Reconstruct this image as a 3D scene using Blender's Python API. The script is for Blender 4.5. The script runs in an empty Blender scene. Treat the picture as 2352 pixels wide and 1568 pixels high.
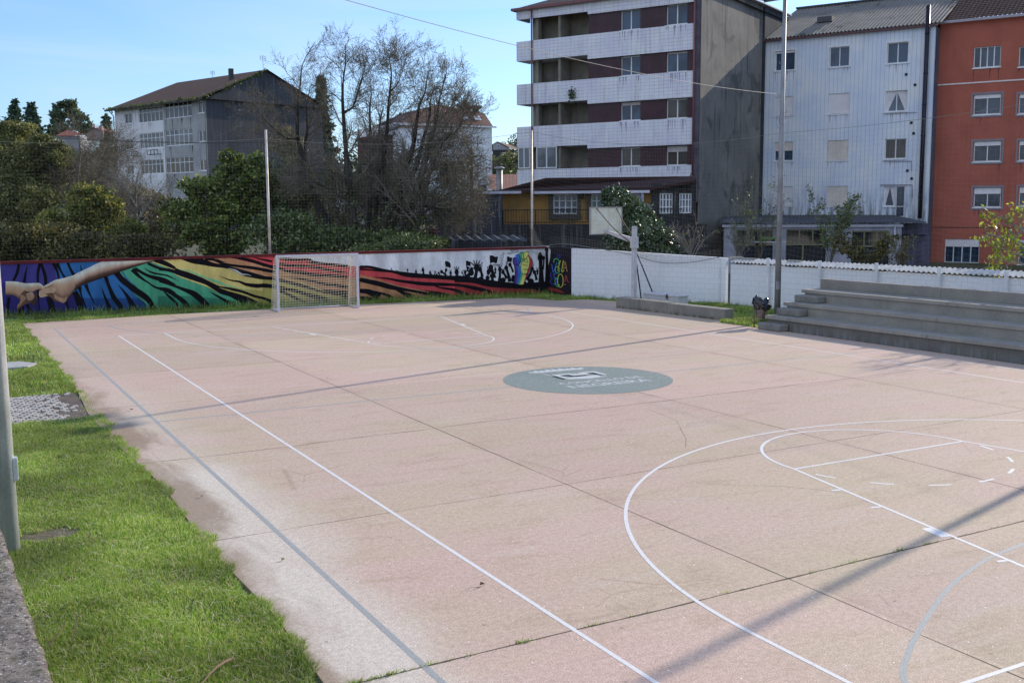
import bpy, math, random
import numpy as np
from mathutils import Vector
RNG = np.random.default_rng(7); random.seed(5)
scene = bpy.context.scene
COL = scene.collection
# ---------------------------------------------------------------- camera model (metres, court centre = origin)
CP = np.array([-12.512, -19.395, 3.760]); CR = (1.444978, 0.0064692, -0.5020057); CF = 2435.83
def _rot(rx, ry, rz):
    cx, sx, cy, sy, cz, sz = math.cos(rx), math.sin(rx), math.cos(ry), math.sin(ry), math.cos(rz), math.sin(rz)
    X = np.array([[1,0,0],[0,cx,-sx],[0,sx,cx]]); Y = np.array([[cy,0,sy],[0,1,0],[-sy,0,cy]]); Z = np.array([[cz,-sz,0],[sz,cz,0],[0,0,1]])
    return Z @ Y @ X
CM = _rot(*CR)
def ray(u, v): return CM @ np.array([(u-1176)/CF, -(v-784)/CF, -1.0])
def G(u, v, z=0.0):
    d = ray(u, v); return CP + (z-CP[2])/d[2]*d
def DP(u, v, D): return CP + ray(u, v)*D
def src(x, y): return (x*0.57422, y*0.57422)
def zm(x0, y0, s): return lambda x, y: ((x0+x/s)*0.57422, (y0+y/s)*0.57422)
z3 = zm(1900,700,2.24); z4 = zm(2800,700,1.8148); z5 = zm(2000,0,1.96); z6 = zm(2900,0,1.7425)
z7 = zm(0,200,1.845); z8 = zm(1000,150,1.7425); zA = zm(0,1020,5.8075); zB = zm(300,1020,5.8075)
zC = zm(640,1000,4.9); zD = zm(1050,990,5.2267); zE = zm(1400,980,4.704); zG = zm(1850,950,4.704)
zL = zm(440,260,3.564); zW = zm(1500,350,2.4129); zS = zm(2800,850,2.94); zR = zm(3600,780,4.48); zH = zm(0,350,3.919)
# ---------------------------------------------------------------- colour helpers
def lin(c):
    c = c/255.0
    return c/12.92 if c <= 0.04045 else ((c+0.055)/1.055)**2.4
SHF = (0.29, 0.365, 0.515)      # how bright a white surface reads under the open sky alone
LTF = (1.25, 1.15, 1.05)      # ... and in full sun
def sh(r, g, b, k=1.0): return tuple(min(0.82, lin(c)/f*k) for c, f in zip((r,g,b), SHF))
def lt(r, g, b, k=1.0): return tuple(min(0.82, lin(c)/f*k) for c, f in zip((r,g,b), LTF))
# ---------------------------------------------------------------- material node helpers
class NT:
    def __init__(s, name):
        s.m = bpy.data.materials.new(name); s.m.use_nodes = True; s.t = s.m.node_tree; s.t.nodes.clear()
        s.out = s.t.nodes.new('ShaderNodeOutputMaterial'); s.b = s.t.nodes.new('ShaderNodeBsdfPrincipled')
        s.t.links.new(s.b.outputs[0], s.out.inputs[0])
        s.geo = s.t.nodes.new('ShaderNodeNewGeometry'); s.pos = s.geo.outputs['Position']
    def put(s, inp, v):
        if isinstance(v, bpy.types.NodeSocket): s.t.links.new(v, inp)
        elif v is not None:
            if hasattr(inp.default_value, '__len__') and not hasattr(v, '__len__'): v = (v,)*len(inp.default_value)
            if hasattr(v, '__len__') and len(inp.default_value) == 4 and len(v) == 3: v = (*v, 1)
            inp.default_value = v
    def n(s, typ, ins={}, **kw):
        nd = s.t.nodes.new(typ)
        for k, v in kw.items(): setattr(nd, k, v)
        for k, v in ins.items(): s.put(nd.inputs[k], v)
        return nd
    def ma(s, op, a, b=0.0, c=0.0, clamp=False):
        nd = s.n('ShaderNodeMath', {0:a, 1:b, 2:c}, operation=op); nd.use_clamp = clamp; return nd.outputs[0]
    def mix(s, f, a, b, mode='MIX'):
        nd = s.n('ShaderNodeMix', data_type='RGBA', blend_type=mode); s.put(nd.inputs[0], f); s.put(nd.inputs[6], a); s.put(nd.inputs[7], b); return nd.outputs[2]
    def noise(s, vec, scale, detail=3, rough=.55, dist=0):
        return s.n('ShaderNodeTexNoise', {'Vector':vec,'Scale':scale,'Detail':detail,'Roughness':rough,'Distortion':dist}).outputs[0]
    def rmp(s, f, lo, hi, a=0.0, b=1.0):
        nd = s.n('ShaderNodeMapRange', {0:f,1:lo,2:hi,3:a,4:b}); nd.clamp = True; nd.interpolation_type = 'SMOOTHSTEP'; return nd.outputs[0]
    def scl(s, vec, v):
        return s.n('ShaderNodeVectorMath', {0:vec,1:v}, operation='MULTIPLY').outputs[0]
    def rotz(s, vec, a):
        return s.n('ShaderNodeVectorRotate', {'Vector':vec,'Angle':a}, rotation_type='Z_AXIS').outputs[0] if a else vec
    def xyz(s, vec): return s.n('ShaderNodeSeparateXYZ', {0:vec}).outputs
    def comb(s, x, y, z=0.0): return s.n('ShaderNodeCombineXYZ', {0:x,1:y,2:z}).outputs[0]
    def bump(s, h, st=.3, d=.02):
        nd = s.n('ShaderNodeBump', {'Height':h,'Strength':st,'Distance':d}); s.t.links.new(nd.outputs[0], s.b.inputs['Normal'])
MATS = {}
def M(name, c1=(.4,.4,.4), c2=None, ns=1.2, rough=.85, streak=0, streakcol=(.02,.022,.02), grid=None, ang=0, bump=.15, metal=0, fine=.15, spec=.3, stain=None, ribs=None, lowmoss=None):
    """general weathered surface: two tones by noise, fine grain, dark vertical streaks, joints of a tile/block grid, ribs"""
    if name in MATS: return MATS[name]
    t = NT(name); p = t.pos
    c2 = c2 or tuple(x*.8 for x in c1)
    f = t.rmp(t.noise(p, ns, 5, .6), .3, .7)
    c = t.mix(f, c1, c2)
    g = t.noise(p, 35, 3, .7)
    c = t.mix(fine, c, t.mix(t.rmp(g, .35, .65), tuple(x*.45 for x in c1), tuple(min(.9, x*1.5) for x in c1)))
    pr = t.rotz(p, -ang); o = t.xyz(pr)
    hgt = g
    if grid:
        w, h, lc, lw, off = grid
        bt = t.n('ShaderNodeTexBrick', {'Vector':t.comb(o[0], o[2]),'Color1':(1,1,1,1),'Color2':(.93,.93,.93,1),'Mortar':(0,0,0,1),'Scale':1,'Mortar Size':lw,'Mortar Smooth':.1,'Brick Width':w,'Row Height':h}); bt.offset = off
        gm = t.ma('SUBTRACT', 1, bt.outputs[1]); fade = t.rmp(t.noise(p, 1.3, 5, .7), .42, .62, .06, .8)
        c = t.mix(t.ma('MULTIPLY', bt.outputs[1], fade), t.mix(.25, c, bt.outputs[0], 'MULTIPLY'), lc); hgt = gm
    if ribs:
        per, amt = ribs
        w = t.ma('FRACT', t.ma('DIVIDE', o[0], per)); rm = t.rmp(t.ma('ABSOLUTE', t.ma('SUBTRACT', w, .5)), .02, .12, 1, 0)
        c = t.mix(t.ma('MULTIPLY', rm, amt), c, tuple(x*.35 for x in c1))
    if streak:
        sv = t.scl(pr, (2.2, 2.2, .16)); s1 = t.noise(sv, 1.6, 5, .65); s2 = t.noise(p, .35, 2)
        c = t.mix(t.ma('MULTIPLY', t.ma('MULTIPLY', t.rmp(s1, .48, .72), t.rmp(s2, .35, .6)), streak), c, streakcol)
    if lowmoss:
        z0, z1, mc = lowmoss
        sv = t.noise(t.scl(pr, (3, 3, .3)), 1.5, 5, .7)
        c = t.mix(t.ma('MULTIPLY', t.rmp(o[2], z0, z1, 1, 0), t.rmp(sv, .42, .6)), c, mc)
    if stain: c = t.mix(t.rmp(t.noise(p, stain[0], 4, .6, .5), stain[1], stain[1]+.12), c, stain[2])
    t.put(t.b.inputs['Base Color'], c); t.b.inputs['Roughness'].default_value = rough; t.b.inputs['Metallic'].default_value = metal
    t.b.inputs['Specular IOR Level'].default_value = spec
    if bump: t.bump(hgt, bump, .02)
    MATS[name] = t.m; return t.m
def PLAIN(name, c=(.5,.5,.5), rough=.6, metal=0, spec=.4, var=.12):
    return M(name, c, tuple(x*(1-var*1.5) for x in c), ns=2.5, rough=rough, metal=metal, spec=spec, fine=var*.6, bump=.05)
def GLASS(name, c=(.035,.055,.085), rough=.06):
    if name in MATS: return MATS[name]
    t = NT(name); f = t.noise(t.pos, .6, 2)
    t.put(t.b.inputs['Base Color'], t.mix(t.rmp(f,.4,.6), c, tuple(x*.5 for x in c))); t.b.inputs['Roughness'].default_value = rough
    t.b.inputs['Specular IOR Level'].default_value = .5; t.bump(t.noise(t.pos, .9, 1), .03, .05)
    MATS[name] = t.m; return t.m
def LEAF(name, cols=((.1,.1,.1),), trans=.35, rough=.45, spec=.35):
    """foliage: one random tone per leaf, some light passes through"""
    if name in MATS: return MATS[name]
    t = NT(name); r = t.geo.outputs['Random Per Island']
    cr = t.n('ShaderNodeValToRGB', {0:r}); e = cr.color_ramp.elements
    while len(e) > 1: e.remove(e[0])
    for i, c in enumerate(cols):
        k = e[0] if i == 0 else e.new(i/(len(cols)-1)); k.position = i/(len(cols)-1); k.color = (*c, 1)
    big = t.rmp(t.noise(t.pos, .5, 3), .3, .7, .6, 1.25)
    c = t.mix(1, cr.outputs[0], t.comb(big, big, big), 'MULTIPLY')
    t.put(t.b.inputs['Base Color'], c); t.b.inputs['Roughness'].default_value = rough; t.b.inputs['Specular IOR Level'].default_value = spec
    tr = t.n('ShaderNodeBsdfTranslucent', {'Color':t.mix(.5, c, t.mix(1, c, (1.6,1.5,.6,1), 'MULTIPLY'))}); mx = t.n('ShaderNodeMixShader', {0:trans})
    t.t.links.new(t.b.outputs[0], mx.inputs[1]); t.t.links.new(tr.outputs[0], mx.inputs[2]); t.t.links.new(mx.outputs[0], t.out.inputs[0])
    MATS[name] = t.m; return t.m
# ---------------------------------------------------------------- object helpers
def tag(o, label=None, cat=None, group=None, kind=None):
    for k, v in (('label',label),('category',cat),('group',group),('kind',kind)):
        if v: o[k] = v
    return o
def empty(name, loc, label=None, cat=None, group=None):
    o = bpy.data.objects.new(name, None); COL.objects.link(o); o.location = Vector([float(x) for x in loc]); o.empty_display_size = .2
    return tag(o, label, cat, group)
def world_of(o):
    v = Vector((0,0,0))
    while o: v += o.location; o = o.parent
    return np.array(v)
def bulk(name, V, F, mats, parent=None, smooth=False, loc=None, mi=None, colors=None):
    """V (n,3) world coordinates, F list of faces or an int array"""
    V = np.asarray(V, float)
    base = world_of(parent) if parent else np.array([0,0,0.])
    if loc is None: loc = np.array([0,0,0.]) if parent else np.array([V[:,0].mean(), V[:,1].mean(), V[:,2].min()])
    me = bpy.data.meshes.new(name)
    L = V - base - loc
    if isinstance(F, np.ndarray):
        nf, k = F.shape; flat = F.ravel(); st = np.arange(nf)*k
    else:
        nf = len(F); sz = np.array([len(f) for f in F]); flat = np.fromiter((i for f in F for i in f), int); st = np.concatenate([[0], np.cumsum(sz)[:-1]])
    me.vertices.add(len(V)); me.vertices.foreach_set('co', L.astype(np.float32).ravel())
    me.loops.add(len(flat)); me.loops.foreach_set('vertex_index', flat.astype(np.int32))
    me.polygons.add(nf); me.polygons.foreach_set('loop_start', st.astype(np.int32))
    for m in (mats if isinstance(mats, (list,tuple)) else [mats]): me.materials.append(m)
    if mi is not None: me.polygons.foreach_set('material_index', np.asarray(mi, np.int32))
    me.update(calc_edges=True)
    me.polygons.foreach_set('use_smooth', np.full(nf, bool(smooth)))
    if colors is not None:
        ca = me.color_attributes.new('Col', 'FLOAT_COLOR', 'POINT'); ca.data.foreach_set('color', np.c_[colors, np.ones(len(V))].astype(np.float32).ravel())
    o = bpy.data.objects.new(name, me); COL.objects.link(o); o.location = Vector([float(x) for x in loc])
    if parent: o.parent = parent
    return o
class MB:
    def __init__(s): s.v = []; s.f = []; s.m = []
    def add(s, vs, fs, m=0):
        b = len(s.v); s.v += [tuple(map(float, p)) for p in vs]; s.f += [tuple(b+i for i in f) for f in fs]; s.m += [m]*len(fs); return s
    def hexa(s, p, m=0):  # p: 4 bottom, 4 top
        return s.add(p, [(3,2,1,0),(4,5,6,7),(0,1,5,4),(1,2,6,5),(2,3,7,6),(3,0,4,7)], m)
    def box(s, x0, x1, y0, y1, z0, z1, m=0, rz=0, c=None):
        P = [(x0,y0),(x1,y0),(x1,y1),(x0,y1)]
        if rz:
            cx, cy = c or ((x0+x1)/2, (y0+y1)/2); co, si = math.cos(rz), math.sin(rz)
            P = [(cx+(x-cx)*co-(y-cy)*si, cy+(x-cx)*si+(y-cy)*co) for x, y in P]
        return s.hexa([(x,y,z0) for x,y in P]+[(x,y,z1) for x,y in P], m)
    def quad(s, a, b, c, d, m=0): return s.add([a,b,c,d], [(0,1,2,3)], m)
    def poly(s, pts, m=0): return s.add(pts, [tuple(range(len(pts)))], m)
    def prism(s, pts, z0, z1, m=0):
        n = len(pts); V = [(x,y,z0) for x,y in pts]+[(x,y,z1) for x,y in pts]
        return s.add(V, [tuple(range(n-1,-1,-1)), tuple(range(n,2*n))]+[(i,(i+1)%n,n+(i+1)%n,n+i) for i in range(n)], m)
    def tube(s, path, r, n=8, m=0, caps=True):
        P = np.array(path, float); K = len(P); r = np.broadcast_to(np.array(r, float), (K,))
        T = np.gradient(P, axis=0); T /= np.linalg.norm(T, axis=1)[:,None]+1e-12
        ref = np.array([0,0,1.]) if abs(T[0,2]) < .9 else np.array([1.,0,0])
        V = []
        for k in range(K):
            a = np.cross(T[k], ref); a /= np.linalg.norm(a)+1e-12; b = np.cross(T[k], a)
            for j in range(n):
                th = 2*math.pi*j/n; V.append(P[k]+r[k]*(math.cos(th)*a+math.sin(th)*b))
        Fs = [(k*n+j, k*n+(j+1)%n, (k+1)*n+(j+1)%n, (k+1)*n+j) for k in range(K-1) for j in range(n)]
        if caps: Fs += [tuple(range(n-1,-1,-1)), tuple((K-1)*n+j for j in range(n))]
        return s.add(V, Fs, m)
    def beam(s, a, b, w, h, m=0):
        a = np.array(a, float); b = np.array(b, float); t = b-a; t /= np.linalg.norm(t)
        up = np.array([0,0,1.]) if abs(t[2]) < .95 else np.array([0,1.,0])
        x = np.cross(t, up); x /= np.linalg.norm(x); y = np.cross(x, t)
        q = lambda p: [p-x*w/2-y*h/2, p+x*w/2-y*h/2, p+x*w/2+y*h/2, p-x*w/2+y*h/2]
        A, B = q(a), q(b)
        return s.add(A+B, [(0,1,2,3),(7,6,5,4),(0,4,5,1),(1,5,6,2),(2,6,7,3),(3,7,4,0)], m)
    def build(s, name, mats, parent=None, smooth=False, bevel=0, loc=None):
        o = bulk(name, s.v, s.f, mats, parent, smooth, loc, s.m)
        if bevel:
            b = o.modifiers.new('b', 'BEVEL'); b.width = bevel; b.segments = 2; b.limit_method = 'ANGLE'
        return o
class Fc:
    """a vertical facade plane running from pixel column uL at depth DL to uR at depth DR; s along it, z up, off towards the viewer"""
    def __init__(s, uL, DL, uR, DR):
        a, b = DP(uL, 480, DL), DP(uR, 480, DR); s.a = a[:2]; s.d = (b-a)[:2]; s.L = np.hypot(*s.d); s.d = s.d/s.L
        s.n = np.array([s.d[1], -s.d[0]]); s.ang = math.atan2(s.d[1], s.d[0])
    def sz(s, u, v, off=0):
        r = ray(u, v); q = s.a+s.n*off; t = ((q-CP[:2]) @ s.n)/(r[:2] @ s.n); P = CP+t*r
        return float((P[:2]-q) @ s.d), float(P[2])
    def p(s, sv, z, off=0):
        q = s.a+s.d*sv+s.n*off; return (q[0], q[1], z)
    def box(s, mb, s0, s1, z0, z1, o0, o1, m=0):
        return mb.hexa([s.p(s0,z0,o1), s.p(s1,z0,o1), s.p(s1,z0,o0), s.p(s0,z0,o0), s.p(s0,z1,o1), s.p(s1,z1,o1), s.p(s1,z1,o0), s.p(s0,z1,o0)], m)
    def rect(s, zf, x0, y0, x1, y1, off=0):
        """pixel box in a zoom -> (s0, s1, z0, z1)"""
        xm, ym = (x0+x1)/2, (y0+y1)/2
        return (s.sz(*zf(x0,ym), off)[0], s.sz(*zf(x1,ym), off)[0], s.sz(*zf(xm,y1), off)[1], s.sz(*zf(xm,y0), off)[1])
    def wall(s, mb, s0, s1, z0, z1, holes, off=0, depth=.14, m=0):
        """wall sheet with real openings and reveals"""
        S = sorted({s0, s1, *[h[0] for h in holes], *[h[1] for h in holes]}); Z = sorted({z0, z1, *[h[2] for h in holes], *[h[3] for h in holes]})
        S = [x for x in S if s0 <= x <= s1]; Z = [x for x in Z if z0 <= x <= z1]
        for i in range(len(S)-1):
            for j in range(len(Z)-1):
                cs, cz = (S[i]+S[i+1])/2, (Z[j]+Z[j+1])/2
                if any(h[0] < cs < h[1] and h[2] < cz < h[3] for h in holes): continue
                mb.quad(s.p(S[i],Z[j],off), s.p(S[i+1],Z[j],off), s.p(S[i+1],Z[j+1],off), s.p(S[i],Z[j+1],off), m)
        for a, b, c, d in holes:
            o = off; q = off-depth
            mb.quad(s.p(a,c,o), s.p(a,d,o), s.p(a,d,q), s.p(a,c,q), m); mb.quad(s.p(b,c,o), s.p(b,c,q), s.p(b,d,q), s.p(b,d,o), m)
            mb.quad(s.p(a,c,o), s.p(a,c,q), s.p(b,c,q), s.p(b,c,o), m); mb.quad(s.p(a,d,o), s.p(b,d,o), s.p(b,d,q), s.p(a,d,q), m)
    def window(s, parent, h, off=0, depth=.14, fm=None, gm=None, cols=2, rows=(), blind=0, blm=None, fw=.05, label=None, sill=0, name='window', curtain=None):
        """frame mesh (window) with a pane, and a blind where drawn, set in the opening h"""
        a, b, c, d = h; q = off-depth
        mb = MB()
        s.box(mb, a, b, c, c+fw, q+.01, q+.07); s.box(mb, a, b, d-fw, d, q+.01, q+.07)
        s.box(mb, a, a+fw, c+fw, d-fw, q+.01, q+.07); s.box(mb, b-fw, b, c+fw, d-fw, q+.01, q+.07)
        for k in range(1, cols):
            x = a+(b-a)*k/cols; s.box(mb, x-fw*.6, x+fw*.6, c+fw, d-fw, q+.012, q+.065)
        for r in rows:
            z = c+(d-c)*r; s.box(mb, a+fw, b-fw, z-fw*.4, z+fw*.4, q+.014, q+.06)
        if sill: s.box(mb, a-.06, b+.06, c-.07, c-.002, off-.02, off+sill)
        w = mb.build(name, fm, parent)
        if label: w['label'] = label
        g = MB(); s.box(g, a+fw*.5, b-fw*.5, c+fw*.5, d-fw*.5, q+.02, q+.034); g.build('pane', gm, w)
        if blind:
            g = MB(); zb = d-(d-c)*blind; s.box(g, a+.01, b-.01, zb, d-.01, q+.075, q+.1)
            n = max(3, int((d-zb)/.06))
            for i in range(n): zz = zb+(d-.01-zb)*i/n; s.box(g, a+.012, b-.012, zz, zz+.035, q+.1, q+.108)
            g.build('blind', blm, w)
        if curtain:
            for side in (0, 1):
                g = MB(); P = []
                for i in range(7):
                    z = d-fw-(d-c-2*fw)*i/6; k = (.5-.07*i) if i < 6 else .09
                    k = max(.1, k); x0, x1 = (a+fw, a+fw+(b-a-2*fw)*k) if side == 0 else (b-fw-(b-a-2*fw)*k, b-fw); P.append((x0, x1, z))
                for i in range(6):
                    A, B = P[i], P[i+1]; g.quad(s.p(B[0],B[2],q+.037), s.p(B[1],B[2],q+.037), s.p(A[1],A[2],q+.037), s.p(A[0],A[2],q+.037))
                g.build('curtain', curtain, w)
        return w
def drips(F_, parent, holes, off, col, name, n=6, lmin=.25, lmax=.9, wmax=.09, seed=5):
    """thin tapering dirt runs below sills, a hair proud of the wall"""
    rd = random.Random(seed); b = MB()
    for i, (a, c, z0, z1) in enumerate(holes):
        for k in range(n):
            x = a+(c-a)*rd.random(); w_ = wmax*(.3+.7*rd.random()); L = lmin+(lmax-lmin)*rd.random()**2; o = off+.0015+.0003*k; zt = z0-.08
            b.add([F_.p(x-w_/2, zt, o), F_.p(x-w_*.2, zt-L*.6, o), F_.p(x, zt-L, o), F_.p(x+w_*.25, zt-L*.6, o), F_.p(x+w_/2, zt, o)], [(0,1,2,3,4)])
    o_ = b.build('dirt_streaks', M(name, col, tuple(x*.7 for x in col), ns=5, fine=.2), parent); o_['kind'] = 'stuff'; return o_
def catmull(P, n=6):
    P = np.array(P, float); Q = np.vstack([2*P[0]-P[1], P, 2*P[-1]-P[-2]]); out = []
    for i in range(1, len(Q)-2):
        for t in np.linspace(0, 1, n, endpoint=False):
            out.append(.5*((2*Q[i])+(-Q[i-1]+Q[i+1])*t+(2*Q[i-1]-5*Q[i]+4*Q[i+1]-Q[i+2])*t*t+(-Q[i-1]+3*Q[i]-3*Q[i+1]+Q[i+2])*t**3))
    out.append(Q[-2]); return np.array(out)
# ---------------------------------------------------------------- vegetation helpers (vectorised)
def tubes(P, R, n=4):
    N, K, _ = P.shape
    T = np.gradient(P, axis=1); T /= np.linalg.norm(T, axis=2)[...,None]+1e-9
    ref = np.tile(np.array([.3,.2,1.]), (N,K,1)); a = np.cross(T, ref); a /= np.linalg.norm(a, axis=2)[...,None]+1e-9; b = np.cross(T, a)
    th = np.arange(n)*2*math.pi/n
    V = P[:,:,None,:]+R[:,:,None,None]*(np.cos(th)[None,None,:,None]*a[:,:,None,:]+np.sin(th)[None,None,:,None]*b[:,:,None,:])
    idx = np.arange(N*K*n).reshape(N,K,n); nx = np.roll(idx, -1, axis=2)
    F = np.stack([idx[:,:-1], nx[:,:-1], nx[:,1:], idx[:,1:]], -1).reshape(-1,4)
    return V.reshape(-1,3), F
def grow(P, R, m, L, ang=.7, K2=5, up=.3, jit=.12, t0=.2, rr=.5, tip=.15, rng=RNG, minr=.004):
    N, K, _ = P.shape
    t = t0+(1-t0)*((np.arange(m)[None,:]+rng.random((N,m)))/m); t = np.clip(t, 0, .999)
    x = t*(K-1); i = x.astype(int); f = (x-i)[...,None]; n = np.arange(N)[:,None]
    S = P[n,i]*(1-f)+P[n,i+1]*f; T = P[n,i+1]-P[n,i]; T /= np.linalg.norm(T, axis=2)[...,None]+1e-9
    r0 = (R[n,i]*(1-f[...,0])+R[n,i+1]*f[...,0])*rr
    rd = rng.normal(size=(N,m,3)); rd -= (rd*T).sum(2)[...,None]*T; rd /= np.linalg.norm(rd, axis=2)[...,None]+1e-9
    aa = ang*(.7+.6*rng.random((N,m)))[...,None]; d = np.cos(aa)*T+np.sin(aa)*rd
    ln = L*(.55+.75*rng.random((N,m)))*(1.25-.75*t)
    Q = np.zeros((N,m,K2,3)); Q[:,:,0] = S
    for k in range(1, K2):
        d = d+rng.normal(size=d.shape)*jit+np.array([0,0,up/K2]); d /= np.linalg.norm(d, axis=2)[...,None]+1e-9
        Q[:,:,k] = Q[:,:,k-1]+d*(ln/(K2-1))[...,None]
    R2 = np.maximum(r0[...,None]*np.linspace(1, tip, K2), minr)
    return Q.reshape(-1,K2,3), R2.reshape(-1,K2)
def leafquads(C, size, rng=RNG, elong=1.6, droop=0.0, flat=0.0):
    N = len(C); s = size*(.6+.8*rng.random(N))[:,None]
    a = rng.normal(size=(N,3)); a[:,2] = a[:,2]*(1-flat)-droop; a /= np.linalg.norm(a, axis=1)[:,None]
    b = np.cross(a, rng.normal(size=(N,3))); b /= np.linalg.norm(b, axis=1)[:,None]
    nrm = np.cross(a, b)
    V = np.stack([C, C+a*s*.5*elong+b*s*.5+nrm*s*.1, C+a*s*elong, C+a*s*.5*elong-b*s*.5+nrm*s*.1], 1).reshape(-1,3)
    return V, np.arange(N*4).reshape(-1,4)
def cloud(c, r, n, rng=RNG, lumps=14, shell=.55, lr=.42):
    """points in lumps scattered through an ellipsoid, so the outline is uneven and gaps show"""
    c = np.array(c, float); r = np.array(r, float)
    d = rng.normal(size=(lumps,3)); d /= np.linalg.norm(d, axis=1)[:,None]; rad = shell+(1-shell)*rng.random(lumps)**.7
    lc = c+d*rad[:,None]*r*.72; k = rng.integers(0, lumps, n); ls = (.6+.8*rng.random(lumps))*lr
    e = rng.normal(size=(n,3)); e /= np.linalg.norm(e, axis=1)[:,None]
    return lc[k]+e*(rng.random(n)**.4)[:,None]*r*ls[k][:,None]
def merge(parts):
    V, F, o = [], [], 0
    for v, f in parts: V.append(v); F.append(f+o); o += len(v)
    return np.vstack(V), np.vstack(F)
def text_mesh(body, w, h, bold=0.0):
    """flat glyph outlines scaled to a w x h box, origin at its lower left: (verts2d, faces)"""
    cu = bpy.data.curves.new('t', 'FONT'); cu.body = body; cu.resolution_u = 2; cu.offset = bold; ob = bpy.data.objects.new('t', cu); COL.objects.link(ob)
    bpy.context.view_layer.update(); me = bpy.data.meshes.new_from_object(ob.evaluated_get(bpy.context.evaluated_depsgraph_get()))
    V = np.array([v.co[:2] for v in me.vertices]); F = [tuple(p.vertices) for p in me.polygons]
    bpy.data.objects.remove(ob); bpy.data.meshes.remove(me); bpy.data.curves.remove(cu)
    V -= V.min(0); return V*np.array([w, h])/V.max(0), F
# ================================================================ WORLD, SUN, CAMERA
SUN_AZ, SUN_EL = math.radians(16), math.radians(24.8)     # direction to the sun: azimuth from +X, elevation
w = bpy.data.worlds.new('World'); scene.world = w; w.use_nodes = True; wt = w.node_tree
sky = wt.nodes.new('ShaderNodeTexSky'); sky.sky_type = 'NISHITA'; sky.sun_disc = False; sky.sun_elevation = SUN_EL
sky.sun_rotation = math.radians(90)-SUN_AZ; sky.air_density = 1.15; sky.dust_density = .6; sky.ozone_density = 1.6; sky.altitude = 150
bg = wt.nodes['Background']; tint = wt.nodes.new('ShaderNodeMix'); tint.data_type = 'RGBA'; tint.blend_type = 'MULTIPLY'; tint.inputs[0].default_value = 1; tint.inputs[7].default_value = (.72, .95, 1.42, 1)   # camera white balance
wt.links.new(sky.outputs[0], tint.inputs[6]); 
# added cloud bank in the west and south-west, out of view, brightening shaded facades
def wn(typ, **kw):
    nd = wt.nodes.new(typ)
    for k, v in kw.items(): setattr(nd, k, v)
    return nd
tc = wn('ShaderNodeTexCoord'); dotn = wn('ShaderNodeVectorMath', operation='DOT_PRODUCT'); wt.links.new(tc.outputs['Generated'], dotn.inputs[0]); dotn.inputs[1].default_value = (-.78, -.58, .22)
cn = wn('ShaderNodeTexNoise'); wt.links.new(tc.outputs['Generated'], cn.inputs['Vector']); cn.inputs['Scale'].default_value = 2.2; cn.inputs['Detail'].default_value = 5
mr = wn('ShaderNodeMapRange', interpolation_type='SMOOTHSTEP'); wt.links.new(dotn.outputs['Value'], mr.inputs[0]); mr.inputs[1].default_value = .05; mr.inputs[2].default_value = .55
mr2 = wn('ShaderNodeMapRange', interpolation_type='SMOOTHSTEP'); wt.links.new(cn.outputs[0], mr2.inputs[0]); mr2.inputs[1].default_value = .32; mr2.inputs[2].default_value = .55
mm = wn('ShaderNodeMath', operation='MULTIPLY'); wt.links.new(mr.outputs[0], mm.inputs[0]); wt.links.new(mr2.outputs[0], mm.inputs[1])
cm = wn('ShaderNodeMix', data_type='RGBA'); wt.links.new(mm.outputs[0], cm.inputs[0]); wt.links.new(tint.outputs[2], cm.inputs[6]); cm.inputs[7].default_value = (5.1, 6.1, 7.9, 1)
# faint high wisps over the whole sky
mp = wn('ShaderNodeMapping'); wt.links.new(tc.outputs['Generated'], mp.inputs[0]); mp.inputs['Scale'].default_value = (1.2, 1.2, 9); mp.inputs['Rotation'].default_value = (.12, .2, 0)
n2 = wn('ShaderNodeTexNoise'); wt.links.new(mp.outputs[0], n2.inputs['Vector']); n2.inputs['Scale'].default_value = 2.6; n2.inputs['Detail'].default_value = 6; n2.inputs['Distortion'].default_value = .6
m3 = wn('ShaderNodeMapRange', interpolation_type='SMOOTHSTEP'); wt.links.new(n2.outputs[0], m3.inputs[0]); m3.inputs[1].default_value = .42; m3.inputs[2].default_value = .75; m3.inputs[4].default_value = .30
c3 = wn('ShaderNodeMix', data_type='RGBA'); wt.links.new(m3.outputs[0], c3.inputs[0]); wt.links.new(cm.outputs[2], c3.inputs[6]); c3.inputs[7].default_value = (5.0, 5.8, 7.2, 1)
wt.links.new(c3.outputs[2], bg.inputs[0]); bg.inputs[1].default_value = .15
sl = bpy.data.lights.new('sun', 'SUN'); sl.energy = 5.0; sl.angle = math.radians(.53); sl.color = (1, .90, .76)
so = bpy.data.objects.new('sun', sl); COL.objects.link(so); so.location = (30, 10, 20)
sd = Vector((math.cos(SUN_EL)*math.cos(SUN_AZ), math.cos(SUN_EL)*math.sin(SUN_AZ), math.sin(SUN_EL))); so.rotation_euler = sd.to_track_quat('Z', 'Y').to_euler()
cd = bpy.data.cameras.new('camera'); co = bpy.data.objects.new('camera', cd); COL.objects.link(co); scene.camera = co
co.location = Vector(CP); co.rotation_euler = CR; cd.sensor_width = 36; cd.lens = CF/2352*36; cd.clip_start = .05; cd.clip_end = 5000
scene.view_settings.view_transform = 'Standard'; scene.view_settings.look = 'None'; scene.view_settings.exposure = 0
scene.cycles.max_bounces = 6; scene.cycles.transparent_max_bounces = 8

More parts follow.
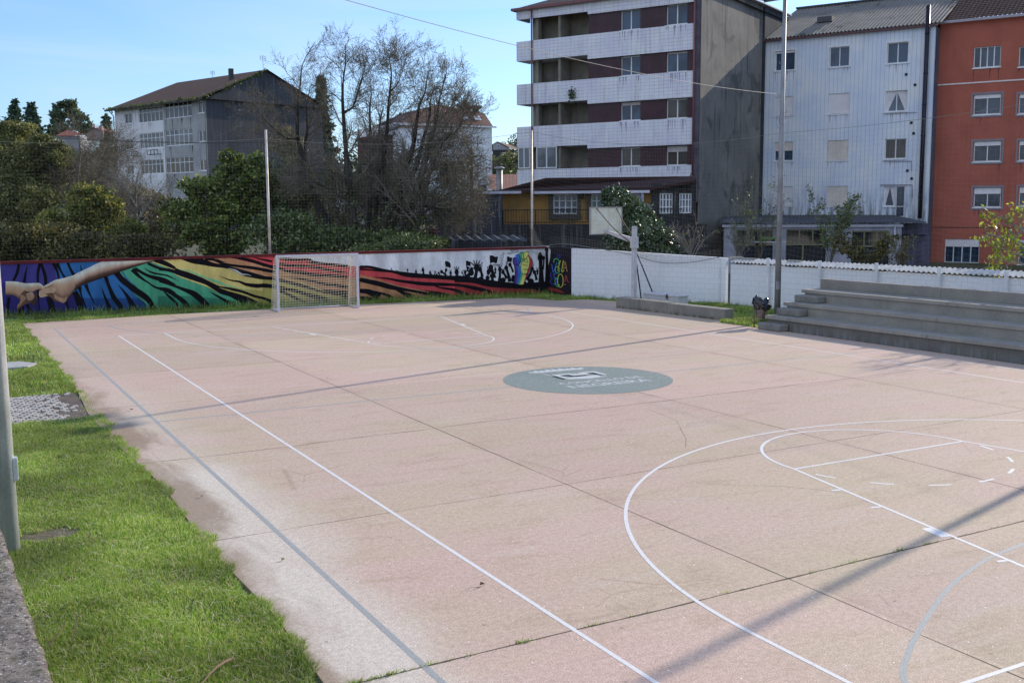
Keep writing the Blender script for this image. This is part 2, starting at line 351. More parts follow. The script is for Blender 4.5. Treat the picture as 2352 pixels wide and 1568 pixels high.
# ================================================================ GROUND, SLAB, MARKINGS
def hillz(x, y):
    return 15*np.exp(-((x+55)**2+(y-265)**2)/(2*84**2)) + 9.5*np.exp(-((x-88)**2+(y-165)**2)/(2*42**2)) - .06
def ground():
    g = np.concatenate([-np.geomspace(1500, 8, 40), np.linspace(-7, 7, 5), np.geomspace(8, 1500, 60)]); g2 = np.concatenate([np.linspace(-400,-30,8), np.linspace(-25,400,86), np.geomspace(430,2500,10)])
    xs = np.unique(np.concatenate([np.linspace(-300,300,90), [-2500,-1200,-600,600,1200,2500]])); ys = np.unique(g2)
    X, Y = np.meshgrid(xs, ys); Z = hillz(X, Y); Z[Y < 24] = -.06
    V = np.c_[X.ravel(), Y.ravel(), Z.ravel()]; nx = len(xs); i = np.arange((len(ys)-1)*nx).reshape(len(ys)-1, nx)[:,:-1].ravel()
    F = np.stack([i, i+1, i+nx+1, i+nx], 1)
    t = NT('rough_ground'); c = t.mix(t.rmp(t.noise(t.pos, .12, 6, .7), .35, .65), (.05,.07,.022), (.11,.085,.05)); c = t.mix(t.rmp(t.noise(t.pos, 1.2, 4), .4, .7), c, (.03,.045,.015))
    t.put(t.b.inputs['Base Color'], c); t.b.inputs['Roughness'].default_value = .95; t.bump(t.noise(t.pos, 3, 5), .6, .2)
    tag(bulk('ground', V, F, t.m, loc=np.zeros(3), smooth=True), kind='structure')
ground()
SLAB = [(-9.98,-26),(-9.97,-11.6),(-9.9,-10),(-9.98,-7.7),(-9.9,-4.6),(-10.05,-1.5),(-10.1,1.6),(-9.97,4.1),(-9.93,10.1),(-9.93,19.5)]
SLAB += [tuple(G(u, v)[:2]) for u, v in ((381,722.3),(615,709.5),(828,699),(1001,691.8),(1155,684.5),(1215,685),(1275,690),(1350,687.5),(1410,691))]
SLAB += [(11.2,13.4),(10.05,13.4),(10.45,7.9),(9.95,7.5),(9.95,-26)]
def court_material():
    t = NT('court_concrete'); p = t.pos; o = t.xyz(p); x, y = o[0], o[1]
    A = t.noise(t.scl(p, (.5,1.1,1)), .55, 5, .6, .4); c = t.mix(t.rmp(A, .38, .62), (.60,.465,.385), (.565,.47,.345))
    B = t.noise(p, .16, 3, .5); c = t.mix(t.rmp(B, .42, .62, 0, .55), c, (.60,.43,.38))
    C = t.noise(t.scl(p, (.7,2.2,1)), 1.3, 6, .7, .6); c = t.mix(t.rmp(C, .50, .70, 0, .5), c, (.44,.335,.235))
    c = t.mix(t.rmp(t.noise(t.scl(p,(1,.4,1)), .9, 5, .65), .60, .78, 0, .35), c, (.66,.53,.45))
    D1 = t.noise(t.scl(p, (.22,1.0,1)), 1.1, 6, .72, .8); c = t.mix(t.rmp(D1, .54, .66, 0, .4), c, (.62,.53,.47))
    E1 = t.noise(t.scl(p, (.5,1.4,1)), 3.0, 6, .75, 1.0); c = t.mix(t.rmp(E1, .60, .70, 0, .25), c, (.34,.255,.19))
    V1 = t.n('ShaderNodeTexVoronoi', {'Vector':t.scl(p, (1,1,0)),'Scale':.42,'Randomness':1.0}, feature='DISTANCE_TO_EDGE'); cr1 = t.ma('MULTIPLY', t.rmp(V1.outputs[0], 0, .006, 1, 0), t.rmp(t.noise(p, .5, 3), .56, .62)); c = t.mix(t.ma('MULTIPLY', cr1, .3), c, (.22,.15,.11))
    # slab-to-slab tone change
    bx = t.ma('FLOOR', t.ma('DIVIDE', x, 5)); by = t.ma('FLOOR', t.ma('DIVIDE', t.ma('ADD', y, 2.9), 4.5)); wn = t.n('ShaderNodeTexWhiteNoise', {'Vector':t.comb(bx, by)}, noise_dimensions='3D').outputs[0]
    k = t.rmp(wn, 0, 1, .93, 1.05); c = t.mix(1, c, t.comb(k, k, k), 'MULTIPLY')
    # pale worn run-off along the left edge, brown soil washed over the rim
    wob = t.noise(t.scl(p, (.5,.35,1)), 1.0, 4, .6); xe = t.ma('ADD', x, t.ma('MULTIPLY', t.ma('SUBTRACT', wob, .5), -1.8))
    pale = t.ma('MULTIPLY', t.rmp(xe, -9.3, -8.4, .85, 0), t.rmp(y, -4.4, -3.2, 1, .33)); pale = t.ma('MULTIPLY', pale, t.rmp(y, 1, 7, 1, .25))
    c = t.mix(pale, c, (.70,.655,.58))
    w2 = t.noise(t.scl(p, (1.3,.5,1)), .9, 6, .62, .3); xs = t.ma('ADD', x, t.ma('MULTIPLY', t.ma('SUBTRACT', w2, .5), -1.9))
    c = t.mix(t.ma('MULTIPLY', t.rmp(xs, -9.95, -9.35, .75, 0), t.rmp(y, 2, 10, 1, .2)), c, (.27,.19,.12))
    # joints stained, aggregate grain, glints painted in as white specks
    def band(v, at, wd): return t.rmp(t.ma('ABSOLUTE', t.ma('SUBTRACT', v, at)), 0, wd, 1, 0)
    js = band(x, 0, .35)
    for at in (-5, 5): js = t.ma('MAXIMUM', js, band(x, at, .3))
    c = t.mix(t.ma('MULTIPLY', js, t.rmp(t.noise(p, 1.4, 4), .4, .7, 0, .4)), c, (.45,.30,.26))
    c = t.mix(1, c, (.86,.81,.755,1), 'MULTIPLY')
    g = t.noise(p, 70, 2, .8); c = t.mix(.5, c, t.mix(1, c, t.mix(t.rmp(g, .35, .65), (.5,.5,.5), (1.5,1.5,1.5)), 'MULTIPLY'))
    g2 = t.noise(p, 16, 3, .7); c = t.mix(.3, c, t.mix(1, c, t.mix(t.rmp(g2, .35, .65), (.7,.7,.7), (1.3,1.3,1.3)), 'MULTIPLY'))
    vo = t.n('ShaderNodeTexVoronoi', {'Vector':p,'Scale':10.0,'Randomness':1.0}); sp = t.ma('LESS_THAN', vo.outputs[0], .07); rnd = t.ma('GREATER_THAN', t.xyz(vo.outputs[1])[0], .62)
    c = t.mix(t.ma('MULTIPLY', t.ma('MULTIPLY', sp, rnd), .9), c, (1,1,1))
    v2 = t.n('ShaderNodeTexVoronoi', {'Vector':p,'Scale':2.6,'Randomness':1.0}); sp = t.ma('LESS_THAN', v2.outputs[0], .05); c = t.mix(t.ma('MULTIPLY', sp, .5), c, (.16,.10,.07))
    t.put(t.b.inputs['Base Color'], c); t.b.inputs['Roughness'].default_value = .8; t.b.inputs['Specular IOR Level'].default_value = .3; t.bump(g, .35, .006)
    return t.m
mb = MB(); mb.prism(SLAB[::1], -.1, 0.0); slab = mb.build('court_slab', court_material(), loc=np.zeros(3)); tag(slab, kind='structure')
def paint(name, c, wear=.35):
    t = NT(name); f = t.noise(t.pos, 13, 6, .8); f2 = t.noise(t.pos, .8, 3); a = t.ma('MULTIPLY', t.rmp(f, .52, .72), t.rmp(f2, .35, .7, .3, 1))
    c = t.mix(t.ma('MULTIPLY', a, wear*1.6), c, (.50,.40,.34)); g = t.noise(t.pos, 70, 2, .8); c = t.mix(.22, c, t.mix(t.rmp(g,.35,.65), (.2,.2,.2), (.9,.9,.9)))
    t.put(t.b.inputs['Base Color'], c); t.b.inputs['Roughness'].default_value = .65; return t.m
WHITE_P = paint('white_line_paint', (.74,.71,.66), .85); GREY_P = paint('grey_line_paint', (.25,.255,.22), 1.0); DISC_P = paint('green_grey_paint', (.085,.125,.08), .9)
CREST_P = paint('worn_crest_paint', (.50,.52,.49), 1.4)
def flat(mb, pts, z): mb.add([(x,y,z) for x,y in pts], [tuple(range(len(pts)))])
def seg(mb, a, b, w, z, n=1):
    a = np.array(a, float); b = np.array(b, float); t = (b-a)/np.linalg.norm(b-a); q = np.array([-t[1], t[0]])*w/2; flat(mb, [a-q, b-q, b+q, a+q], z)
def arc(mb, c, r, a0, a1, w, z, n=48):
    th = np.radians(np.linspace(a0, a1, n+1)); P = [(c[0]+(r-w/2)*math.cos(t), c[1]+(r-w/2)*math.sin(t), z) for t in th]; Q = [(c[0]+(r+w/2)*math.cos(t), c[1]+(r+w/2)*math.sin(t), z) for t in th]
    mb.add(P+Q, [(i, i+1, n+2+i, n+1+i)[::-1] for i in range(n)])
WB, LB, W = 7.66, 14.1, .047
mb = MB(); z = .0016
for sgn in (-1, 1): seg(mb, (sgn*WB, -LB), (sgn*WB, LB), W, z); seg(mb, (-WB+W/2, sgn*LB), (WB-W/2, sgn*LB), W, z+.0003)
for e in (-1, 1):     # e=-1 near end
    f = lambda x, y: (x, e*(LB-y))
    hoop = 1.56; R3 = 6.33
    for s in (-1, 1):
        seg(mb, f(s*R3, W/2), f(s*R3, hoop), W, z+.0003); seg(mb, f(s*3.0, W/2), f(s*1.8, 5.83), W, z+.0003)
        d = np.array([-s*1.2, 5.83]); d /= np.linalg.norm(d); q = np.array([s*d[1], -s*d[0]])*(1 if True else 0)
        if q[0]*s < 0: q = -q
        for (t0, t1, ww) in ((1.75,1.8,.12),(2.65,3.0,.12),(3.9,3.95,.14),(4.75,4.8,.14)):
            A = np.array([s*3.0, 0])+d*t0; B = np.array([s*3.0, 0])+d*t1; A0, B0 = A+q*.03, B+q*.03; A1, B1 = A+q*(.03+ww), B+q*(.03+ww)
            flat(mb, [f(*A0), f(*B0), f(*B1), f(*A1)], z+.0003)
    seg(mb, f(-1.8, 5.83), f(1.8, 5.83), W, z+.0006)
    cy = f(0, hoop)[1]; a0, a1 = (0, 180) if e < 0 else (180, 360); arc(mb, (0, cy), R3, a0, a1, W, z+.0006, 96)
    arc(mb, (0, f(0,5.83)[1]), 1.8, a0, a1, W, z+.0009, 60)
    b0 = 180 if e < 0 else 0
    for k in range(7):
        if k in (0,): pass
        arc(mb, (0, f(0,5.83)[1]), 1.8, b0+12+k*24.5, b0+12+k*24.5+10, W, z, 4)
tag(mb.build('white_court_lines', WHITE_P, loc=np.zeros(3)), kind='structure')
mb = MB(); WG, LG = 9.14, 17.4
for s in (-1, 1): seg(mb, (s*WG, -LG), (s*WG, LG), .062, .001); seg(mb, (-WG+.04, s*LG), (WG-.04, s*LG), .06, .0013)
seg(mb, (-WG+.04, 0), (-1.86, 0), .06, .0013); seg(mb, (1.86, 0), (WG-.04, 0), .06, .0013)
def polyline_strip(mb, P, w, z):
    P = catmull(np.array(P), 8); T = np.gradient(P, axis=0); T /= np.linalg.norm(T, axis=1)[:,None]; N_ = np.c_[-T[:,1], T[:,0]]*w/2; n = len(P)
    mb.add([(*q, z) for q in P-N_]+[(*q, z) for q in P+N_], [(i, i+1, n+i+1, n+i) for i in range(n-1)])
polyline_strip(mb, [(-7.45,-17.4),(-7.2,-16.2),(-6.6,-14.8),(-5.95,-13.87),(-5.48,-13.49),(-4.83,-13.1),(-3.89,-12.61),(-3.12,-12.32),(-2.49,-12.16),(-1.2,-12.0),(0,-11.95)], .054, .0011)
polyline_strip(mb, [(7.45,-17.4),(7.2,-16.2),(6.6,-14.8),(5.95,-13.87),(5.48,-13.49),(4.83,-13.1),(3.89,-12.61),(3.12,-12.32),(2.49,-12.16),(1.2,-12.0),(0,-11.95)], .054, .0012)
for e in (1,):
    for s in (-1, 1):
        a = {(-1,-1):(90,180),(-1,1):(0,90),(1,-1):(180,270),(1,1):(270,360)}[(e,s)]; arc(mb, (s*1.5, e*LG), 6.0, a[0], a[1], .068, .0012, 40)
    seg(mb, (-1.5, e*(LG-6)), (1.5, e*(LG-6)), .068, .0014)
tag(mb.build('grey_court_lines', GREY_P, loc=np.zeros(3)), kind='structure')
mb = MB(); flat(mb, [(1.86*math.cos(t), 1.86*math.sin(t)) for t in np.linspace(0, 2*math.pi, 97)[:-1]], .0030)
tag(mb.build('painted_centre_disc', DISC_P, loc=np.zeros(3)), kind='structure')
# crest and town name in the disc
mb = MB(); Z = .0045
def T2(x, y): return (x, y-.035*x)
for body, x0, x1, y0, h in (('CONCELLO DE', -.86, 1.2, -.40, .25), ('NEGREIRA', -.88, 1.1, -.88, .33)):
    V, F = text_mesh(body, x1-x0, h, .010); mb.add([(*T2(x0+v[0], y0+v[1]), Z) for v in V], F)
def stroke(mb, pts, w, z, close=False):
    P = [T2(*q) for q in pts]
    if close: P.append(P[0])
    for a, b in zip(P[:-1], P[1:]): seg(mb, a, b, w, z)
stroke(mb, [(-.42,1.36),(.56,1.36),(.66,.5),(.60,.18),(.42,.08),(.12,.02),(-.2,.08),(-.42,.18),(-.50,.5)], .022, Z+.0004, True)
cr = [(-.66,1.40),(-.52,1.30),(.66,1.30),(.80,1.40),(.76,1.52),(.62,1.46),(.56,1.64),(.48,1.46),(.40,1.60),(.34,1.46),(.24,1.68),(.14,1.46),(.07,1.72),(0,1.46),(-.1,1.68),(-.2,1.46),(-.27,1.60),(-.34,1.46),(-.42,1.64),(-.50,1.46),(-.62,1.52)]
flat(mb, [T2(*q) for q in cr], Z)
for x0, x1, y0, y1 in ((-.46,-.34,.22,.74),(-.46,.02,.62,.76),(-.10,.02,.42,.62),(.22,.34,.42,.70),(.22,.66,.62,.76),(.54,.66,.24,.62),(.02,.22,.42,.60)):
    flat(mb, [T2(x0,y0), T2(x1,y0), T2(x1,y1), T2(x0,y1)], Z+.0008+.0001*len(mb.f))
flat(mb, [T2(*q) for q in ((-.46,.22),(-.1,.12),(.12,.06),(.4,.12),(.66,.24),(.62,.38),(.3,.42),(-.1,.42),(-.34,.36))], Z+.0006)
for x0 in (-.12,.0,.14,.26): flat(mb, [T2(x0,.76), T2(x0+.07,.76), T2(x0+.07,.86), T2(x0,.86)], Z)
tag(mb.build('painted_crest_and_lettering', CREST_P, loc=np.zeros(3)), kind='structure')
# joints: dark wandering saw cuts
mb = MB(); rj = np.random.default_rng(3)
def joint(a, b, w, wob=.012, n=80):
    a = np.array(a); b = np.array(b); t = (b-a)/np.linalg.norm(b-a); q = np.array([-t[1], t[0]]); k = np.linspace(0, 1, n); off = np.cumsum(rj.normal(size=n))*wob*.25; off -= np.linspace(off[0], off[-1], n)
    P = a+(b-a)*k[:,None]+q*off[:,None]; ww = w*(.5+.9*rj.random(n)); L = P-q*ww[:,None]/2; Rr = P+q*ww[:,None]/2
    mb.add([(*v, .0006) for v in L]+[(*v, .0006) for v in Rr], [(i, i+1, n+i+1, n+i) for i in range(n-1)])
for x in (-5.07, .03, 5.05): joint((x,-25), (x, 20), .016, .006)
for y, wd, wo in ((-20.5,.014,.01),(-15.9,.014,.01),(-11.52,.022,.012),(-7.25,.012,.008),(-2.95,.02,.05),(1.98,.012,.008),(6.3,.012,.01),(10.7,.012,.01),(15.2,.012,.01)): joint((-9.95, y-.2), (9.94, y+.25), wd, wo)
for P in ([(3.5,4.9),(4.3,3.5),(4.9,2.4)], [(-.9,-3.4),(-1.1,-4.6),(-1.9,-5.9),(-2.3,-6.4)], [(-3.4,-8.3),(-2.6,-8.9),(-2.1,-9.6)]):
    for a, b in zip(P[:-1], P[1:]): joint(a, b, .007, .01, 12)
tag(mb.build('slab_joints', M('joint_dirt', (.10,.07,.05), (.05,.045,.03), ns=3, bump=0), loc=np.zeros(3)), kind='structure')
# cobbled path and stepping slab in the lawn
mb = MB(); rc = np.random.default_rng(11)
for i in range(26):
    for j in range(20):
        x = -12.6+.125*i+(.06 if j%2 else 0)+rc.normal()*.006; y = 1.15+.15*j+rc.normal()*.006
        if x > -10.1 or (x > -10.9 and rc.random() < (x+11.0)*1.0): continue
        s = .045+rc.random()*.01; mb.box(x-s, x+s, y-s*1.2, y+s*1.2, -.03, .012+rc.normal()*.004, rz=rc.normal()*.06)
tag(mb.build('cobbled_path', M('cobble_granite', (.50,.46,.40), (.32,.29,.25), ns=7), bevel=.012, loc=np.zeros(3)), kind='structure')
mb = MB(); mb.box(-12.8,-10.05,1.05,4.2,-.045,-.012); tag(mb.build('path_bedding', M('path_soil', (.15,.115,.085), (.08,.06,.045), ns=4), loc=np.zeros(3)), kind='structure')
mb = MB(); mb.prism([(-12.4,8.3),(-10.6,8.45),(-10.35,8.95),(-10.7,9.5),(-12.4,9.5)], -.04, .03); tag(mb.build('stepping_slab', M('pale_granite_slab', (.42,.41,.39), (.32,.31,.29), ns=4), bevel=.01, loc=np.zeros(3)), kind='structure')
# ================================================================ WALL PLANES
WA = np.array([-16.0, 22.72]); WC = np.array([10.95, 20.12]); WS = np.array([11.12, 18.50]); WT = np.array([13.92, 11.95]); WU = np.array([14.02, 11.80]); WV = np.array([15.55, -.9]); WW = np.array([16.9, -12.0])
def inpoly(x, y, P):
    P = np.array(P); r = np.zeros(len(x), bool); j = len(P)-1
    for i in range(len(P)):
        c = ((P[i,1] > y) != (P[j,1] > y)) & (x < (P[j,0]-P[i,0])*(y-P[i,1])/(P[j,1]-P[i,1]+1e-12)+P[i,0]); r ^= c; j = i
    return r
# ================================================================ LAWN
t = NT('lawn_soil_green'); c = t.mix(t.rmp(t.noise(t.pos, 1.1, 5, .7), .35, .65), (.045,.085,.018), (.075,.075,.032)); c = t.mix(t.rmp(t.noise(t.pos, 14, 4, .7), .45, .7), c, (.018,.03,.01))
o = t.xyz(t.pos); bare = t.ma('MULTIPLY', t.rmp(t.ma('ABSOLUTE', t.ma('ADD', o[0], 11.45)), .2, .55, 1, 0), t.rmp(t.ma('ABSOLUTE', t.ma('ADD', o[1], 6.2)), .2, .5, 1, 0)); c = t.mix(t.ma('MULTIPLY', bare, .5), c, (.17,.125,.08))
t.put(t.b.inputs['Base Color'], c); t.b.inputs['Roughness'].default_value = .95; t.bump(t.noise(t.pos, 30, 4), .8, .02)
LEFTL = [(-16,-22),(-9.95,-22),(-9.95,19.3),(-9.95,22.1),(-16,22.7)]
bx, by = [p[0] for p in SLAB], [p[1] for p in SLAB]
BACKL = [(-9.95,19.4)]+[tuple(q) for q in SLAB[10:19]]+[(11.3,13.5),(13.2,13.4),(11.1,18.4),(10.9,20.1),(-9.95,22.1)]
RIGHTL = [(9.9,5.3),(9.9,7.45),(10.45,7.85),(10.05,13.45),(13.2,13.5),(13.92,11.9),(14.6,6.8),(14.4,5.3)]
mb = MB()
for P, zz in ((LEFTL,-.02),(BACKL,-.024),(RIGHTL,-.022)): mb.add([(x,y,zz) for x,y in P], [tuple(range(len(P)))][:1])
mb.f = [f[::-1] if False else f for f in mb.f]
tag(mb.build('lawn', t.m, loc=np.zeros(3)), kind='structure')
def blades(x, y, h, wd, rng, lean=.5, z0=-.02, wind=(0,0)):
    N = len(x); th = rng.random(N)*2*math.pi; h = h*(.5+.9*rng.random(N)); wd = wd*(.7+.6*rng.random(N)); ln = h*lean*(.2+1.3*rng.random(N)); ld = rng.random(N)*2*math.pi
    bx, by = np.cos(th)*wd/2, np.sin(th)*wd/2; lx, ly = np.cos(ld)*ln+wind[0]*h, np.sin(ld)*ln+wind[1]*h; z = np.full(N, z0)
    V = np.stack([np.c_[x-bx, y-by, z], np.c_[x+bx, y+by, z], np.c_[x+bx*.75+lx*.35, y+by*.75+ly*.35, z+h*.62], np.c_[x-bx*.75+lx*.35, y-by*.75+ly*.35, z+h*.62], np.c_[x+lx, y+ly, z+h]], 1).reshape(-1,3)
    b = np.arange(N)[:,None]*5; Fq = (b+np.array([0,1,2,3])); Ft = b+np.array([3,2,4])
    return V, Fq, Ft
def blade_obj(name, sets, mat, label, cat):
    Vs, F, o = [], [], 0; fl, st = [], []
    for V, Fq, Ft in sets:
        Vs.append(V); fl.append((Fq+o).ravel()); fl.append((Ft+o).ravel()); st += [4]*len(Fq)+[3]*len(Ft); o += len(V)
    V = np.vstack(Vs); flat_ = np.concatenate(fl); sz = np.array(st); ls = np.concatenate([[0], np.cumsum(sz)[:-1]])
    me = bpy.data.meshes.new(name); me.vertices.add(len(V)); me.vertices.foreach_set('co', V.astype(np.float32).ravel()); me.loops.add(len(flat_)); me.loops.foreach_set('vertex_index', flat_.astype(np.int32))
    me.polygons.add(len(sz)); me.polygons.foreach_set('loop_start', ls.astype(np.int32)); me.materials.append(mat); me.update(calc_edges=True); me.polygons.foreach_set('use_smooth', np.zeros(len(sz), bool))
    ob = bpy.data.objects.new(name, me); COL.objects.link(ob); return tag(ob, label, cat, kind='stuff')
GRASS = LEAF('grass_blades', [(0.078,0.156,0.017),(0.273,0.432,0.050),(0.156,0.300,0.039),(0.364,0.528,0.099),(0.520,0.588,0.209),(0.117,0.240,0.028),(0.234,0.372,0.044),(0.750,0.720,0.418),(0.143,0.276,0.033),(0.468,0.348,0.154)], trans=.4, rough=.5, spec=.3)
rg = np.random.default_rng(21)
def clumps(x, y, s=1.6):
    return .5+.5*np.sin(x*2.1*s+np.sin(y*1.3*s)*1.7)*np.sin(y*1.7*s+np.sin(x*1.9*s)*1.3)
def edge_x(y): return -9.96+.05*np.sin(y*2.3)+.04*np.sin(y*5.1+1)+.03*np.sin(y*11.0)
def lawn_sets(n, x0, x1, y0, y1, h, wd, dens_edge=0):
    x = x0+(x1-x0)*rg.random(n); y = y0+(y1-y0)*rg.random(n)
    keep = (x < edge_x(y)+.06*rg.random(n)) & ~((x > -13) & (x < -10.0) & (y > 1.12+.1*rg.normal(size=n)) & (y < 4.02+.12*rg.normal(size=n)))
    keep &= ~(((x+11.5)/.36)**2+((y+6.2)/.26)**2 < -.1+1.1*clumps(x,y,6)+.6*rg.random(n)) & ~((x < -10.45+.1*rg.random(n)) & (y > 8.35) & (y < 9.45))
    keep &= ~((x+11.93)**2+(y+6.58)**2 < .02)
    keep &= rg.random(n) < .25+.8*clumps(x, y, 3.3)*(.5+.5*clumps(y, x, .9))+.1
    x, y = x[keep], y[keep]; c = clumps(x, y); hh = h*(.55+.8*c)*(1+.5*(rg.random(len(x)) < .04))
    return blades(x, y, hh, wd, rg, .7, wind=(-.15,-.1))
sets = [lawn_sets(300000, -12.6, -9.85, -13.5, -7, .046, .0048), lawn_sets(230000, -12.6, -9.85, -7, 1.2, .044, .0062), lawn_sets(26000, -12.6, -9.85, 4.0, 9, .06, .013), lawn_sets(34000, -13, -9.85, 9, 22.0, .065, .018)]
# taller, yellower tufts that hang over the slab rim
n = 16000; y = -13.5+34*rg.random(n); x = edge_x(y)+.02-.12*rg.random(n)**2; k = ~((y > 1.1) & (y < 4.0)) | (rg.random(n) < .25); sets.append(blades(x[k], y[k], .055, .008, rg, 1.3, wind=(.5,0)))
blade_obj('grass', sets, GRASS, 'short green grass of the lawn strip left of the court', 'grass')
def poly_pts(P, n):
    P = np.array(P); x = P[:,0].min()+np.ptp(P[:,0])*rg.random(n); y = P[:,1].min()+np.ptp(P[:,1])*rg.random(n); k = inpoly(x, y, P); return x[k], y[k]
x, y = poly_pts(BACKL, 120000); S2 = [blades(x, y, .10*(.5+clumps(x,y,.8)), .018, rg, .6)]
q = rg.random(9000); P = WA+(WC-WA)*q[:,None]; P = P+np.array([-.1,-1])*(.03+.35*rg.random(9000)**2)[:,None]; k = P[:,0] > -13; S2.append(blades(P[k,0], P[k,1], .2*(.4+1.2*rg.random(k.sum())**2), .016, rg, .4))
blade_obj('grass', S2, GRASS, 'grass strip growing at the foot of the painted mural wall', 'grass')
x, y = poly_pts(RIGHTL, 60000); S3 = [blades(x, y, .11*(.5+clumps(x,y,.8)), .016, rg, .7)]
blade_obj('grass', S3, GRASS, 'shaded grass between the concrete bleachers and the white block wall', 'grass')
n = 4200; x = -12.5+2.6*rg.random(n); y = -13+15*rg.random(n); k = x < edge_x(y)-.05; x, y = x[k], y[k]; n = len(x); L_s = .05+.14*rg.random(n)**2; a = rg.random(n)*6.28; z = .018+.03*rg.random(n); ww_ = .0016+.0012*rg.random(n)
ca, sa = np.cos(a), np.sin(a); V = np.stack([np.c_[x-sa*ww_, y+ca*ww_, z], np.c_[x+sa*ww_, y-ca*ww_, z], np.c_[x+ca*L_s+sa*ww_*.5, y+sa*L_s-ca*ww_*.5, z+.012], np.c_[x+ca*L_s-sa*ww_*.5, y+sa*L_s+ca*ww_*.5, z+.012]], 1).reshape(-1,3)
tag(bulk('dead_straw', V, np.arange(4*n).reshape(-1,4), LEAF('dead_straw_blade', [(.62,.55,.36),(.50,.42,.26),(.36,.27,.15),(.70,.66,.48)], trans=.2, rough=.6)), 'dead straw scattered through the lawn left of the court', 'straw', kind='stuff')
# weeds rooted in the nearest joint
S4 = []
for cx in list(np.linspace(-9.9,-9.0,7))+[-8.7,-8.2,-7.45,-5.9,-4.7,-4.3,-4.1,-3.4,-2.9,-9.6]:
    n = int(10+60*rg.random()**2); S4.append(blades(cx+.05*rg.normal(size=n), -11.72+.0226*(cx+9.95)+.012*rg.normal(size=n), .03, .006, rg, 1.3, z0=0))
for _ in range(60): cx = -9.9+13*rg.random(); S4.append(blades(cx+.02*rg.normal(size=6), np.full(6, -11.72+(cx+9.95)*.0226), .014, .005, rg, 1.2, z0=0))
blade_obj('weeds', S4, GRASS, 'little weeds growing in the nearest slab joint', 'weeds')

# ================================================================ MURAL WALL
def vcol_mat(name):
    t = NT(name); a = t.n('ShaderNodeAttribute', attribute_name='Col').outputs[0]; p = t.pos
    g = t.noise(t.scl(p,(1,1,.35)), 2.0, 5, .65); a = t.n('ShaderNodeHueSaturation', {'Color':a,'Saturation':.93,'Value':.92}).outputs[0]; k = t.rmp(g, .32, .68, .72, 1.12); c = t.mix(1, a, t.comb(k,k,k), 'MULTIPLY')
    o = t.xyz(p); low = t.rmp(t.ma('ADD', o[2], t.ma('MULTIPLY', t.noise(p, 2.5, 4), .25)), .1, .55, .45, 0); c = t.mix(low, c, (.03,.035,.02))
    f = t.noise(p, 22, 3, .7); k2 = t.rmp(f, .3, .7, .92, 1.06); c = t.mix(1, c, t.comb(k2,k2,k2), 'MULTIPLY')
    t.put(t.b.inputs['Base Color'], c); t.b.inputs['Roughness'].default_value = .8; t.b.inputs['Specular IOR Level'].default_value = .15; t.bump(f, .12, .01); return t.m
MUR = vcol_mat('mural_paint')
class Mural:
    def __init__(s, A, B):
        s.A = A; s.d = (B-A)/np.linalg.norm(B-A); s.n = np.array([s.d[1], -s.d[0]]); s.V = []; s.F = []; s.C = []; s.k = 0
    def map(s, zf, x, y):
        r = ray(*zf(x, y)); t = ((s.A-CP[:2]) @ s.n)/(r[:2] @ s.n); P = CP+t*r; return float((P[:2]-s.A) @ s.d), float(P[2])
    def put(s, P, c, F, lay):
        b = len(s.V); s.k += 1; off = .003*lay+.00004*s.k
        for i, (a, z) in enumerate(P):
            q = s.A+s.d*a+s.n*off; s.V.append((q[0], q[1], z)); s.C.append(c[i] if isinstance(c, list) else c)
        s.F += [tuple(b+i for i in f) for f in F]
    def poly(s, zf, pts, c, lay=1, smooth=0, raw=False):
        if smooth: pts = catmull(list(pts)+[pts[0]], smooth)[:-1]
        P = [s.map(zf, *q) for q in pts] if zf else pts
        P = [(a, min(max(z, .0), 2.3)) for a, z in P]
        s.put(P, c, [tuple(range(len(P)))], lay)
    def band(s, zf, top, bot, c, lay=1, n=8, tones=None):
        """region between two curves; tones: list of (t, colour) from top to bottom"""
        T = catmull(top, n); B = catmull(bot, n); m = 60
        rs = lambda Q: np.array([np.interp(np.linspace(0,1,m), np.linspace(0,1,len(Q)), Q[:,k]) for k in (0,1)]).T
        T, B = rs(T), rs(B); tones = tones or [(0,c),(1,c)]
        P, C = [], []
        for tt, cc in tones:
            for i in range(m): q = T[i]*(1-tt)+B[i]*tt; P.append(s.map(zf, *q)); C.append(cc)
        F = [(k*m+i, (k+1)*m+i, (k+1)*m+i+1, k*m+i+1) for k in range(len(tones)-1) for i in range(m-1)]
        s.put(P, C, F, lay)
    def stripe(s, zf, pts, c, lay=2, n=6):
        """pts: (x, y, width)"""
        Q = catmull(pts, n); P = Q[:,:2]; T = np.gradient(P, axis=0); T /= np.linalg.norm(T, axis=1)[:,None]+1e-9; N = np.c_[-T[:,1], T[:,0]]; w = np.maximum(Q[:,2:3], .5)/2
        L, R = P-N*w, P+N*w; m = len(P); V = [s.map(zf, *q) for q in L]+[s.map(zf, *q) for q in R]
        s.put(V, c, [(i, m+i, m+i+1, i+1) for i in range(m-1)], lay)
    def line(s, zf, pts, w, c, lay=4): s.stripe(zf, [(x,y,w) for x,y in pts], c, lay, 4)
    def disc(s, zf, x, y, rx, ry, c, lay=3): s.poly(zf, [(x+rx*math.cos(t), y+ry*math.sin(t)) for t in np.linspace(0, 2*math.pi, 17)[:-1]], c, lay)
BLK = sh(9,9,17); PUR = sh(36,34,102); PUR2 = sh(26,24,84); BLU = sh(14,66,124); BLU2 = sh(10,44,98); GRN = sh(42,112,96); GRN2 = sh(28,88,76); YEL = sh(140,132,82); YEL2 = sh(112,112,62); TAN = sh(128,98,74); TAN2 = sh(110,84,62); RED = sh(124,34,44); RED2 = sh(96,22,28); PAL = sh(158,170,186); PAL2 = sh(146,158,178); SKL = sh(152,146,152); SKM = sh(120,104,92); SKD = sh(66,48,42); OLV = sh(104,106,58)
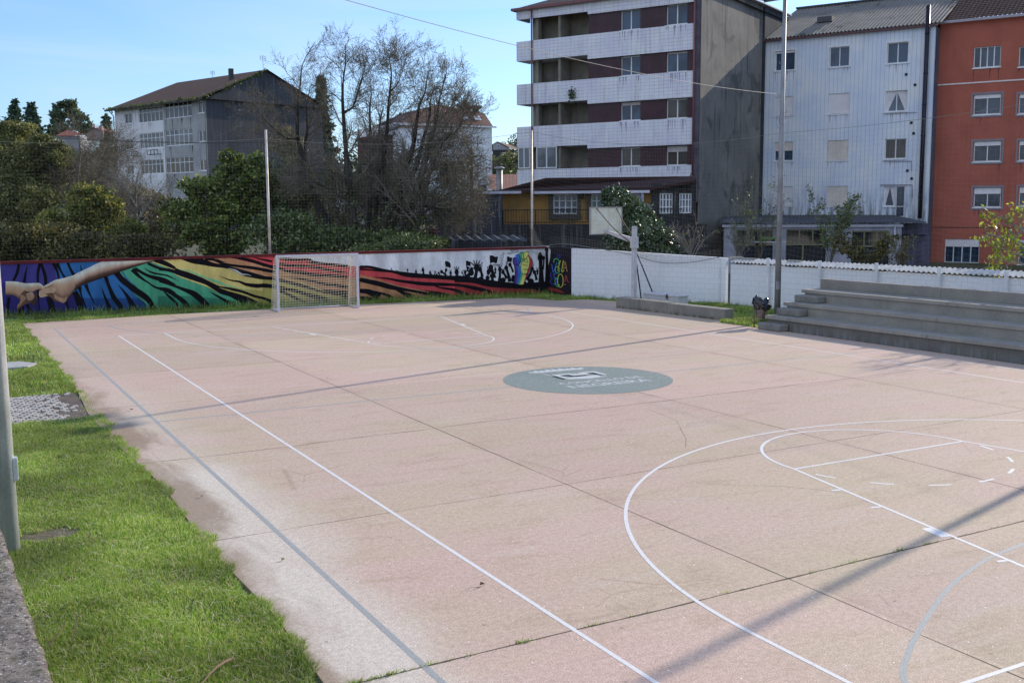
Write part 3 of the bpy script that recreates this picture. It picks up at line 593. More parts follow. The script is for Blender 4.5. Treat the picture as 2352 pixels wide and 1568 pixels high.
mural = empty('mural_wall', (*((WA+WC)/2), 0), 'long low wall painted with rainbow stripes, two touching hands and a black crowd', 'wall')
m = Mural(WA, WC); TOPZ = lambda a: 1.90+.148*(a/27.1)
# colour fields, drawn as slanted zones across the whole height
def zone(zf, pts, c): m.poly(zf, pts, c, 1)
zone(zA, [(-400,190),(1290,180),(1290,420),(1700,900),(1880,1390),(-400,1450)], PUR2)
zone(zA, [(-400,195),(1240,180),(1330,560),(1000,700),(-400,620)], PUR)
zone(zA, [(1240,175),(2323,140),(2500,140),(2323,600),(1860,760),(1900,1000),(1700,900),(1330,560)], BLU)
zone(zB, [(-100,150),(560,150),(600,400),(900,450),(1300,840),(1500,1000),(1790,1290),(1500,1320),(230,1370),(100,1370),(-40,900)], BLU)
zone(zB, [(140,1000),(1500,1000),(1790,1290),(1500,1320),(140,1380)], BLU2)
zone(zB, [(1040,390),(1820,140),(2323,330),(2323,1300),(1920,1280),(1700,960),(1100,480)], GRN)
zone(zC, [(-40,250),(300,380),(960,680),(1700,1100),(1500,1120),(800,1140),(-40,1180)], GRN); zone(zC, [(-40,900),(700,900),(1500,1000),(1700,1100),(800,1140),(-40,1180)], GRN2)
zone(zC, [(10,175),(400,165),(900,270),(2200,560),(2240,1040),(1990,1090),(1150,720),(300,380)], YEL); zone(zC, [(1150,720),(2240,820),(2240,1060),(1990,1090)], YEL2)
zone(zC, [(850,150),(1320,130),(2200,350),(2230,560),(1500,350),(860,210)], TAN)
zone(zC, [(1320,130),(2180,100),(2260,170),(2260,360),(1700,230)], RED)
zone(zD, [(0,640),(340,700),(1200,900),(2000,1100),(2000,1180),(300,1210),(200,1260),(0,1260)], OLV)
zone(zD, [(0,380),(320,420),(1000,560),(2000,640),(2000,1100),(1200,880),(340,640),(0,560)], TAN2)
zone(zD, [(0,170),(320,210),(1000,260),(2060,400),(2060,640),(1000,560),(320,430),(0,340)], RED)
zone(zD, [(-20,172),(180,165),(330,205),(1000,235),(1100,290),(1700,350),(1800,385),(2350,400),(2350,90),(2030,100),(200,160)], PAL)
zone(zE, [(185,400),(600,450),(850,490),(1450,560),(2352,640),(2500,640),(2500,900),(2352,920),(1600,980),(1450,900),(800,780),(200,600)], RED)
zone(zE, [(185,570),(800,780),(1450,900),(1700,960),(1200,1000),(190,1060)], TAN2)
zone(zE, [(180,145),(1200,108),(2352,70),(2500,62),(2500,620),(2352,600),(1450,552),(850,492),(600,440),(380,400),(185,395)], PAL)
zone(zG, [(-150,218),(1480,160),(1640,155),(1640,980),(1000,940),(0,800),(-150,760)], PAL)
zone(zG, [(-150,800),(0,820),(500,890),(1000,935),(1500,960),(1640,970),(1640,1060),(-150,1090)], RED2)
# black flames between the colours
S = lambda zf, *pts: m.stripe(zf, pts, BLK, 2)
S(zA,(440,200,60),(395,420,70),(310,600,60)); S(zA,(630,250,6),(600,400,40),(560,640,75)); S(zA,(930,190,80),(880,420,60),(880,640,50)); S(zA,(960,200,60),(1050,500,80),(1060,690,70)); S(zA,(1240,190,80),(1330,380,55),(1370,560,50))
S(zA,(1320,190,90),(1430,400,45),(1510,530,60)); S(zA,(1570,180,60),(1650,350,60),(1720,480,90)); S(zA,(1860,215,4),(1900,380,40)); S(zA,(210,980,70),(180,1200,60),(170,1420,60)); S(zA,(620,1140,60),(700,1300,80),(700,1430,90)); S(zA,(500,1150,110),(490,1300,140),(490,1430,150))
S(zA,(880,790,60),(900,1080,26),(930,1400,36)); S(zA,(1130,980,130),(1200,1200,150),(1220,1400,180)); S(zA,(1540,1080,50),(1580,1240,36),(1615,1370,8)); S(zA,(1740,850,120),(1850,1100,150),(1910,1370,110)); S(zA,(1850,740,90),(1880,900,40),(1960,1120,40),(2050,1360,26)); S(zA,(1990,680,90),(2070,880,45),(2160,1060,26),(2205,1170,3))
S(zB,(120,215,4),(160,380,40)); S(zB,(610,735,4),(690,960,50),(780,1180,90),(810,1310,120)); S(zB,(710,500,90),(780,700,80),(900,980,110),(1050,1180,110),(1090,1300,110)); S(zB,(990,680,4),(1140,850,50),(1290,1080,110),(1380,1300,180)); S(zB,(960,430,110),(1150,640,110),(1500,860,110),(1700,1020,110),(1850,1290,120)); S(zB,(540,150,10),(620,200,60)); S(zB,(-20,870,50),(60,1080,90),(160,1340,100))
m.stripe(zB, [(1100,390,30),(1200,540,30),(1350,680,12),(1480,750,3)], BLU, 3); m.stripe(zB, [(1310,850,4),(1500,990,30),(1660,1120,50),(1730,1290,60)], sh(44,104,90), 3)
S(zB,(1330,330,110),(1500,500,70),(1700,640,36),(1900,760,50),(2150,790,55),(2323,900,70)); S(zB,(1390,310,70),(1700,480,70),(2050,580,110),(2323,710,80)); S(zB,(1590,295,4),(1800,410,40),(2100,470,30),(2323,560,14)); S(zB,(1690,190,60),(1950,300,60),(2323,370,50)); S(zB,(1840,120,110),(2100,190,100),(2323,300,60)); S(zB,(2030,810,10),(2200,960,40),(2323,1080,45))
m.stripe(zB, [(1800,160,30),(2000,230,26),(2200,300,16),(2323,340,8)], YEL, 3)
S(zC,(0,230,120),(200,330,90),(330,420,110),(560,500,120),(800,590,110),(1000,690,110),(1200,790,130),(1450,880,120),(1700,1000,170),(1850,1100,220)); S(zC,(-20,375,55),(150,395,50),(340,450,50)); S(zC,(0,480,24),(150,500,24),(360,605,3))
S(zC,(-10,590,80),(200,670,55),(420,755,60),(650,850,110),(800,970,120),(920,1110,150)); S(zC,(-10,760,50),(130,790,70),(350,920,80),(490,1040,100),(540,1160,110)); S(zC,(60,800,4),(180,920,36),(320,1040,40),(380,1160,46)); S(zC,(965,810,3),(1120,900,40),(1280,990,60),(1400,1060,80),(1440,1115,100))
S(zC,(400,160,30),(640,210,100),(860,240,110),(1050,290,80),(1300,330,60),(1480,400,40),(1600,480,16),(1720,490,20)); S(zC,(1330,350,20),(1480,400,30),(1620,460,70),(1800,490,100),(2000,540,70),(2220,560,55)); S(zC,(880,175,50),(1050,190,50),(1250,270,50),(1500,310,50),(1750,340,60),(2000,380,60),(2220,420,55)); S(zC,(1085,160,4),(1180,210,18),(1300,240,3)); S(zC,(1320,135,20),(1500,150,50),(1750,200,60),(1950,260,60),(2220,340,60)); S(zC,(1825,138,4),(1980,180,30),(2200,225,40))
S(zC,(1155,505,3),(1380,590,26),(1560,620,40),(1680,670,60),(1900,700,80),(2080,690,70),(2240,725,70)); S(zC,(1120,720,30),(1350,755,55),(1600,810,50),(1850,900,50),(2050,950,50),(2240,1030,60)); m.stripe(zC, [(420,395,6),(560,405,22),(900,545,30),(1120,620,50),(1300,690,26),(1560,745,10),(1770,815,3)], sh(66,140,112), 3); m.stripe(zC, [(250,460,6),(500,560,24),(850,680,34),(980,740,18),(1160,850,4)], YEL, 3); m.stripe(zC, [(1340,358,8),(1480,400,26),(1600,470,24),(1700,478,14),(1790,505,3)], PAL2, 3); m.stripe(zC, [(1160,735,6),(1350,790,30),(1550,850,20),(1640,890,4)], YEL2, 3)
S(zD,(-10,360,55),(200,400,60),(400,450,60),(560,500,60),(800,520,70),(1000,560,70),(1250,580,60),(1500,590,60),(1780,620,60)); S(zD,(0,470,55),(200,505,50),(340,520,50)); S(zD,(0,625,60),(200,640,60),(340,680,60),(600,740,60),(900,815,65),(1200,900,65),(1500,940,110),(1780,960,120)); S(zD,(0,790,90),(200,810,80),(400,850,80),(700,910,70),(1000,1000,80),(1250,1080,130),(1350,1160,200)); S(zD,(0,1050,30),(150,1120,50),(240,1170,60)); S(zD,(340,900,60),(500,960,60),(700,1060,60),(900,1150,40))
S(zD,(310,225,40),(600,255,50),(950,250,40),(1080,310,60),(1300,340,50),(1500,360,50),(1780,390,60)); S(zD,(310,340,60),(600,380,60),(900,390,55),(1100,410,50),(1350,460,50),(1600,510,40),(1780,530,14)); S(zD,(420,610,4),(700,640,26),(1000,690,45),(1300,760,55),(1550,790,60),(1780,830,70)); S(zD,(900,290,8),(1080,340,30),(1250,350,10)); S(zD,(1650,1000,60),(1800,1080,90),(1960,1150,60)); S(zD,(0,245,30),(200,290,40))
m.stripe(zD, [(440,640,4),(650,690,26),(900,770,28),(1150,860,26),(1300,910,8)], YEL2, 3)
S(zE,(185,410,50),(380,415,50),(600,470,60),(800,500,50),(1100,560,90),(1500,590,80),(1900,620,80),(2250,655,90),(2500,690,110)); S(zE,(185,455,36),(400,470,30),(620,500,16)); S(zE,(430,600,4),(700,630,36),(980,680,50),(1400,730,70),(1750,740,60),(2050,755,50),(2352,810,70),(2500,850,60)); S(zE,(185,650,80),(500,720,90),(800,790,100),(1100,840,70),(1400,890,80),(1650,930,110),(1900,960,60)); S(zE,(820,790,60),(980,890,60),(1180,980,110)); S(zE,(185,860,80),(350,880,100),(560,980,160)); S(zE,(330,860,50),(560,900,40),(720,950,50),(800,1000,60)); S(zE,(1530,740,20),(1700,800,30),(1950,840,50),(2100,900,70),(2220,940,50)); S(zE,(185,990,60),(330,1020,90),(480,1040,60)); m.stripe(zE, [(185,580,50),(500,650,34),(900,770,20),(1300,850,20),(1500,890,8)], TAN2, 3)
S(zG,(-150,770,130),(200,800,110),(500,860,130),(900,900,110),(1300,910,130),(1620,900,160)); S(zG,(-60,900,20),(200,950,60),(400,985,60),(650,1050,10)); S(zG,(1380,940,120),(1640,960,200))
# the two hands
SK = [(0,SKL),(.28,SKM),(.62,sh(104,86,78)),(.85,SKD),(1,sh(24,18,20))]
m.band(zA, [(130,610),(380,618),(600,655),(880,648),(960,680),(1035,760)], [(130,925),(330,940),(520,1040),(700,900),(860,810),(1000,800)], SKM, 4, tones=[(0,SKL),(.4,SKM),(.75,sh(110,92,80)),(1,SKD)])
m.poly(zA, [(560,820),(760,880),(800,960),(760,1060),(690,1120),(560,1150),(440,1250),(395,1250),(400,1170),(470,1080),(440,960)], SKD, 5, smooth=3); m.poly(zA, [(610,900),(760,890),(800,960),(740,1040),(640,1040)], sh(112,92,82), 6, smooth=3)
m.poly(zA, [(460,900),(590,960),(600,1020),(520,1100),(430,1200),(400,1180),(480,1050)], sh(98,80,70), 6, smooth=3); m.poly(zA, [(780,840),(850,880),(850,1060),(780,1170),(735,1130),(790,1000)], sh(46,34,34), 5, smooth=3)
m.line(zA, [(620,915),(690,880),(770,885)], 14, sh(120,130,140), 7)
m.band(zA, [(1030,715),(1130,660),(1280,580),(1500,530),(1780,440),(2100,290),(2323,195)], [(910,900),(960,985),(1200,960),(1440,1110),(1560,1060),(1800,760),(2323,545)], SKM, 4, tones=SK)
m.poly(zA, [(910,830),(1080,760),(1300,760),(1240,880),(1060,960),(950,985),(905,930)], SKM, 5, smooth=3); m.poly(zA, [(1050,900),(1220,880),(1260,1000),(1400,1080),(1300,1080),(1180,980)], SKD, 6, smooth=3); m.line(zA, [(1040,765),(1150,730),(1230,680)], 12, SKD, 7)
m.poly(zA, [(1250,900),(1400,980),(1500,1000),(1560,940),(1540,1060),(1470,1110),(1400,1080),(1270,1000)], sh(112,92,82), 6, smooth=3)
m.band(zB, [(0,445),(300,300),(670,140),(1200,118),(1860,105)], [(0,830),(250,650),(700,510),(1300,300),(1860,125)], SKM, 4, tones=[(0,sh(138,140,160)),(.25,SKL),(.5,sh(122,108,104)),(.75,sh(60,44,42)),(1,sh(16,14,18))])
# crowd, flags
SIL = sh(10,11,20)
def blob(zf, *pts): m.poly(zf, pts, SIL, 3, smooth=3)
def arm(zf, x0, y0, x1, y1, w0, w1, fing=0, fl=30):
    m.stripe(zf, [(x0,y0,w0),((x0+x1)/2+6,(y0+y1)/2,(w0+w1)/2*.85),(x1,y1,w1)], SIL, 3, 4); m.disc(zf, x1, y1, w1*.8, w1*1.0, SIL, 3)
    for i in range(fing):
        a = -math.pi/2+(i-(fing-1)/2)*(.42 if fing > 2 else .5); m.stripe(zf, [(x1+math.cos(a)*w1*.4, y1+math.sin(a)*w1*.5, w1*.42), (x1+math.cos(a)*(w1*.8+fl), y1+math.sin(a)*(w1*.8+fl), w1*.22)], SIL, 3, 2)
for a in ((795,490,775,450,14,12,2,20),(880,500,882,485,16,14,3,10),(1080,510,1082,465,16,20,0),(1235,540,1240,505,34,24,2,34),(1380,540,1370,470,40,34,2,34),(1530,565,1505,520,34,26,2,24),(1580,560,1600,510,20,18,2,20),(1690,575,1665,525,30,22,0),(1810,570,1720,500,46,34,0),(1770,560,1805,470,26,30,0),(1890,575,1890,520,40,28,2,40),(2010,600,2005,510,50,50,3,70),(2150,610,2105,520,20,18,2,30),(2175,600,2165,530,26,24,4,34),(2170,610,2270,500,60,50,3,50),(2225,510,2210,430,14,26,0),(1632,575,1630,555,26,20,0)): arm(zE, *a)
for (x, y, sx) in ((1785,300,1),(2180,298,.8)):
    m.poly(zE, [(x,y),(x+50*sx,y+6),(x+100*sx,y+44*sx),(x+104*sx,y+128*sx),(x+60*sx,y+112*sx),(x+26*sx,y+106*sx),(x+8*sx,y+60*sx)], SIL, 3, smooth=3); m.line(zE, [(x+2,y+20),(x+26*sx,y+160*sx)], 9, SIL, 3)
for a in ((80,640,95,570,20,30,0),(50,720,45,660,40,30,4,40),(60,760,165,660,70,60,3,60),(235,760,265,570,70,66,5,100),(370,740,330,600,60,46,3,60),(470,700,490,640,50,50,2,60),(590,760,530,560,90,56,0),(560,830,545,720,70,44,0),(690,820,700,600,60,44,3,60),(610,680,615,600,34,26,2,40),(830,770,760,650,60,40,3,40),(890,830,820,570,70,46,1,90),(950,650,890,510,40,40,0),(1210,800,1310,590,60,40,2,60),(1390,800,1350,650,56,40,0),(1400,700,1405,630,36,30,2,50),(1480,950,1462,380,130,66,0),(1515,600,1525,380,26,34,0),(1580,940,1580,220,80,46,0)): arm(zG, *a)
for (x, y, rx, ry) in ((155,780,44,40),(345,775,52,42),(468,760,38,50),(760,800,50,50),(955,770,40,70),(1285,840,60,74),(1165,860,36,40)): m.disc(zG, x, y, rx, ry, SIL, 3)
for (x, y, sx, sy) in ((505,340,1,1),(832,362,.62,.72),(62,440,.55,.62)):
    m.poly(zG, [(x,y),(x+60*sx,y-4),(x+100*sx,y+20*sy),(x+158*sx,y+20*sy),(x+150*sx,y+80*sy),(x+130*sx,y+145*sy),(x+70*sx,y+125*sy),(x+20*sx,y+130*sy)], SIL, 3, smooth=3); m.line(zG, [(x+6*sx,y+10),(x+22*sx,y+200*sy)], 10, SIL, 3)
blob(zG, (1415,340),(1440,285),(1470,278),(1492,330),(1490,400),(1450,430),(1425,390))
# rainbow fist
fx = lambda a: (a, )
cols = [sh(46,34,110), sh(20,72,150), sh(44,120,96), sh(176,164,84), sh(110,26,50)]
fy = [(700,1290),]
L0 = [(950,400),(985,620),(965,840)]; edges = [[(945,400),(985,640),(962,850)],[(1000,520),(1040,650),(1012,872)],[(1060,500),(1095,660),(1046,880)],[(1095,560),(1130,690),(1072,884)],[(1250,560),(1190,700),(1140,880)],[(1315,480),(1245,640),(1150,850)]]
for i, c in enumerate(cols): m.band(zG, edges[i], edges[i+1], c, 5)
m.poly(zG, [(945,390),(975,370),(1010,380),(1050,430),(1060,520),(1020,530),(960,500)], cols[0], 6, smooth=3); m.poly(zG, [(990,340),(1030,312),(1065,330),(1090,440),(1060,510),(1020,440)], cols[1], 7, smooth=3); m.poly(zG, [(1060,300),(1100,272),(1140,300),(1150,440),(1110,480),(1080,420)], cols[2], 6, smooth=3)
m.poly(zG, [(1120,330),(1150,280),(1210,265),(1245,320),(1240,400),(1190,440),(1130,420)], cols[3], 6, smooth=3); m.poly(zG, [(1230,330),(1260,350),(1318,470),(1260,600),(1215,640),(1200,520)], cols[4], 6, smooth=3); m.poly(zG, [(1100,480),(1190,420),(1240,360),(1250,480),(1210,640),(1150,700),(1095,600)], cols[3], 7, smooth=3)
for P in ([(942,400),(985,640),(962,850)],[(1010,384),(1050,430),(1056,520),(960,505),(944,400),(975,372),(1010,384)],[(990,340),(1030,314),(1064,330),(1086,440),(1058,510)],[(1060,300),(1100,272),(1140,300),(1148,440)],[(1140,300),(1180,266),(1236,276),(1246,330)],[(1240,330),(1318,470),(1250,640),(1150,860)],[(1090,390),(1180,400),(1230,330)],[(1150,430),(1195,400),(1222,465),(1170,455),(1150,430)],[(1095,600),(1090,530),(1110,480)]): m.line(zG, P, 8, SIL, 8)
# sprayed scrawls on the pale field and the fist
def scr(pts, w=6): m.line(zG, pts, w, SIL, 9)
for k, (x0, y0, n_, st) in enumerate(((895,250,5,34),(842,305,8,28),(560,515,7,22),(1130,520,3,34),(1130,600,5,28),(1125,690,7,28))):
    rr_ = random.Random(k); P = []
    for i in range(n_*2): P.append((x0+i*st*.5, y0-(i*3 if k < 2 else 0)+(-14 if i%2 else 10)*(.5+rr_.random())))
    scr(P, 6)
scr([(740+26*math.cos(t), 352+32*math.sin(t)) for t in np.linspace(0,6.3,12)]); scr([(745,322),(772,284)]); scr([(752,292),(774,282),(782,318)]); scr([(712,400),(735,440),(756,402)]); scr([(728+16*math.cos(t), 486+20*math.sin(t)) for t in np.linspace(0,6.3,10)])
# ghost swirls of an older painting
for P, wv in (([(300,310),(400,240),(560,240),(640,330)],30),([(330,500),(370,380),(470,340),(560,420)],30),([(660,260),(780,230),(830,330),(760,440),(640,400)],26)): m.stripe(zG, [(x,y,wv) for x,y in P], sh(172,184,200), 2, 4)
for P, wv in (([(1160,420),(1210,370),(1270,400)],30),([(950,450),(1010,420),(1060,440)],24),([(1400,260),(1500,230),(1600,260)],16),([(1430,400),(1600,340),(1700,290)],26)): m.stripe(zE, [(x,y,wv) for x,y in P], sh(166,182,204), 2, 4)
V = np.array(m.V); F = m.F; ends = [tuple(WA+m.d*(-.5)), ]
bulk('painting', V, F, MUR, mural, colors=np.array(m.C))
mb = MB(); dn = np.array([m.n[0], m.n[1]]); A0, C0 = WA, WC; B1, D1 = WC-dn*.2, WA-dn*.2
mb.hexa([(*A0,-.1),(*C0,-.1),(*B1,-.1),(*D1,-.1),(*A0,1.84),(*C0,1.98),(*B1,1.98),(*D1,1.84)])
mb.build('wall_body', M('mural_wall_render', sh(12,12,20), sh(20,20,24), rough=.9, bump=.1), mural)
mb = MB(); a, b = A0+dn*.04, WC+dn*.04-m.d*.1; c_, d_ = WC-dn*.24-m.d*.1, A0-dn*.24
mb.hexa([(*a,1.842),(*b,1.982),(*c_,1.982),(*d_,1.842),(*a,1.94),(*b,2.08),(*c_,2.08),(*d_,1.94)])
mb.build('coping', M('dark_red_coping', sh(62,20,26), sh(40,16,20), ns=2, streak=.3), mural)
# ---------------------------------------------------------------- return wall, black field with neon letters, then white block wall
bw = empty('block_wall', (*WS, 0), 'whitewashed block wall with a black graffiti panel at its left end', 'wall')
def wallrun(A, B, th, z0a, z0b, name, mat, parent):
    d = (B-A)/np.linalg.norm(B-A); n = np.array([d[1], -d[0]]); n = n if n @ (CP[:2]-A) > 0 else -n; q, r = A-n*th, B-n*th
    mb = MB(); mb.hexa([(*A,-.15),(*B,-.15),(*r,-.15),(*q,-.15),(*A,z0a),(*B,z0b),(*r,z0b),(*q,z0a)]); return mb.build(name, mat, parent)
WHB = lambda nm, ang: M(nm, sh(150,160,190), sh(136,148,182), ns=1.0, grid=(.4,.2,sh(118,130,160),.006,.5), ang=ang, streak=.2, streakcol=sh(80,88,108), fine=.05, bump=.12, lowmoss=(0,.22,(.07,.09,.05)))
dS = WS-WC; dT = WT-WS; dV = WV-WU
wallrun(WC, WS, .2, 2.06, 2.04, 'return_wall', M('return_wall_black', sh(13,12,22), sh(18,17,28), rough=.85), bw)
wallrun(WS, WT, .2, 2.04, 1.80, 'blockwork', WHB('white_blockwork_a', math.atan2(dT[1], dT[0])), bw)
m2 = Mural(WC, WS)
N = [sh(20,70,170), sh(40,130,90), sh(150,150,60), sh(110,90,50), sh(34,38,130), sh(150,150,60), sh(120,24,30)]
m2.poly(zG, [(1570,160),(1600,165),(1660,240),(1650,380),(1600,600),(1540,780),(1520,700),(1550,400)], PAL2, 1); m2.stripe(zG, [(1590,180,46),(1592,500,50),(1600,940,110)], SIL, 2)
NL = lambda i, *P: m2.line(zG, P, 13, N[i], 3)
NL(0,(1680,500),(1715,650),(1775,470)); NL(1,(1720,470),(1730,410),(1780,400),(1820,450),(1800,500)); NL(1,*[(1790+42*math.cos(t), 605+62*math.sin(t)) for t in np.linspace(0,6.3,14)]); NL(2,(1845,430),(1800,600),(1815,635)); NL(2,(1900,430),(1870,640),(1915,615)); NL(3,(1900,600),(1930,450),(1972,640)); NL(3,(1905,580),(1965,560))
NL(4,(1700,650),(1655,700),(1690,770),(1650,830),(1700,880)); NL(0,(1780,680),(1725,680),(1735,750),(1780,800),(1760,880),(1715,870)); NL(5,*[(1845+52*math.cos(t), 810+125*math.sin(t)) for t in np.linspace(0,6.3,18)]); NL(1,(1810,770),(1750,770),(1750,870),(1800,925),(1830,880)); NL(6,(1930,840),(1950,710),(1985,830),(2010,830)); NL(3,(1890,890),(1945,880)); NL(4,*[(1815+26*math.cos(t), 360+30*math.sin(t)) for t in np.linspace(0,6.3,10)]); m2.stripe(zG, [(1600,960,60),(1800,1000,60),(1920,1050,20)], RED2, 2)
bulk('graffiti', np.array(m2.V), m2.F, MUR, bw, colors=np.array(m2.C))
lw = empty('block_wall', (*WU, 0), 'lower whitewashed block wall capped with corrugated sheet behind the bleachers', 'wall')
wallrun(WU, WV, .2, 1.58, 1.58, 'blockwork', WHB('white_blockwork_b', math.atan2(dV[1], dV[0])), lw)
def corr(mb, p0, p1, dep_, z0, z1, per=.177, amp=.028, m_=0, th=.008, seg_=6):
    """corrugated sheet running from p0 to p1, its ribs pointing along dep_ (2-vector)"""
    p0, p1, dep_ = np.array(p0, float), np.array(p1, float), np.array(dep_, float); L = np.linalg.norm(p1-p0); n = int(L/per*seg_)+1; b = len(mb.v)
    for i in range(n+1):
        t_ = i/n; q = p0+(p1-p0)*t_; zz = amp*math.sin(2*math.pi*t_*L/per)
        for r, (dd, zb) in enumerate(((0,z0),(1,z1))):
            e = q+dep_*dd; mb.v.append((e[0], e[1], zb+zz)); mb.v.append((e[0], e[1], zb+zz-th))
    for i in range(n):
        a = b+4*i; c = a+4; mb.f += [(a,c,c+2,a+2),(a+1,a+3,c+3,c+1),(a,a+1,c+1,c),(a+2,c+2,c+3,a+3)]; mb.m += [m_]*4
dv = dV/np.linalg.norm(dV); nv = np.array([dv[1], -dv[0]]); nv = nv if nv[0] < 0 else -nv
mb = MB(); corr(mb, WU+nv*.08, WV+nv*.08, -nv*.6, 1.66, 1.78); mb.build('corrugated_cap', M('fibre_cement_white', (.62,.60,.57), (.42,.41,.38), ns=4, streak=.4), lw)
bl2 = empty('block_wall', (*WV, 0), 'higher end of the whitewashed block wall at the right edge of the photo', 'wall')
wallrun(WV, WW, .2, 1.98, 1.98, 'blockwork', WHB('white_blockwork_c', math.atan2(dV[1], dV[0])), bl2)
PW = PLAIN('white_post_paint', sh(160,170,196))
ords = ['first','second','third','fourth','fifth','sixth']
for i, (u, v) in enumerate(((1655.5,592),(1764.5,592.7),(1883,598.8),(2013.5,603.8),(2157.7,613),(2312,621))):
    r = ray(u, v); n_ = nv; t_ = ((WU+nv*.13-CP[:2]) @ n_)/(r[:2] @ n_); P = CP+t_*r
    mb = MB(); mb.box(P[0]-.045, P[0]+.045, P[1]-.045, P[1]+.045, -.02, P[2], rz=.12); tag(mb.build('net_post', PW, bevel=.006), f'slim white post on the low white wall, {ords[i]} from the left', 'post', 'white posts along the low wall')
# hollow blocks and slabs lying on the wall top
HB = M('grey_block', (.30,.29,.27), (.2,.19,.18), ns=6)
for i, (u0, u1, v0, v1, lb) in enumerate(((2800+345/2.94,2800+470/2.94,515,555,'hollow grey block lying on the wall top beside the corner'),(2800+475/2.94,2800+645/2.94,532,568,'flat grey slab beside the hollow block on the wall top'),(2800+1020/2.94,2800+1155/2.94,560,590,'grey slab on the wall top right of the tall lamp pole'))):
    ya, yb = 850+v0/2.94, 850+v1/2.94; P = []
    for uu in (u0, u1):
        r = ray(uu*.57422, yb*.57422); t_ = ((WU-nv*.3-CP[:2]) @ nv)/(r[:2] @ nv); P.append(CP+t_*r)
    zt = P[0][2]+(yb-ya)*.57422*38/CF; a_, b_ = P[0][:2], P[1][:2]; mb = MB(); q = -nv*.2; zb = 1.72
    mb.hexa([(*a_,zb),(*b_,zb),(*(b_+q),zb),(*(a_+q),zb),(*a_,zt),(*b_,zt),(*(b_+q),zt),(*(a_+q),zt)]); tag(mb.build('hollow_block' if i == 0 else 'concrete_slab', HB, bevel=.008), lb, 'block')
# ================================================================ GOAL
GW = M('goal_white_paint', (.66,.64,.68), (.55,.52,.56), ns=5, rough=.5, stain=(9,.66,(.3,.14,.10)), bump=.05)
gx, gy = .126, 18.62
goal = empty('football_goal', (gx, gy, 0), 'white steel goal with a pale cord net standing in front of the mural', 'goal')
mb = MB()
for s in (-1, 1):
    x = gx+s*1.54; b = MB(); b.box(x-.04, x+.04, gy-.04, gy+.04, 0, 2.0); b.build('goalpost', GW, goal, bevel=.006)
b = MB(); b.box(gx-1.58, gx+1.58, gy-.04, gy+.04, 2.0, 2.08); b.build('crossbar', GW, goal, bevel=.006)
for s in (-1, 1):
    x = gx+s*1.5; b = MB(); b.tube([(x,gy,2.03),(x,gy+.25,2.03),(x,gy+.36,1.98)], .02); b.build('net_support', GW, goal, smooth=True); b = MB(); b.tube([(x,gy+.04,.03),(x,gy+1.05,.03)], .03); b.build('ground_foot', GW, goal, smooth=True)
b = MB(); b.tube([(gx-1.5,gy+1.0,.03),(gx+1.5,gy+1.0,.03)], .03); b.build('ground_bar', GW, goal, smooth=True)
def netgrid(fn, nu, nv_, r, jit=.0, rng=RNG, sub=1):
    """cord net on a surface fn(u, v) -> xyz, cells nu x nv_"""
    parts = []
    U = np.linspace(0,1,nu+1); Vv = np.linspace(0,1,nv_+1); Gd = np.array([[fn(u, v) for v in Vv] for u in U]); Gd = Gd+rng.normal(size=Gd.shape)*jit
    parts.append(tubes(Gd, np.full(Gd.shape[:2], r), 3)); H = Gd.transpose(1,0,2); parts.append(tubes(H, np.full(H.shape[:2], r), 3)); return merge(parts)
def back(u, v):
    x = gx-1.5+3.0*u; y = gy+.36+(1.0-.36)*(v**.6)+.05*math.sin(u*9+v*2); z = 1.98*(1-v)+.04; sag = .05*math.sin(math.pi*u)*math.sin(math.pi*v); return (x, y+sag*2, z-sag)
def side(s):
    def f(u, v):
        z = 1.98*(1-v)+.04; yb = .36+(.64)*(v**.6); return (gx+s*(1.5-.10*math.sin(math.pi*u)*(1-.3*v)), gy+.04+yb*u, z+.05*(1-u)*(1-v)-.06*math.sin(math.pi*u))
    return f
def top(u, v): return (gx-1.5+3*u, gy+.02+.34*v, 2.05-.06*v-.04*math.sin(math.pi*v))
NETM = PLAIN('net_cord_cream', (.75,.70,.55), rough=.9)
V, F = merge([netgrid(back, 30, 20, .0066, .006), netgrid(side(-1), 8, 20, .0066, .006), netgrid(side(1), 8, 20, .0066, .006), netgrid(top, 30, 3, .0066, .004)])
bulk('net', V, F, NETM, goal)
# ================================================================ BALL-STOP NETS, POLES, CABLES
GALV = M('galvanised_pole', sh(120,126,140), sh(92,96,108), ns=3, rough=.45, metal=.35, streak=.35, bump=.05)
def npole(u, vb, vt, name, lab, yoff):
    # stands just behind the mural wall
    d = (WC-WA)/np.linalg.norm(WC-WA); n = np.array([d[1], -d[0]]); r = ray(u, vb); t_ = ((WA-n*yoff-CP[:2]) @ n)/(r[:2] @ n); P = CP+t_*r
    r2 = ray(u, vt); h = CP[2]+t_*r2[2]*np.hypot(*r[:2])/np.hypot(*r2[:2])
    b = MB(); b.tube([(P[0],P[1],-.1),(P[0],P[1],h)], [.055,.045], 10); o = b.build(name, GALV, smooth=True); tag(o, lab, 'pole', 'net poles behind the mural wall'); return P[0], P[1], h
p1 = npole(620, 580, 298, 'net_pole', 'thin pale net pole behind the wall at the left post of the goal', .32)
p2 = npole(1222, 562, 300, 'net_pole', 'grey net pole rising behind the wall near the graffiti corner', .30)
PR = (11.63, 6.65)
d_ = (WC-WA)/np.linalg.norm(WC-WA); n_ = np.array([d_[1], -d_[0]])
def rope(a, b, sag, n=14): k = np.linspace(0,1,n)[:,None]; P = np.array(a)*(1-k)+np.array(b)*k; P[:,2] -= sag*4*(k*(1-k))[:,0]; return P
CABM = PLAIN('dark_cable', (.05,.05,.05)); CORD = PLAIN('weathered_net_cord', (.24,.24,.21), rough=.9)
Lp = WA-n_*.32; L0 = (-14.5, 22.86, 6.35)
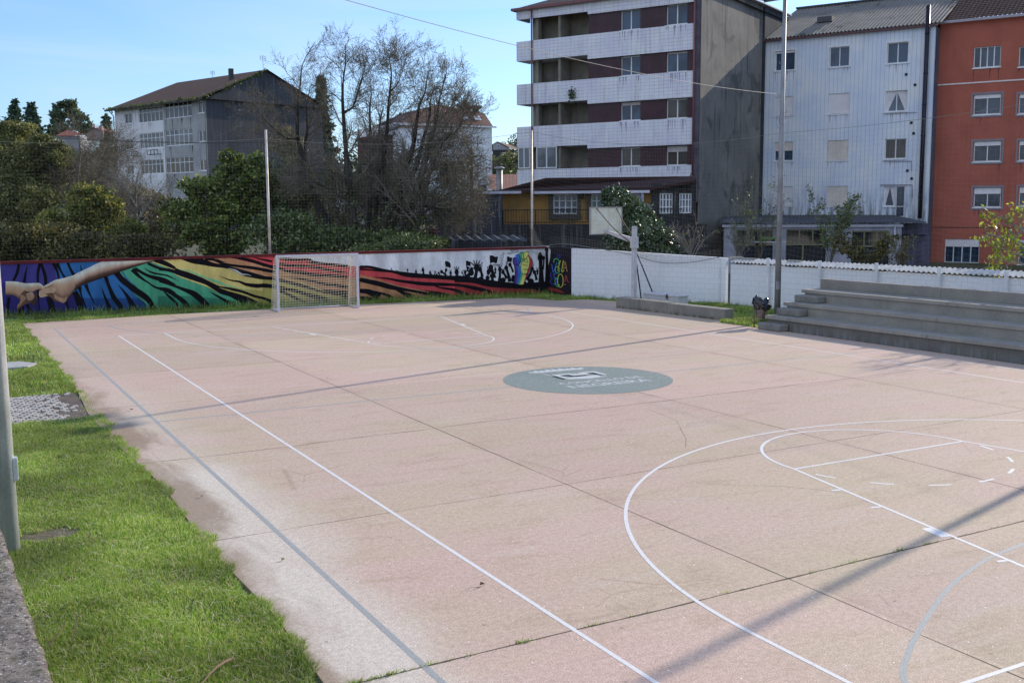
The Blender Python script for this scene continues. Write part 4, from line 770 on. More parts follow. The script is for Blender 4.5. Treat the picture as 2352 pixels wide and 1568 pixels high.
T1 = (p1[0], p1[1], p1[2]-.35); T2_ = (p2[0], p2[1], p2[2]-.05); T3 = (PR[0], PR[1], 6.06)
def span_net(name, lab, A, B, sag, za, zb, cell, bow=0, r=.0013, bottom=None):
    A, B = np.array(A), np.array(B); L = np.linalg.norm((B-A)[:2]); nu = int(L/cell); H = (A[2]+B[2])/2-(za+zb)/2; nv_ = int(H/cell)
    def f(u, v):
        zt = A[2]*(1-u)+B[2]*u-sag*4*u*(1-u); zbm = (za*(1-u)+zb*u) if bottom is None else bottom(u); q = A*(1-u)+B*u; t_ = (B-A)[:2]/L
        return (q[0]+bow*math.sin(math.pi*v)*math.sin(u*14)*-t_[1], q[1]+bow*math.sin(math.pi*v)*math.sin(u*14)*t_[0], zt*(1-v)+zbm*v)
    V, F = netgrid(f, nu, nv_, r, .006); V2, F2 = tubes(rope(A, B, sag)[None], np.full((1,14), .006), 4); V, F = merge([(V,F),(V2,F2)])
    return tag(bulk(name, V, F, CORD), lab, 'net', 'ball-stop nets around the court')
span_net('ball_stop_net', 'ball-stop net above the left half of the mural wall', L0, T1, .25, 1.95, 1.98, .13, .05)
span_net('ball_stop_net', 'ball-stop net between the goal and the graffiti corner', T1, T2_, .35, 1.98, 2.04, .13, .05)
BT = rope((p2[0], p2[1], 2.1), (WT[0], WT[1], 1.85), 0)
span_net('ball_stop_net', 'ball-stop net in front of the white wall and apartment block', T2_, T3, .45, 2.1, 1.9, .15, .10, bottom=lambda u: 2.1-.35*u-.55*abs(math.sin(u*math.pi*1.9))*.6)
span_net('ball_stop_net', 'ball-stop net over the bleachers at the right', T3, (13.1, -7.2, 6.9), .25, 1.7, 1.6, .15, .12, bottom=lambda u: 1.75-.4*abs(math.sin(u*math.pi*2.5)))
b_pts = []
dTn = (WT-WS)/np.linalg.norm(WT-WS); nT = np.array([dTn[1], -dTn[0]]); nT = nT if nT @ (CP[:2]-WS) > 0 else -nT
for q in ((1262,563),(1300,560),(1373,571),(1450,585),(1490,597),(1527,604),(1578,603),(1620,597),(1655,590)):
    r_ = ray(*q); t_ = ((WS+nT*.12-CP[:2]) @ nT)/(r_[:2] @ nT); b_pts.append(CP+t_*r_)
Pq = catmull(b_pts, 4); V, F = tubes(Pq[None], np.full((1,len(Pq)), .012), 4); parts_ = [(V, F)]
for k in range(0, len(Pq)-1):
    for j in range(3):
        a_ = Pq[k]*(1-j/3)+Pq[k+1]*j/3; e_ = a_+np.array([0,0,.32]); parts_.append(tubes(np.array([[a_, (a_+e_)/2+np.array([.01,0,0]), e_]]), np.full((1,3), .0022), 3))
for h_ in (.1,.2,.3): parts_.append(tubes((Pq+np.array([0,0,h_]))[None], np.full((1,len(Pq)), .0022), 3))
V, F = merge(parts_); tag(bulk('net_hem', V, F, CORD), 'sagging dark lower hem of net draped in front of the white block wall', 'net')
# hanging torn bundle at the corner pole
V = []; F = []
rn = np.random.default_rng(2); parts = []
for k in range(26):
    a = np.array([p2[0]+.1*rn.normal(), p2[1]-.05, 3.1-1.0*rn.random()]); b = np.array([p2[0]+.3+.35*rn.random(), p2[1]-.25, 1.9+.2*rn.random()]); parts.append(tubes(rope(a, b, .12)[None], np.full((1,14), .005), 3))
for k in range(16):
    a = np.array([p2[0]-.6+.12*k, p2[1]-.34, 2.02]); b = a+np.array([.35, -.03, -.05-.3*math.sin(k/15*math.pi)]); parts.append(tubes(rope(a, b, .10)[None], np.full((1,14), .005), 3))
V, F = merge(parts); tag(bulk('torn_net', V, F, CORD), 'torn end of net bunched around the pole at the corner', 'net')
# floodlight poles
STEEL = M('lamp_pole_steel', (.30,.30,.31), (.20,.20,.21), ns=2, rough=.5, metal=.2, streak=.3, bump=.04)
STEEL2 = M('galvanised_lamp_pole', (.72,.72,.70), (.50,.51,.50), ns=1.5, rough=.35, metal=.25, streak=.35, bump=.04)
DARK = PLAIN('lamp_housing_dark', (.05,.05,.055))
def lamp_pole(x, y, r0, r1, h, lab, mat, boxside=(-1,0), boxz=.35, pegs=True, armdir=16):
    o = empty('lamp_pole', (x,y,0), lab, 'lamp pole')
    b = MB(); b.tube([(x,y,-.1),(x,y,h*.5),(x,y,h)], [r0,(r0+r1)/2,r1], 12); b.build('pole', mat, o, smooth=True)
    if pegs:
        for k in range(int((h-3)/.5)):
            z = 3.2+.5*k; a = .4 if k%2 else .4+math.pi; rr = r0+(r1-r0)*z/h; b = MB(); dx, dy = math.cos(a), math.sin(a)*.6; b.tube([(x+dx*rr*.8,y+dy*rr*.8,z),(x+dx*(rr+.16),y+dy*(rr+.16),z),(x+dx*(rr+.17),y+dy*(rr+.17),z+.07)], .009, 5); b.build('step_peg', mat, o)
    bx, by = boxside; b = MB(); b.box(x+bx*(r0-.005)-.035, x+bx*(r0-.005)+.035, y+by*(r0-.005)-.05, y+by*(r0-.005)+.05, boxz, boxz+.26); b.build('junction_box', mat, o, bevel=.008)
    a = math.radians(armdir+90); dx, dy = math.cos(a), math.sin(a)
    b = MB(); b.beam((x-dx*.75,y-dy*.75,h-.08), (x+dx*.75,y+dy*.75,h-.08), .06, .06); b.build('cross_arm', mat, o)
    for s in (-1, 1):
        px, py = x+dx*.55*s, y+dy*.55*s; b = MB(); b.box(px-.28, px+.16, py-.24, py+.24, h-.06, h+.34, rz=math.radians(armdir)); b.build('floodlight', DARK, o, bevel=.03)
    return o
lamp_pole(*PR, .105, .06, 10.3, 'tall grey lamp pole beside the concrete bleachers', STEEL, boxside=(-.7,-.7), boxz=1.05)
lamp_pole(11.6, -7.3, .09, .055, 10.3, 'tall grey lamp pole beyond the right edge of the photo', STEEL)
lamp_pole(-11.965, -6.58, .14, .09, 10.3, 'thick galvanised lamp pole at the left edge of the photo', STEEL2, boxside=(.98,-.1), boxz=.78, pegs=False)
def cable(name, a, b, sag, r, lab, mat=None, n=40):
    P = rope(a, b, sag, n); V, F = tubes(P[None], np.full((1,n), r), 4); return tag(bulk(name, V, F, mat or CABM), lab, 'cable')
WHC = PLAIN('pale_cable', (.36,.34,.31))
cable('power_cable', (-11.9,-6.5,7.12), (PR[0]-.1, PR[1], 7.26), .36, .006, 'pale cable sagging across the sky to the tall lamp pole', WHC)
# ================================================================ BASKETBALL HOOP (turned away, board seen from behind)
hp = DP(1457, 560, 41.2); hx, hy = hp[0], hp[1]
hoop_ = empty('basketball_hoop', (hx, hy, 0), 'old basketball hoop with a stained board on a white pole, facing the back wall', 'basketball hoop')
HW = M('hoop_white_paint', (.60,.58,.58), (.5,.47,.45), ns=4, rough=.55, stain=(6,.6,(.22,.10,.06)), bump=.06)
RUST = PLAIN('rusty_bar', (.13,.075,.055)); 
b = MB(); b.box(hx-.08, hx+.08, hy-.08, hy+.08, -.05, 3.0); b.build('pole', HW, hoop_, bevel=.01)
b = MB(); b.box(hx-.12, hx+.12, hy-.12, hy+.12, 2.15, 2.58); b.build('collar', HW, hoop_, bevel=.01)
BD = np.array([.985, .17]); AD = np.array([-.17, .985])          # board direction, arm direction
bc = DP(1391.5, 506, 42.6); bxy = bc[:2]; b0 = np.array([hx, hy])
zt, zb = CP[2]-(476.5-474.6)*42.6/CF+.0, CP[2]-(537-474.6)*42.6/CF
AD = (bxy-b0)/np.linalg.norm(bxy-b0); BD = np.array([AD[1], -AD[0]]); 
hw = .66/abs((BD @ np.array([.877,-.481]))+1e-9)
hw = min(hw, .9)
P4 = lambda s, z, o: (*(bxy+BD*s*hw+AD*o), z)
b = MB(); b.hexa([P4(-1,zb,-.02),P4(1,zb,-.02),P4(1,zb,.02),P4(-1,zb,.02),P4(-1,zt,-.02),P4(1,zt,-.02),P4(1,zt,.02),P4(-1,zt,.02)])
board = b.build('backboard', M('stained_backboard', sh(150,154,156), sh(128,132,132), ns=2.2, rough=.7, streak=.5, streakcol=sh(86,90,88), stain=(3,.68,sh(118,114,100))), hoop_)
def fr(name, x0, x1, z0, z1, w, o0, o1, mat, par):
    b = MB()
    def bar(a0, a1, c0, c1): b.hexa([(*(bxy+BD*s+AD*o), z) for (s,o,z) in ((a0,o0,c0),(a1,o0,c0),(a1,o1,c0),(a0,o1,c0),(a0,o0,c1),(a1,o0,c1),(a1,o1,c1),(a0,o1,c1))])
    bar(x0,x1,z0,z0+w); bar(x0,x1,z1-w,z1); bar(x0,x0+w,z0+w,z1-w); bar(x1-w,x1,z0+w,z1-w); return b.build(name, mat, par)
fr('board_frame', -hw-.02, hw+.02, zb-.02, zt+.02, .035, -.045, .03, PLAIN('rusty_frame', (.42,.38,.34)), board)
fr('target_square', -.26, .26, zb+.13, zb+.56, .04, -.024, -.021, PLAIN('target_white', (.8,.8,.78)), board)
b = MB(); A = np.array([hx,hy,2.44]); Bq = np.array([*(bxy-AD*.03), zb+.10])
up = np.array([0,0,1.]); sdv = np.array([BD[0],BD[1],0])
b.hexa([A-sdv*.07-up*.12, A+sdv*.07-up*.12, Bq+sdv*.05-up*.05, Bq-sdv*.05-up*.05, A-sdv*.07+up*.10, A+sdv*.07+up*.10, Bq+sdv*.05+up*.05, Bq-sdv*.05+up*.05]); b.build('arm', HW, hoop_)
b = MB(); b.box(Bq[0]-.12, Bq[0]+.12, Bq[1]-.05, Bq[1]+.05, Bq[2]-.07, Bq[2]+.09); b.build('mounting_plate', HW, hoop_)
for s in (-1, 1):
    b = MB(); a_ = np.array(P4(s*.64, zt-.04, -.05)); e_ = np.array([hx-.06 if s < 0 else hx, hy+.05, 2.30 if s < 0 else 2.62]); mid = (a_+e_)/2-np.array([0,0,.10]); b.tube(catmull([a_, mid, e_], 6), .022, 6); b.build('strut', RUST, hoop_, smooth=True)
b = MB(); rc_ = bxy+AD*.38; b.tube([(rc_[0]+.23*math.cos(t), rc_[1]+.23*math.sin(t), zb+.07) for t in np.linspace(0, 2*math.pi, 25)], .011, 6, caps=False); b.tube([(*(bxy+AD*.02), zb+.07), (*(bxy+AD*.16), zb+.07)], .02, 6); b.build('rim', PLAIN('orange_rim', (.38,.09,.03)), hoop_, smooth=True)
for (u, v, lab) in ((1474,673,1),(1508,672,2)):
    g = DP(u, v, 41.9); b = MB(); b.tube([(hx+.04, hy+.05, 2.2), (g[0], g[1], .0)], .026, 6); b.build('brace', PLAIN('dark_blue_brace', (.035,.045,.08)), hoop_, smooth=True)
# white chest behind the planter
c0 = DP(1477, 676, 40.2); c1 = DP(1557, 677, 38.6); dd = (c1-c0)[:2]; dd /= np.linalg.norm(dd); nn = np.array([-dd[1], dd[0]]); nn = nn if nn[1] > 0 else -nn
ch = empty('metal_chest', (*((c0+c1)/2)[:2], 0), 'low white metal chest with a padlock behind the concrete planter', 'chest')
zc_ = .52
b = MB(); q0, q1 = c0[:2], c1[:2]; b.prism([tuple(q0),tuple(q1),tuple(q1+nn*.5),tuple(q0+nn*.5)], 0, zc_-.05); b.build('body', HW, ch)
b = MB(); b.prism([tuple(q0-dd*.03-nn*.03),tuple(q1+dd*.03-nn*.03),tuple(q1+dd*.03+nn*.53),tuple(q0-dd*.03+nn*.53)], zc_-.05, zc_); b.build('lid', HW, ch, bevel=.008)
b = MB(); qq = q0+(q1-q0)*.72-nn*.05; b.box(qq[0]-.03, qq[0]+.03, qq[1]-.02, qq[1]+.02, zc_-.14, zc_+.03); b.build('padlock', RUST, ch)
# ================================================================ BLEACHERS
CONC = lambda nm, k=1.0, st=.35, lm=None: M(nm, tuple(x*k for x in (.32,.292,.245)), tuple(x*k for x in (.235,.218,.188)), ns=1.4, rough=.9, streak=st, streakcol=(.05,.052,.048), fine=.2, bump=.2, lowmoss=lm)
bl = empty('concrete_bleachers', (10.0, 5.45, 0), 'stepped concrete bleachers of three tiers with a tall back kerb', 'bleachers')
yE = -13.0
def bx_(y, off): return 10.0-.0+off-.02*(y-5.5)*-1*-1
def run(mb, o0, o1, y0, y1, z0, z1): mb.hexa([(bx_(y1,o0),y1,z0),(bx_(y1,o1),y1,z0),(bx_(y0,o1),y0,z0),(bx_(y0,o0),y0,z0),(bx_(y1,o0),y1,z1),(bx_(y1,o1),y1,z1),(bx_(y0,o1),y0,z1),(bx_(y0,o0),y0,z1)])
Zs = [.405, .775, 1.14]; tw = .74
for k in range(3):
    f0 = tw*k; zb_ = [0,.405,.775][k]
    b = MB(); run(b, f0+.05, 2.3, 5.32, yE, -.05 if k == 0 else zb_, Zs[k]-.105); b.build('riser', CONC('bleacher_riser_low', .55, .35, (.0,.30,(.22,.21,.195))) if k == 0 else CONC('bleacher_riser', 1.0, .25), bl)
    ys = [5.44, [-.35,-.05,.25][k]-.2, -6.2, yE]
    for a_, c_ in zip(ys[:-1], ys[1:]):
        b = MB(); run(b, f0, f0+tw+(.25 if k == 2 else .08), a_-.008, c_+.008, Zs[k]-.103, Zs[k]); b.build('seat_slab', CONC('bleacher_slab', 1.05, .3), bl, bevel=.008)
ys = [5.44, .9, -5.6, yE]
for a_, c_ in zip(ys[:-1], ys[1:]):
    b = MB(); run(b, 2.28, 2.44, a_-.006, c_+.006, 1.142, 1.44); b.build('back_kerb', CONC('bleacher_back', .9, .3), bl, bevel=.008)
BLKM = M('step_block', (.24,.225,.20), (.16,.15,.135), ns=4, rough=.95, bump=.3)
for k in range(3):
    f0 = tw*k-.34; zb_ = [0,.405,.775][k]+.002; b = MB(); b.box(10.0+f0-.0, 10.0+f0+.37, 4.42, 5.38, zb_, zb_+.21)
    tag(b.build('step_block', BLKM, bevel=.03), ['low concrete step block at the foot of the bleachers','concrete step block resting on the lowest bleacher tier','concrete step block resting on the middle bleacher tier'][k], 'block', 'step blocks at the end of the bleachers')
# ================================================================ PLANTER KERB
pl0, pl1 = G(1415, 706.5)[:2], G(1664, 736.5)[:2]; dd = (pl1-pl0)/np.linalg.norm(pl1-pl0); nn = np.array([-dd[1], dd[0]]); nn = nn if nn[0] > 0 else -nn
pm = pl0+(pl1-pl0)*.50
pk = empty('concrete_kerb', (*pl0, 0), 'long low concrete bench kerb lying along the far right edge of the court', 'kerb')
for a_, c_, h_ in ((pl0, pm-dd*.005, .40), (pm+dd*.005, pl1, .375)):
    b = MB(); b.prism([tuple(a_),tuple(c_),tuple(c_+nn*.42),tuple(a_+nn*.42)], -.03, h_); b.build('kerb_block', CONC('kerb_concrete', .85, .5, (.0,.14,(.07,.075,.045))), pk, bevel=.015)
# ================================================================ LITTER BIN
bn = G(1738, 752); bx0, by0 = bn[0]+.15, bn[1]+.0
bin_ = empty('litter_bin', (bx0, by0, 0), 'metal litter bin on two legs lined with a black rubbish bag', 'bin')
BINM = M('bin_metal', (.20,.17,.15), (.12,.09,.07), ns=5, rough=.4, metal=.6)
ax = np.array([.877,-.481]); ay = np.array([.481,.877])
def bp(s, d, z): q = np.array([bx0,by0])+ax*s+ay*d; return (q[0], q[1], z)
for s in (-.2, .2):
    b = MB(); b.tube([bp(s,0,-.03), bp(s,0,.82)], .017, 8); b.build('leg', BINM, bin_, smooth=True)
b = MB(); b.tube([bp(-.2,0,.22), bp(.2,0,.22)], .012, 6); b.build('crossbar', BINM, bin_)
b = MB(); N_ = 16; V = []
for z, r in ((.28,.135),(.72,.175)):
    for j in range(N_): t_ = 2*math.pi*j/N_; V.append(bp(r*math.cos(t_)+.0, r*math.sin(t_)+(-.03 if z < .5 else 0), z))
b.add(V, [tuple(range(N_-1,-1,-1))]+[(j,(j+1)%N_,N_+(j+1)%N_,N_+j) for j in range(N_)]); b.build('bucket', BINM, bin_, smooth=False)
rb = np.random.default_rng(4); V = []; N_ = 40; zs = [.50,.56,.64,.70,.76,.82,.88,.87,.80]; rs_ = [.12,.20,.235,.24,.225,.21,.17,.13,.10]
for i, (z, r) in enumerate(zip(zs, rs_)):
    for j in range(N_):
        t_ = 2*math.pi*j/N_; k = 1+.16*math.sin(t_*5+i*1.7)+.10*math.sin(t_*11+i)+.05*rb.normal(); zz = z+.05*math.sin(t_*3+1+i*.3)*(i > 3)+(.10 if (i >= 5 and math.cos(t_-3.0) > .8) else 0)+.008*rb.normal()
        V.append(bp(r*k*math.cos(t_)+.05*(i < 4), r*k*math.sin(t_), zz))
b = MB(); b.add(V, [(i*N_+j, i*N_+(j+1)%N_, (i+1)*N_+(j+1)%N_, (i+1)*N_+j) for i in range(len(zs)-1) for j in range(N_)])
BAG = PLAIN('black_plastic', (.008,.008,.010), rough=.22, spec=.7); b.build('rubbish_bag', BAG, bin_, smooth=True)
# ================================================================ NEAR PARAPET (lower left corner) 
pt_ = NT('parapet_stone'); c = pt_.mix(pt_.rmp(pt_.noise(pt_.pos, 6, 5, .7), .3, .7), (.15,.125,.10), (.32,.27,.22)); c = pt_.mix(pt_.rmp(pt_.noise(pt_.pos, 34, 3, .8), .58, .64), c, (.6,.58,.56)); c = pt_.mix(pt_.rmp(pt_.noise(pt_.pos, 22, 4, .8), .52, .62), c, (.05,.045,.04))
c = pt_.mix(pt_.rmp(pt_.noise(pt_.scl(pt_.pos, (1,1.6,1)), 4, 5, .7), .55, .68), c, (.07,.085,.03)); pt_.put(pt_.b.inputs['Base Color'], c); pt_.b.inputs['Roughness'].default_value = .95; pt_.bump(pt_.noise(pt_.pos, 30, 5, .8), 1, .03)
pz = 1.0; ea = G(2, 1216, pz); eb = G(122, 1568, pz)
rp = np.random.default_rng(8); n = 900; P = []; ya = ea[1]+.05; yb = eb[1]-3.0
V = []; F = []; nx = 24
xe = lambda y: ea[0]+(eb[0]-ea[0])*(y-ea[1])/(eb[1]-ea[1])
for i in range(n+1):
    y = ya+(yb-ya)*i/n
    for j in range(nx+1):
        x = xe(y)-.9+.9*j/nx+(.004*rp.normal()+.006*math.sin(y*9) if j == nx else 0); V.append((x, y, pz+.0012*rp.normal()+.004*math.sin(x*31+y*17)*math.sin(y*23)-(.010+.006*rp.random() if j == nx else 0)+.012*math.sin(y*1.3)))
b0_ = len(V)
for i in range(n+1):
    y = ya+(yb-ya)*i/n; V.append((xe(y)+.006*rp.normal(), y, -.1))
for i in range(n):
    for j in range(nx): a = i*(nx+1)+j; F.append((a, a+nx+1, a+nx+2, a+1))
    a = i*(nx+1)+nx; F.append((a, a+nx+1, b0_+i+1, b0_+i))
b1_ = len(V); V += [(V[j][0], ya, -.1) for j in range(nx+1)]
F += [(j, j+1, b1_+j+1, b1_+j) for j in range(nx)]
tag(bulk('stone_parapet', V, F, pt_.m, smooth=True), 'rough mossy stone parapet in the lower left corner', 'wall')
# moss and grass tufts on it
xs = []; S5 = []
for (dx, y) in ((-.12,-9.2),(-.16,-9.6),(-.2,-10.4),(-.28,-10.6),(-.12,-8.4),(-.22,-11.0),(-.3,-11.3)):
    n = 60; S5.append(blades(xe(y)+dx+.05*rp.normal(size=n), y+.06*rp.normal(size=n), .05, .005, rp, 1.4, z0=pz-.01))
blade_obj('grass_tufts', S5, GRASS, 'tufts of grass rooted on top of the mossy stone parapet', 'grass')
# ================================================================ LITTER: dry palm strips, leaves
DRY = LEAF('dry_strip', [(.36,.26,.14),(.30,.17,.09),(.45,.36,.22)], trans=.15, rough=.7)
DRYD = LEAF('dry_strip_dark', [(.16,.09,.05),(.12,.07,.05)], trans=.1, rough=.7)
def strip(x, y, ang, L, w, bend, z, lab, dark=False, name='dry_leaf_strip', lift=.02, group='dry leaf strips on the grass and court edge'):
    n = 9; V = []; a = ang
    px, py = x, y
    for i in range(n):
        t_ = i/(n-1); ww = w*(1-.75*t_)*(.6 if i == 0 else 1); nx_, ny_ = -math.sin(a), math.cos(a); zz = z+lift*math.sin(math.pi*t_)
        V += [(px+nx_*ww/2, py+ny_*ww/2, zz), (px-nx_*ww/2, py-ny_*ww/2, zz+ww*.3)]; px += math.cos(a)*L/(n-1); py += math.sin(a)*L/(n-1); a += bend/(n-1)
    return tag(bulk(name, V, [(2*i,2*i+1,2*i+3,2*i+2) for i in range(n-1)], DRYD if dark else DRY), lab, 'leaf', group)
def px_strip(zx, zy, zx2, zy2, w, bend, lab, dark=False, z=.05, **k):
    sc = 1656/1300; a = G(zx/sc*.57422, (1500+zy/sc)*.57422, z); b = G(zx2/sc*.57422, (1500+zy2/sc)*.57422, z); d = b-a; L = math.hypot(d[0], d[1]); return strip(a[0], a[1], math.atan2(d[1], d[0])-bend/2, L, w, bend, z, lab, dark, **k)
for a in ((1185,1440,1035,1568,.030,.2,'broad pale dry strip lying in the grass at the bottom of the photo'),(830,1085,940,965,.022,.8,'curved pale dry strip standing out in the middle of the grass'),(530,1107,755,1115,.012,.05,'thin straight dark twig lying across the grass',True),(770,778,965,742,.018,.1,'long pale dry strip at the grass edge'),(965,765,1095,793,.022,.4,'dark curled strip lying on the court rim',True),(370,1340,365,1195,.018,.3,'dry stalk with a folded brown tip in the grass'),(240,1385,310,1265,.018,.5,'bent straw coloured strip near the stone parapet'),(140,810,240,745,.012,.3,'pale strip on the bare earth by the galvanised pole'),(260,840,305,790,.014,.2,'short brown strip on the bare earth patch'),(480,850,470,790,.014,-.7,'brown hooked strip right of the bare earth'),(280,630,395,595,.009,.1,'straw lying in the grass below the cobbles'),(690,945,760,912,.01,.1,'short straw beside the curved dry strip'),(370,1060,315,960,.008,-.5,'curling brown stem in the lower grass'),(875,1370,890,1290,.008,-.5,'upright curling stem in the grass'),(575,470,600,435,.012,.2,'small dry leaf in the upper grass'),(1270,1332,1400,1338,.010,.2,'dark twig on the grass rim near the pale concrete',True)):
    px_strip(*a[:7], *(a[7:]), z=.066 if a[0] != 965 else .012)
def dleaf(u, v, s, lab, ang=0, dark=True, z=.012):
    g = G(u, v, z); V = [(g[0]+s*math.cos(ang+t)*r, g[1]+s*math.sin(ang+t)*r, z+zz) for t, r, zz in ((0,1,0),(1,.55,.02),(2.2,.6,.03),(3.14,.9,.0),(4.1,.6,.03),(5.3,.55,.015))]+[(g[0], g[1], z+.004)]
    return tag(bulk('dry_leaf', V, [(6,i,(i+1)%6) for i in range(6)], DRYD if dark else DRY), lab, 'leaf', 'single dry leaves blown onto the court')
dleaf(1108,1342,.035,'dark dry leaf with a long stem lying on the court left of the arc'); strip(*G(1104,1346,.01)[:2], math.atan2(*(G(1038,1367)-G(1104,1346))[[1,0]]), .30, .006, .1, .008, 'thin brown stem of the leaf lying on the court', True, name='leaf_stem', group=None)
dleaf(650,1285,.03,'yellowish dry leaf on the pale run-off strip', .6, False); dleaf(463,1140,.028,'curled brown leaf near the soil stained rim', 1.1); dleaf(302,941,.04,'dark leaf left of the grey side line', 2.0); strip(*G(300,943,.01)[:2], 2.9+.9, .35, .006, .2, .008, 'thin dry stem left of the grey side line', False, name='leaf_stem', group=None)
# ================================================================ APARTMENT BLOCK
FA = Fc(1188.5, 71, 1600, 64)
WTILE = lambda a: M('white_tile_band', sh(142,152,184), sh(126,137,170), ns=.8, grid=(.31,.205,sh(92,100,124),.010,.0), ang=a, streak=.3, streakcol=sh(60,64,72), fine=.06, bump=.3)
MARO = M('maroon_tile', sh(40,26,38), sh(30,19,28), ns=1.5, grid=(.25,.12,sh(22,14,20),.01,.0), ang=FA.ang, fine=.1, rough=.35, bump=.2)
GREYR = M('loggia_render', sh(84,88,92), sh(62,68,74), ns=1.0, streak=.4)
BROWN = PLAIN('brown_downpipe', sh(72,50,62))
ALU = PLAIN('aluminium_frame', sh(140,150,178), rough=.4)
WHF = PLAIN('white_window_frame', sh(176,186,212), rough=.45)
GL = GLASS('window_glass', (.05,.085,.14)); GL2 = GLASS('window_glass_warm', (.06,.05,.04))
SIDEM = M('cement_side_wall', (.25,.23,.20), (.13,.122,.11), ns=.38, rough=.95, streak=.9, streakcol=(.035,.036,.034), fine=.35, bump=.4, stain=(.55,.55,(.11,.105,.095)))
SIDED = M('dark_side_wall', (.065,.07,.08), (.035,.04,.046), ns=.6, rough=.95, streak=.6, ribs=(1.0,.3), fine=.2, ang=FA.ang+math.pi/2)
TILE = M('brown_roof_tile', (.10,.065,.05), (.06,.045,.04), ns=2, fine=.4, bump=.4)
apt = empty('apartment_block', FA.p(6, 0, -6), 'tall apartment block with white tiled balcony bands and maroon window strips', 'building')
Z_ = lambda x, y: FA.sz(*z5(x, y))[1]
X_ = lambda x, y=700: FA.sz(*z5(x, y))[0]
s0, s1, L_ = .72, 5.33, FA.L
bands = [(15.9, 16.5, 15.73), (13.25, 14.5, 12.99), (10.45, 11.76, 10.22), (7.67, 9.01, 7.44), (5.2, 6.22, 5.2)]
wins = []
for (xa, xb), rows in (((945,1100), ((75,235),(440,592),(800,945),(1158,1303))), ((1303,1468), ((33,193),(407,565),(776,928),(1145,1296)))):
    for ya, yb in rows: wins.append(FA.rect(z5, xa, ya, xb, yb, -.15))
b = MB(); FA.wall(b, s1, L_-.02, 4.0, 16.4, wins, -.15, .2); b.build('maroon_wall', MARO, apt)
for i, h in enumerate(wins): FA.window(apt, h, -.15, .2, WHF, [GL, GL, GL, GL2, GL, GL, GL2, GL2][i], 2, sill=.05, fw=.055, blind=[0,0,.18,0,0,.1,0,.3][i], blm=M('apartment_blind', sh(110,116,132), sh(98,104,120), ns=2))
for i, (zb_, zt_, zr) in enumerate(bands):
    b = MB(); FA.box(b, 0, s1, zb_, zt_, -.14, 0); FA.box(b, s1, L_-.32, zr, zt_, -.14, .0)
    FA.box(b, 0, .14, zb_, zt_, -1.5, -.14)
    if i: FA.box(b, .0, s1, zb_, zb_+.16, -1.6, -.141)
    b.build('tiled_band', WTILE(FA.ang), apt)
b = MB()
FA.box(b, s0, s0+.32, 5.2, 16.3, -1.55, -.85); xs_ = X_(445); FA.box(b, xs_, xs_+.16, 5.2, 16.3, -1.6, -.2); FA.box(b, X_(262)-.02, X_(262)+.2, 5.2, 16.3, -.75, -.3); b.build('loggia_divider', GREYR, apt)
b = MB(); FA.box(b, s0, s1+.2, 0, 16.4, -1.9, -1.6); FA.box(b, s1-.0, s1+.14, 5.2, 16.3, -1.6, -.16); b.build('loggia_back_wall', GREYR, apt)
for zz in (13.35, 10.6, 7.8): b = MB(); FA.box(b, xs_-.75, xs_-.12, zz, zz+2.05, -1.6, -1.57); b.build('loggia_door', PLAIN('dark_door', sh(36,38,46)), apt)
# glazed lowest balcony
hl = (X_(283,1230), X_(443,1230), Z_(360,1320), Z_(360,1150)); FA.window(apt, hl, 0, .1, WHF, GLASS('frosted_glass', (.16,.18,.2), .25), 2, fw=.07)
hl = (.06, X_(232,1230), Z_(190,1322), Z_(190,1157)); FA.window(apt, hl, 0, .1, WHF, GLASS('frosted_glass'), 2, fw=.06)
b = MB(); FA.box(b, s0, L_-.001, 0, 16.4, -15, -1.9); b.build('main_body', GREYR, apt)
def side_quad(b, o0, o1, z0, z1, th=.06): FA.box(b, L_, L_+th, z0, z1, o0, o1)
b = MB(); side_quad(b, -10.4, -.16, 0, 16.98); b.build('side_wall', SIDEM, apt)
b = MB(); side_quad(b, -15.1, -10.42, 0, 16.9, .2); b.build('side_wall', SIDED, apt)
b = MB(); FA.box(b, L_-.3, L_+.02, 4, 16.4, -.16, -.02); b.build('corner_strip', M('corner_dark', sh(44,44,60), sh(58,60,78), ns=2, streak=.4), apt)
for x in (255, 1522):
    sx = FA.sz(*z5(x, 700))[0]; b = MB(); b.tube([FA.p(sx, 5.6, .09), FA.p(sx, 16.4, .09)], .055, 8)
    if x == 1522: b.tube([FA.p(sx, 5.75, .09), FA.p(sx-.2, 5.45, .09), FA.p(2, 5.25, .09)], .05, 8)
    b.build('downpipe', BROWN, apt, smooth=True)
# hipped roof with brown gutter
def hip(b, F_, s0_, s1_, o0, o1, z0, z1, in_s, m=0):
    A = [F_.p(s0_,z0,o1), F_.p(s1_,z0,o1), F_.p(s1_,z0,o0), F_.p(s0_,z0,o0)]; om = (o0+o1)/2; R_ = [F_.p(s0_+in_s,z1,om), F_.p(s1_-in_s,z1,om)]
    b.add(A+R_, [(0,1,5,4),(1,2,5),(2,3,4,5),(3,0,4),(3,2,1,0)], m)
b = MB(); hip(b, FA, -.14, L_+.3, -15.3, .22, 16.56, 19.6, 7.0); b.build('roof', TILE, apt)
b = MB(); FA.box(b, -.2, L_-.4, 16.44, 16.6, .18, .30); FA.box(b, -.24, -.14, 16.44, 16.6, -15, .30); b.build('gutter', BROWN, apt)
b = MB(); FA.box(b, L_-.2, L_+.4, 16.985, 17.07, -15.2, -.1); b.build('parapet_flashing', PLAIN('pale_flashing', (.55,.57,.6)), apt)
drips(FA, apt, [(h[0], h[1], h[2]-.0, h[3]) for h in wins], .0, sh(84,92,118), 'band_dirt', 9, .3, 1.0, .07)
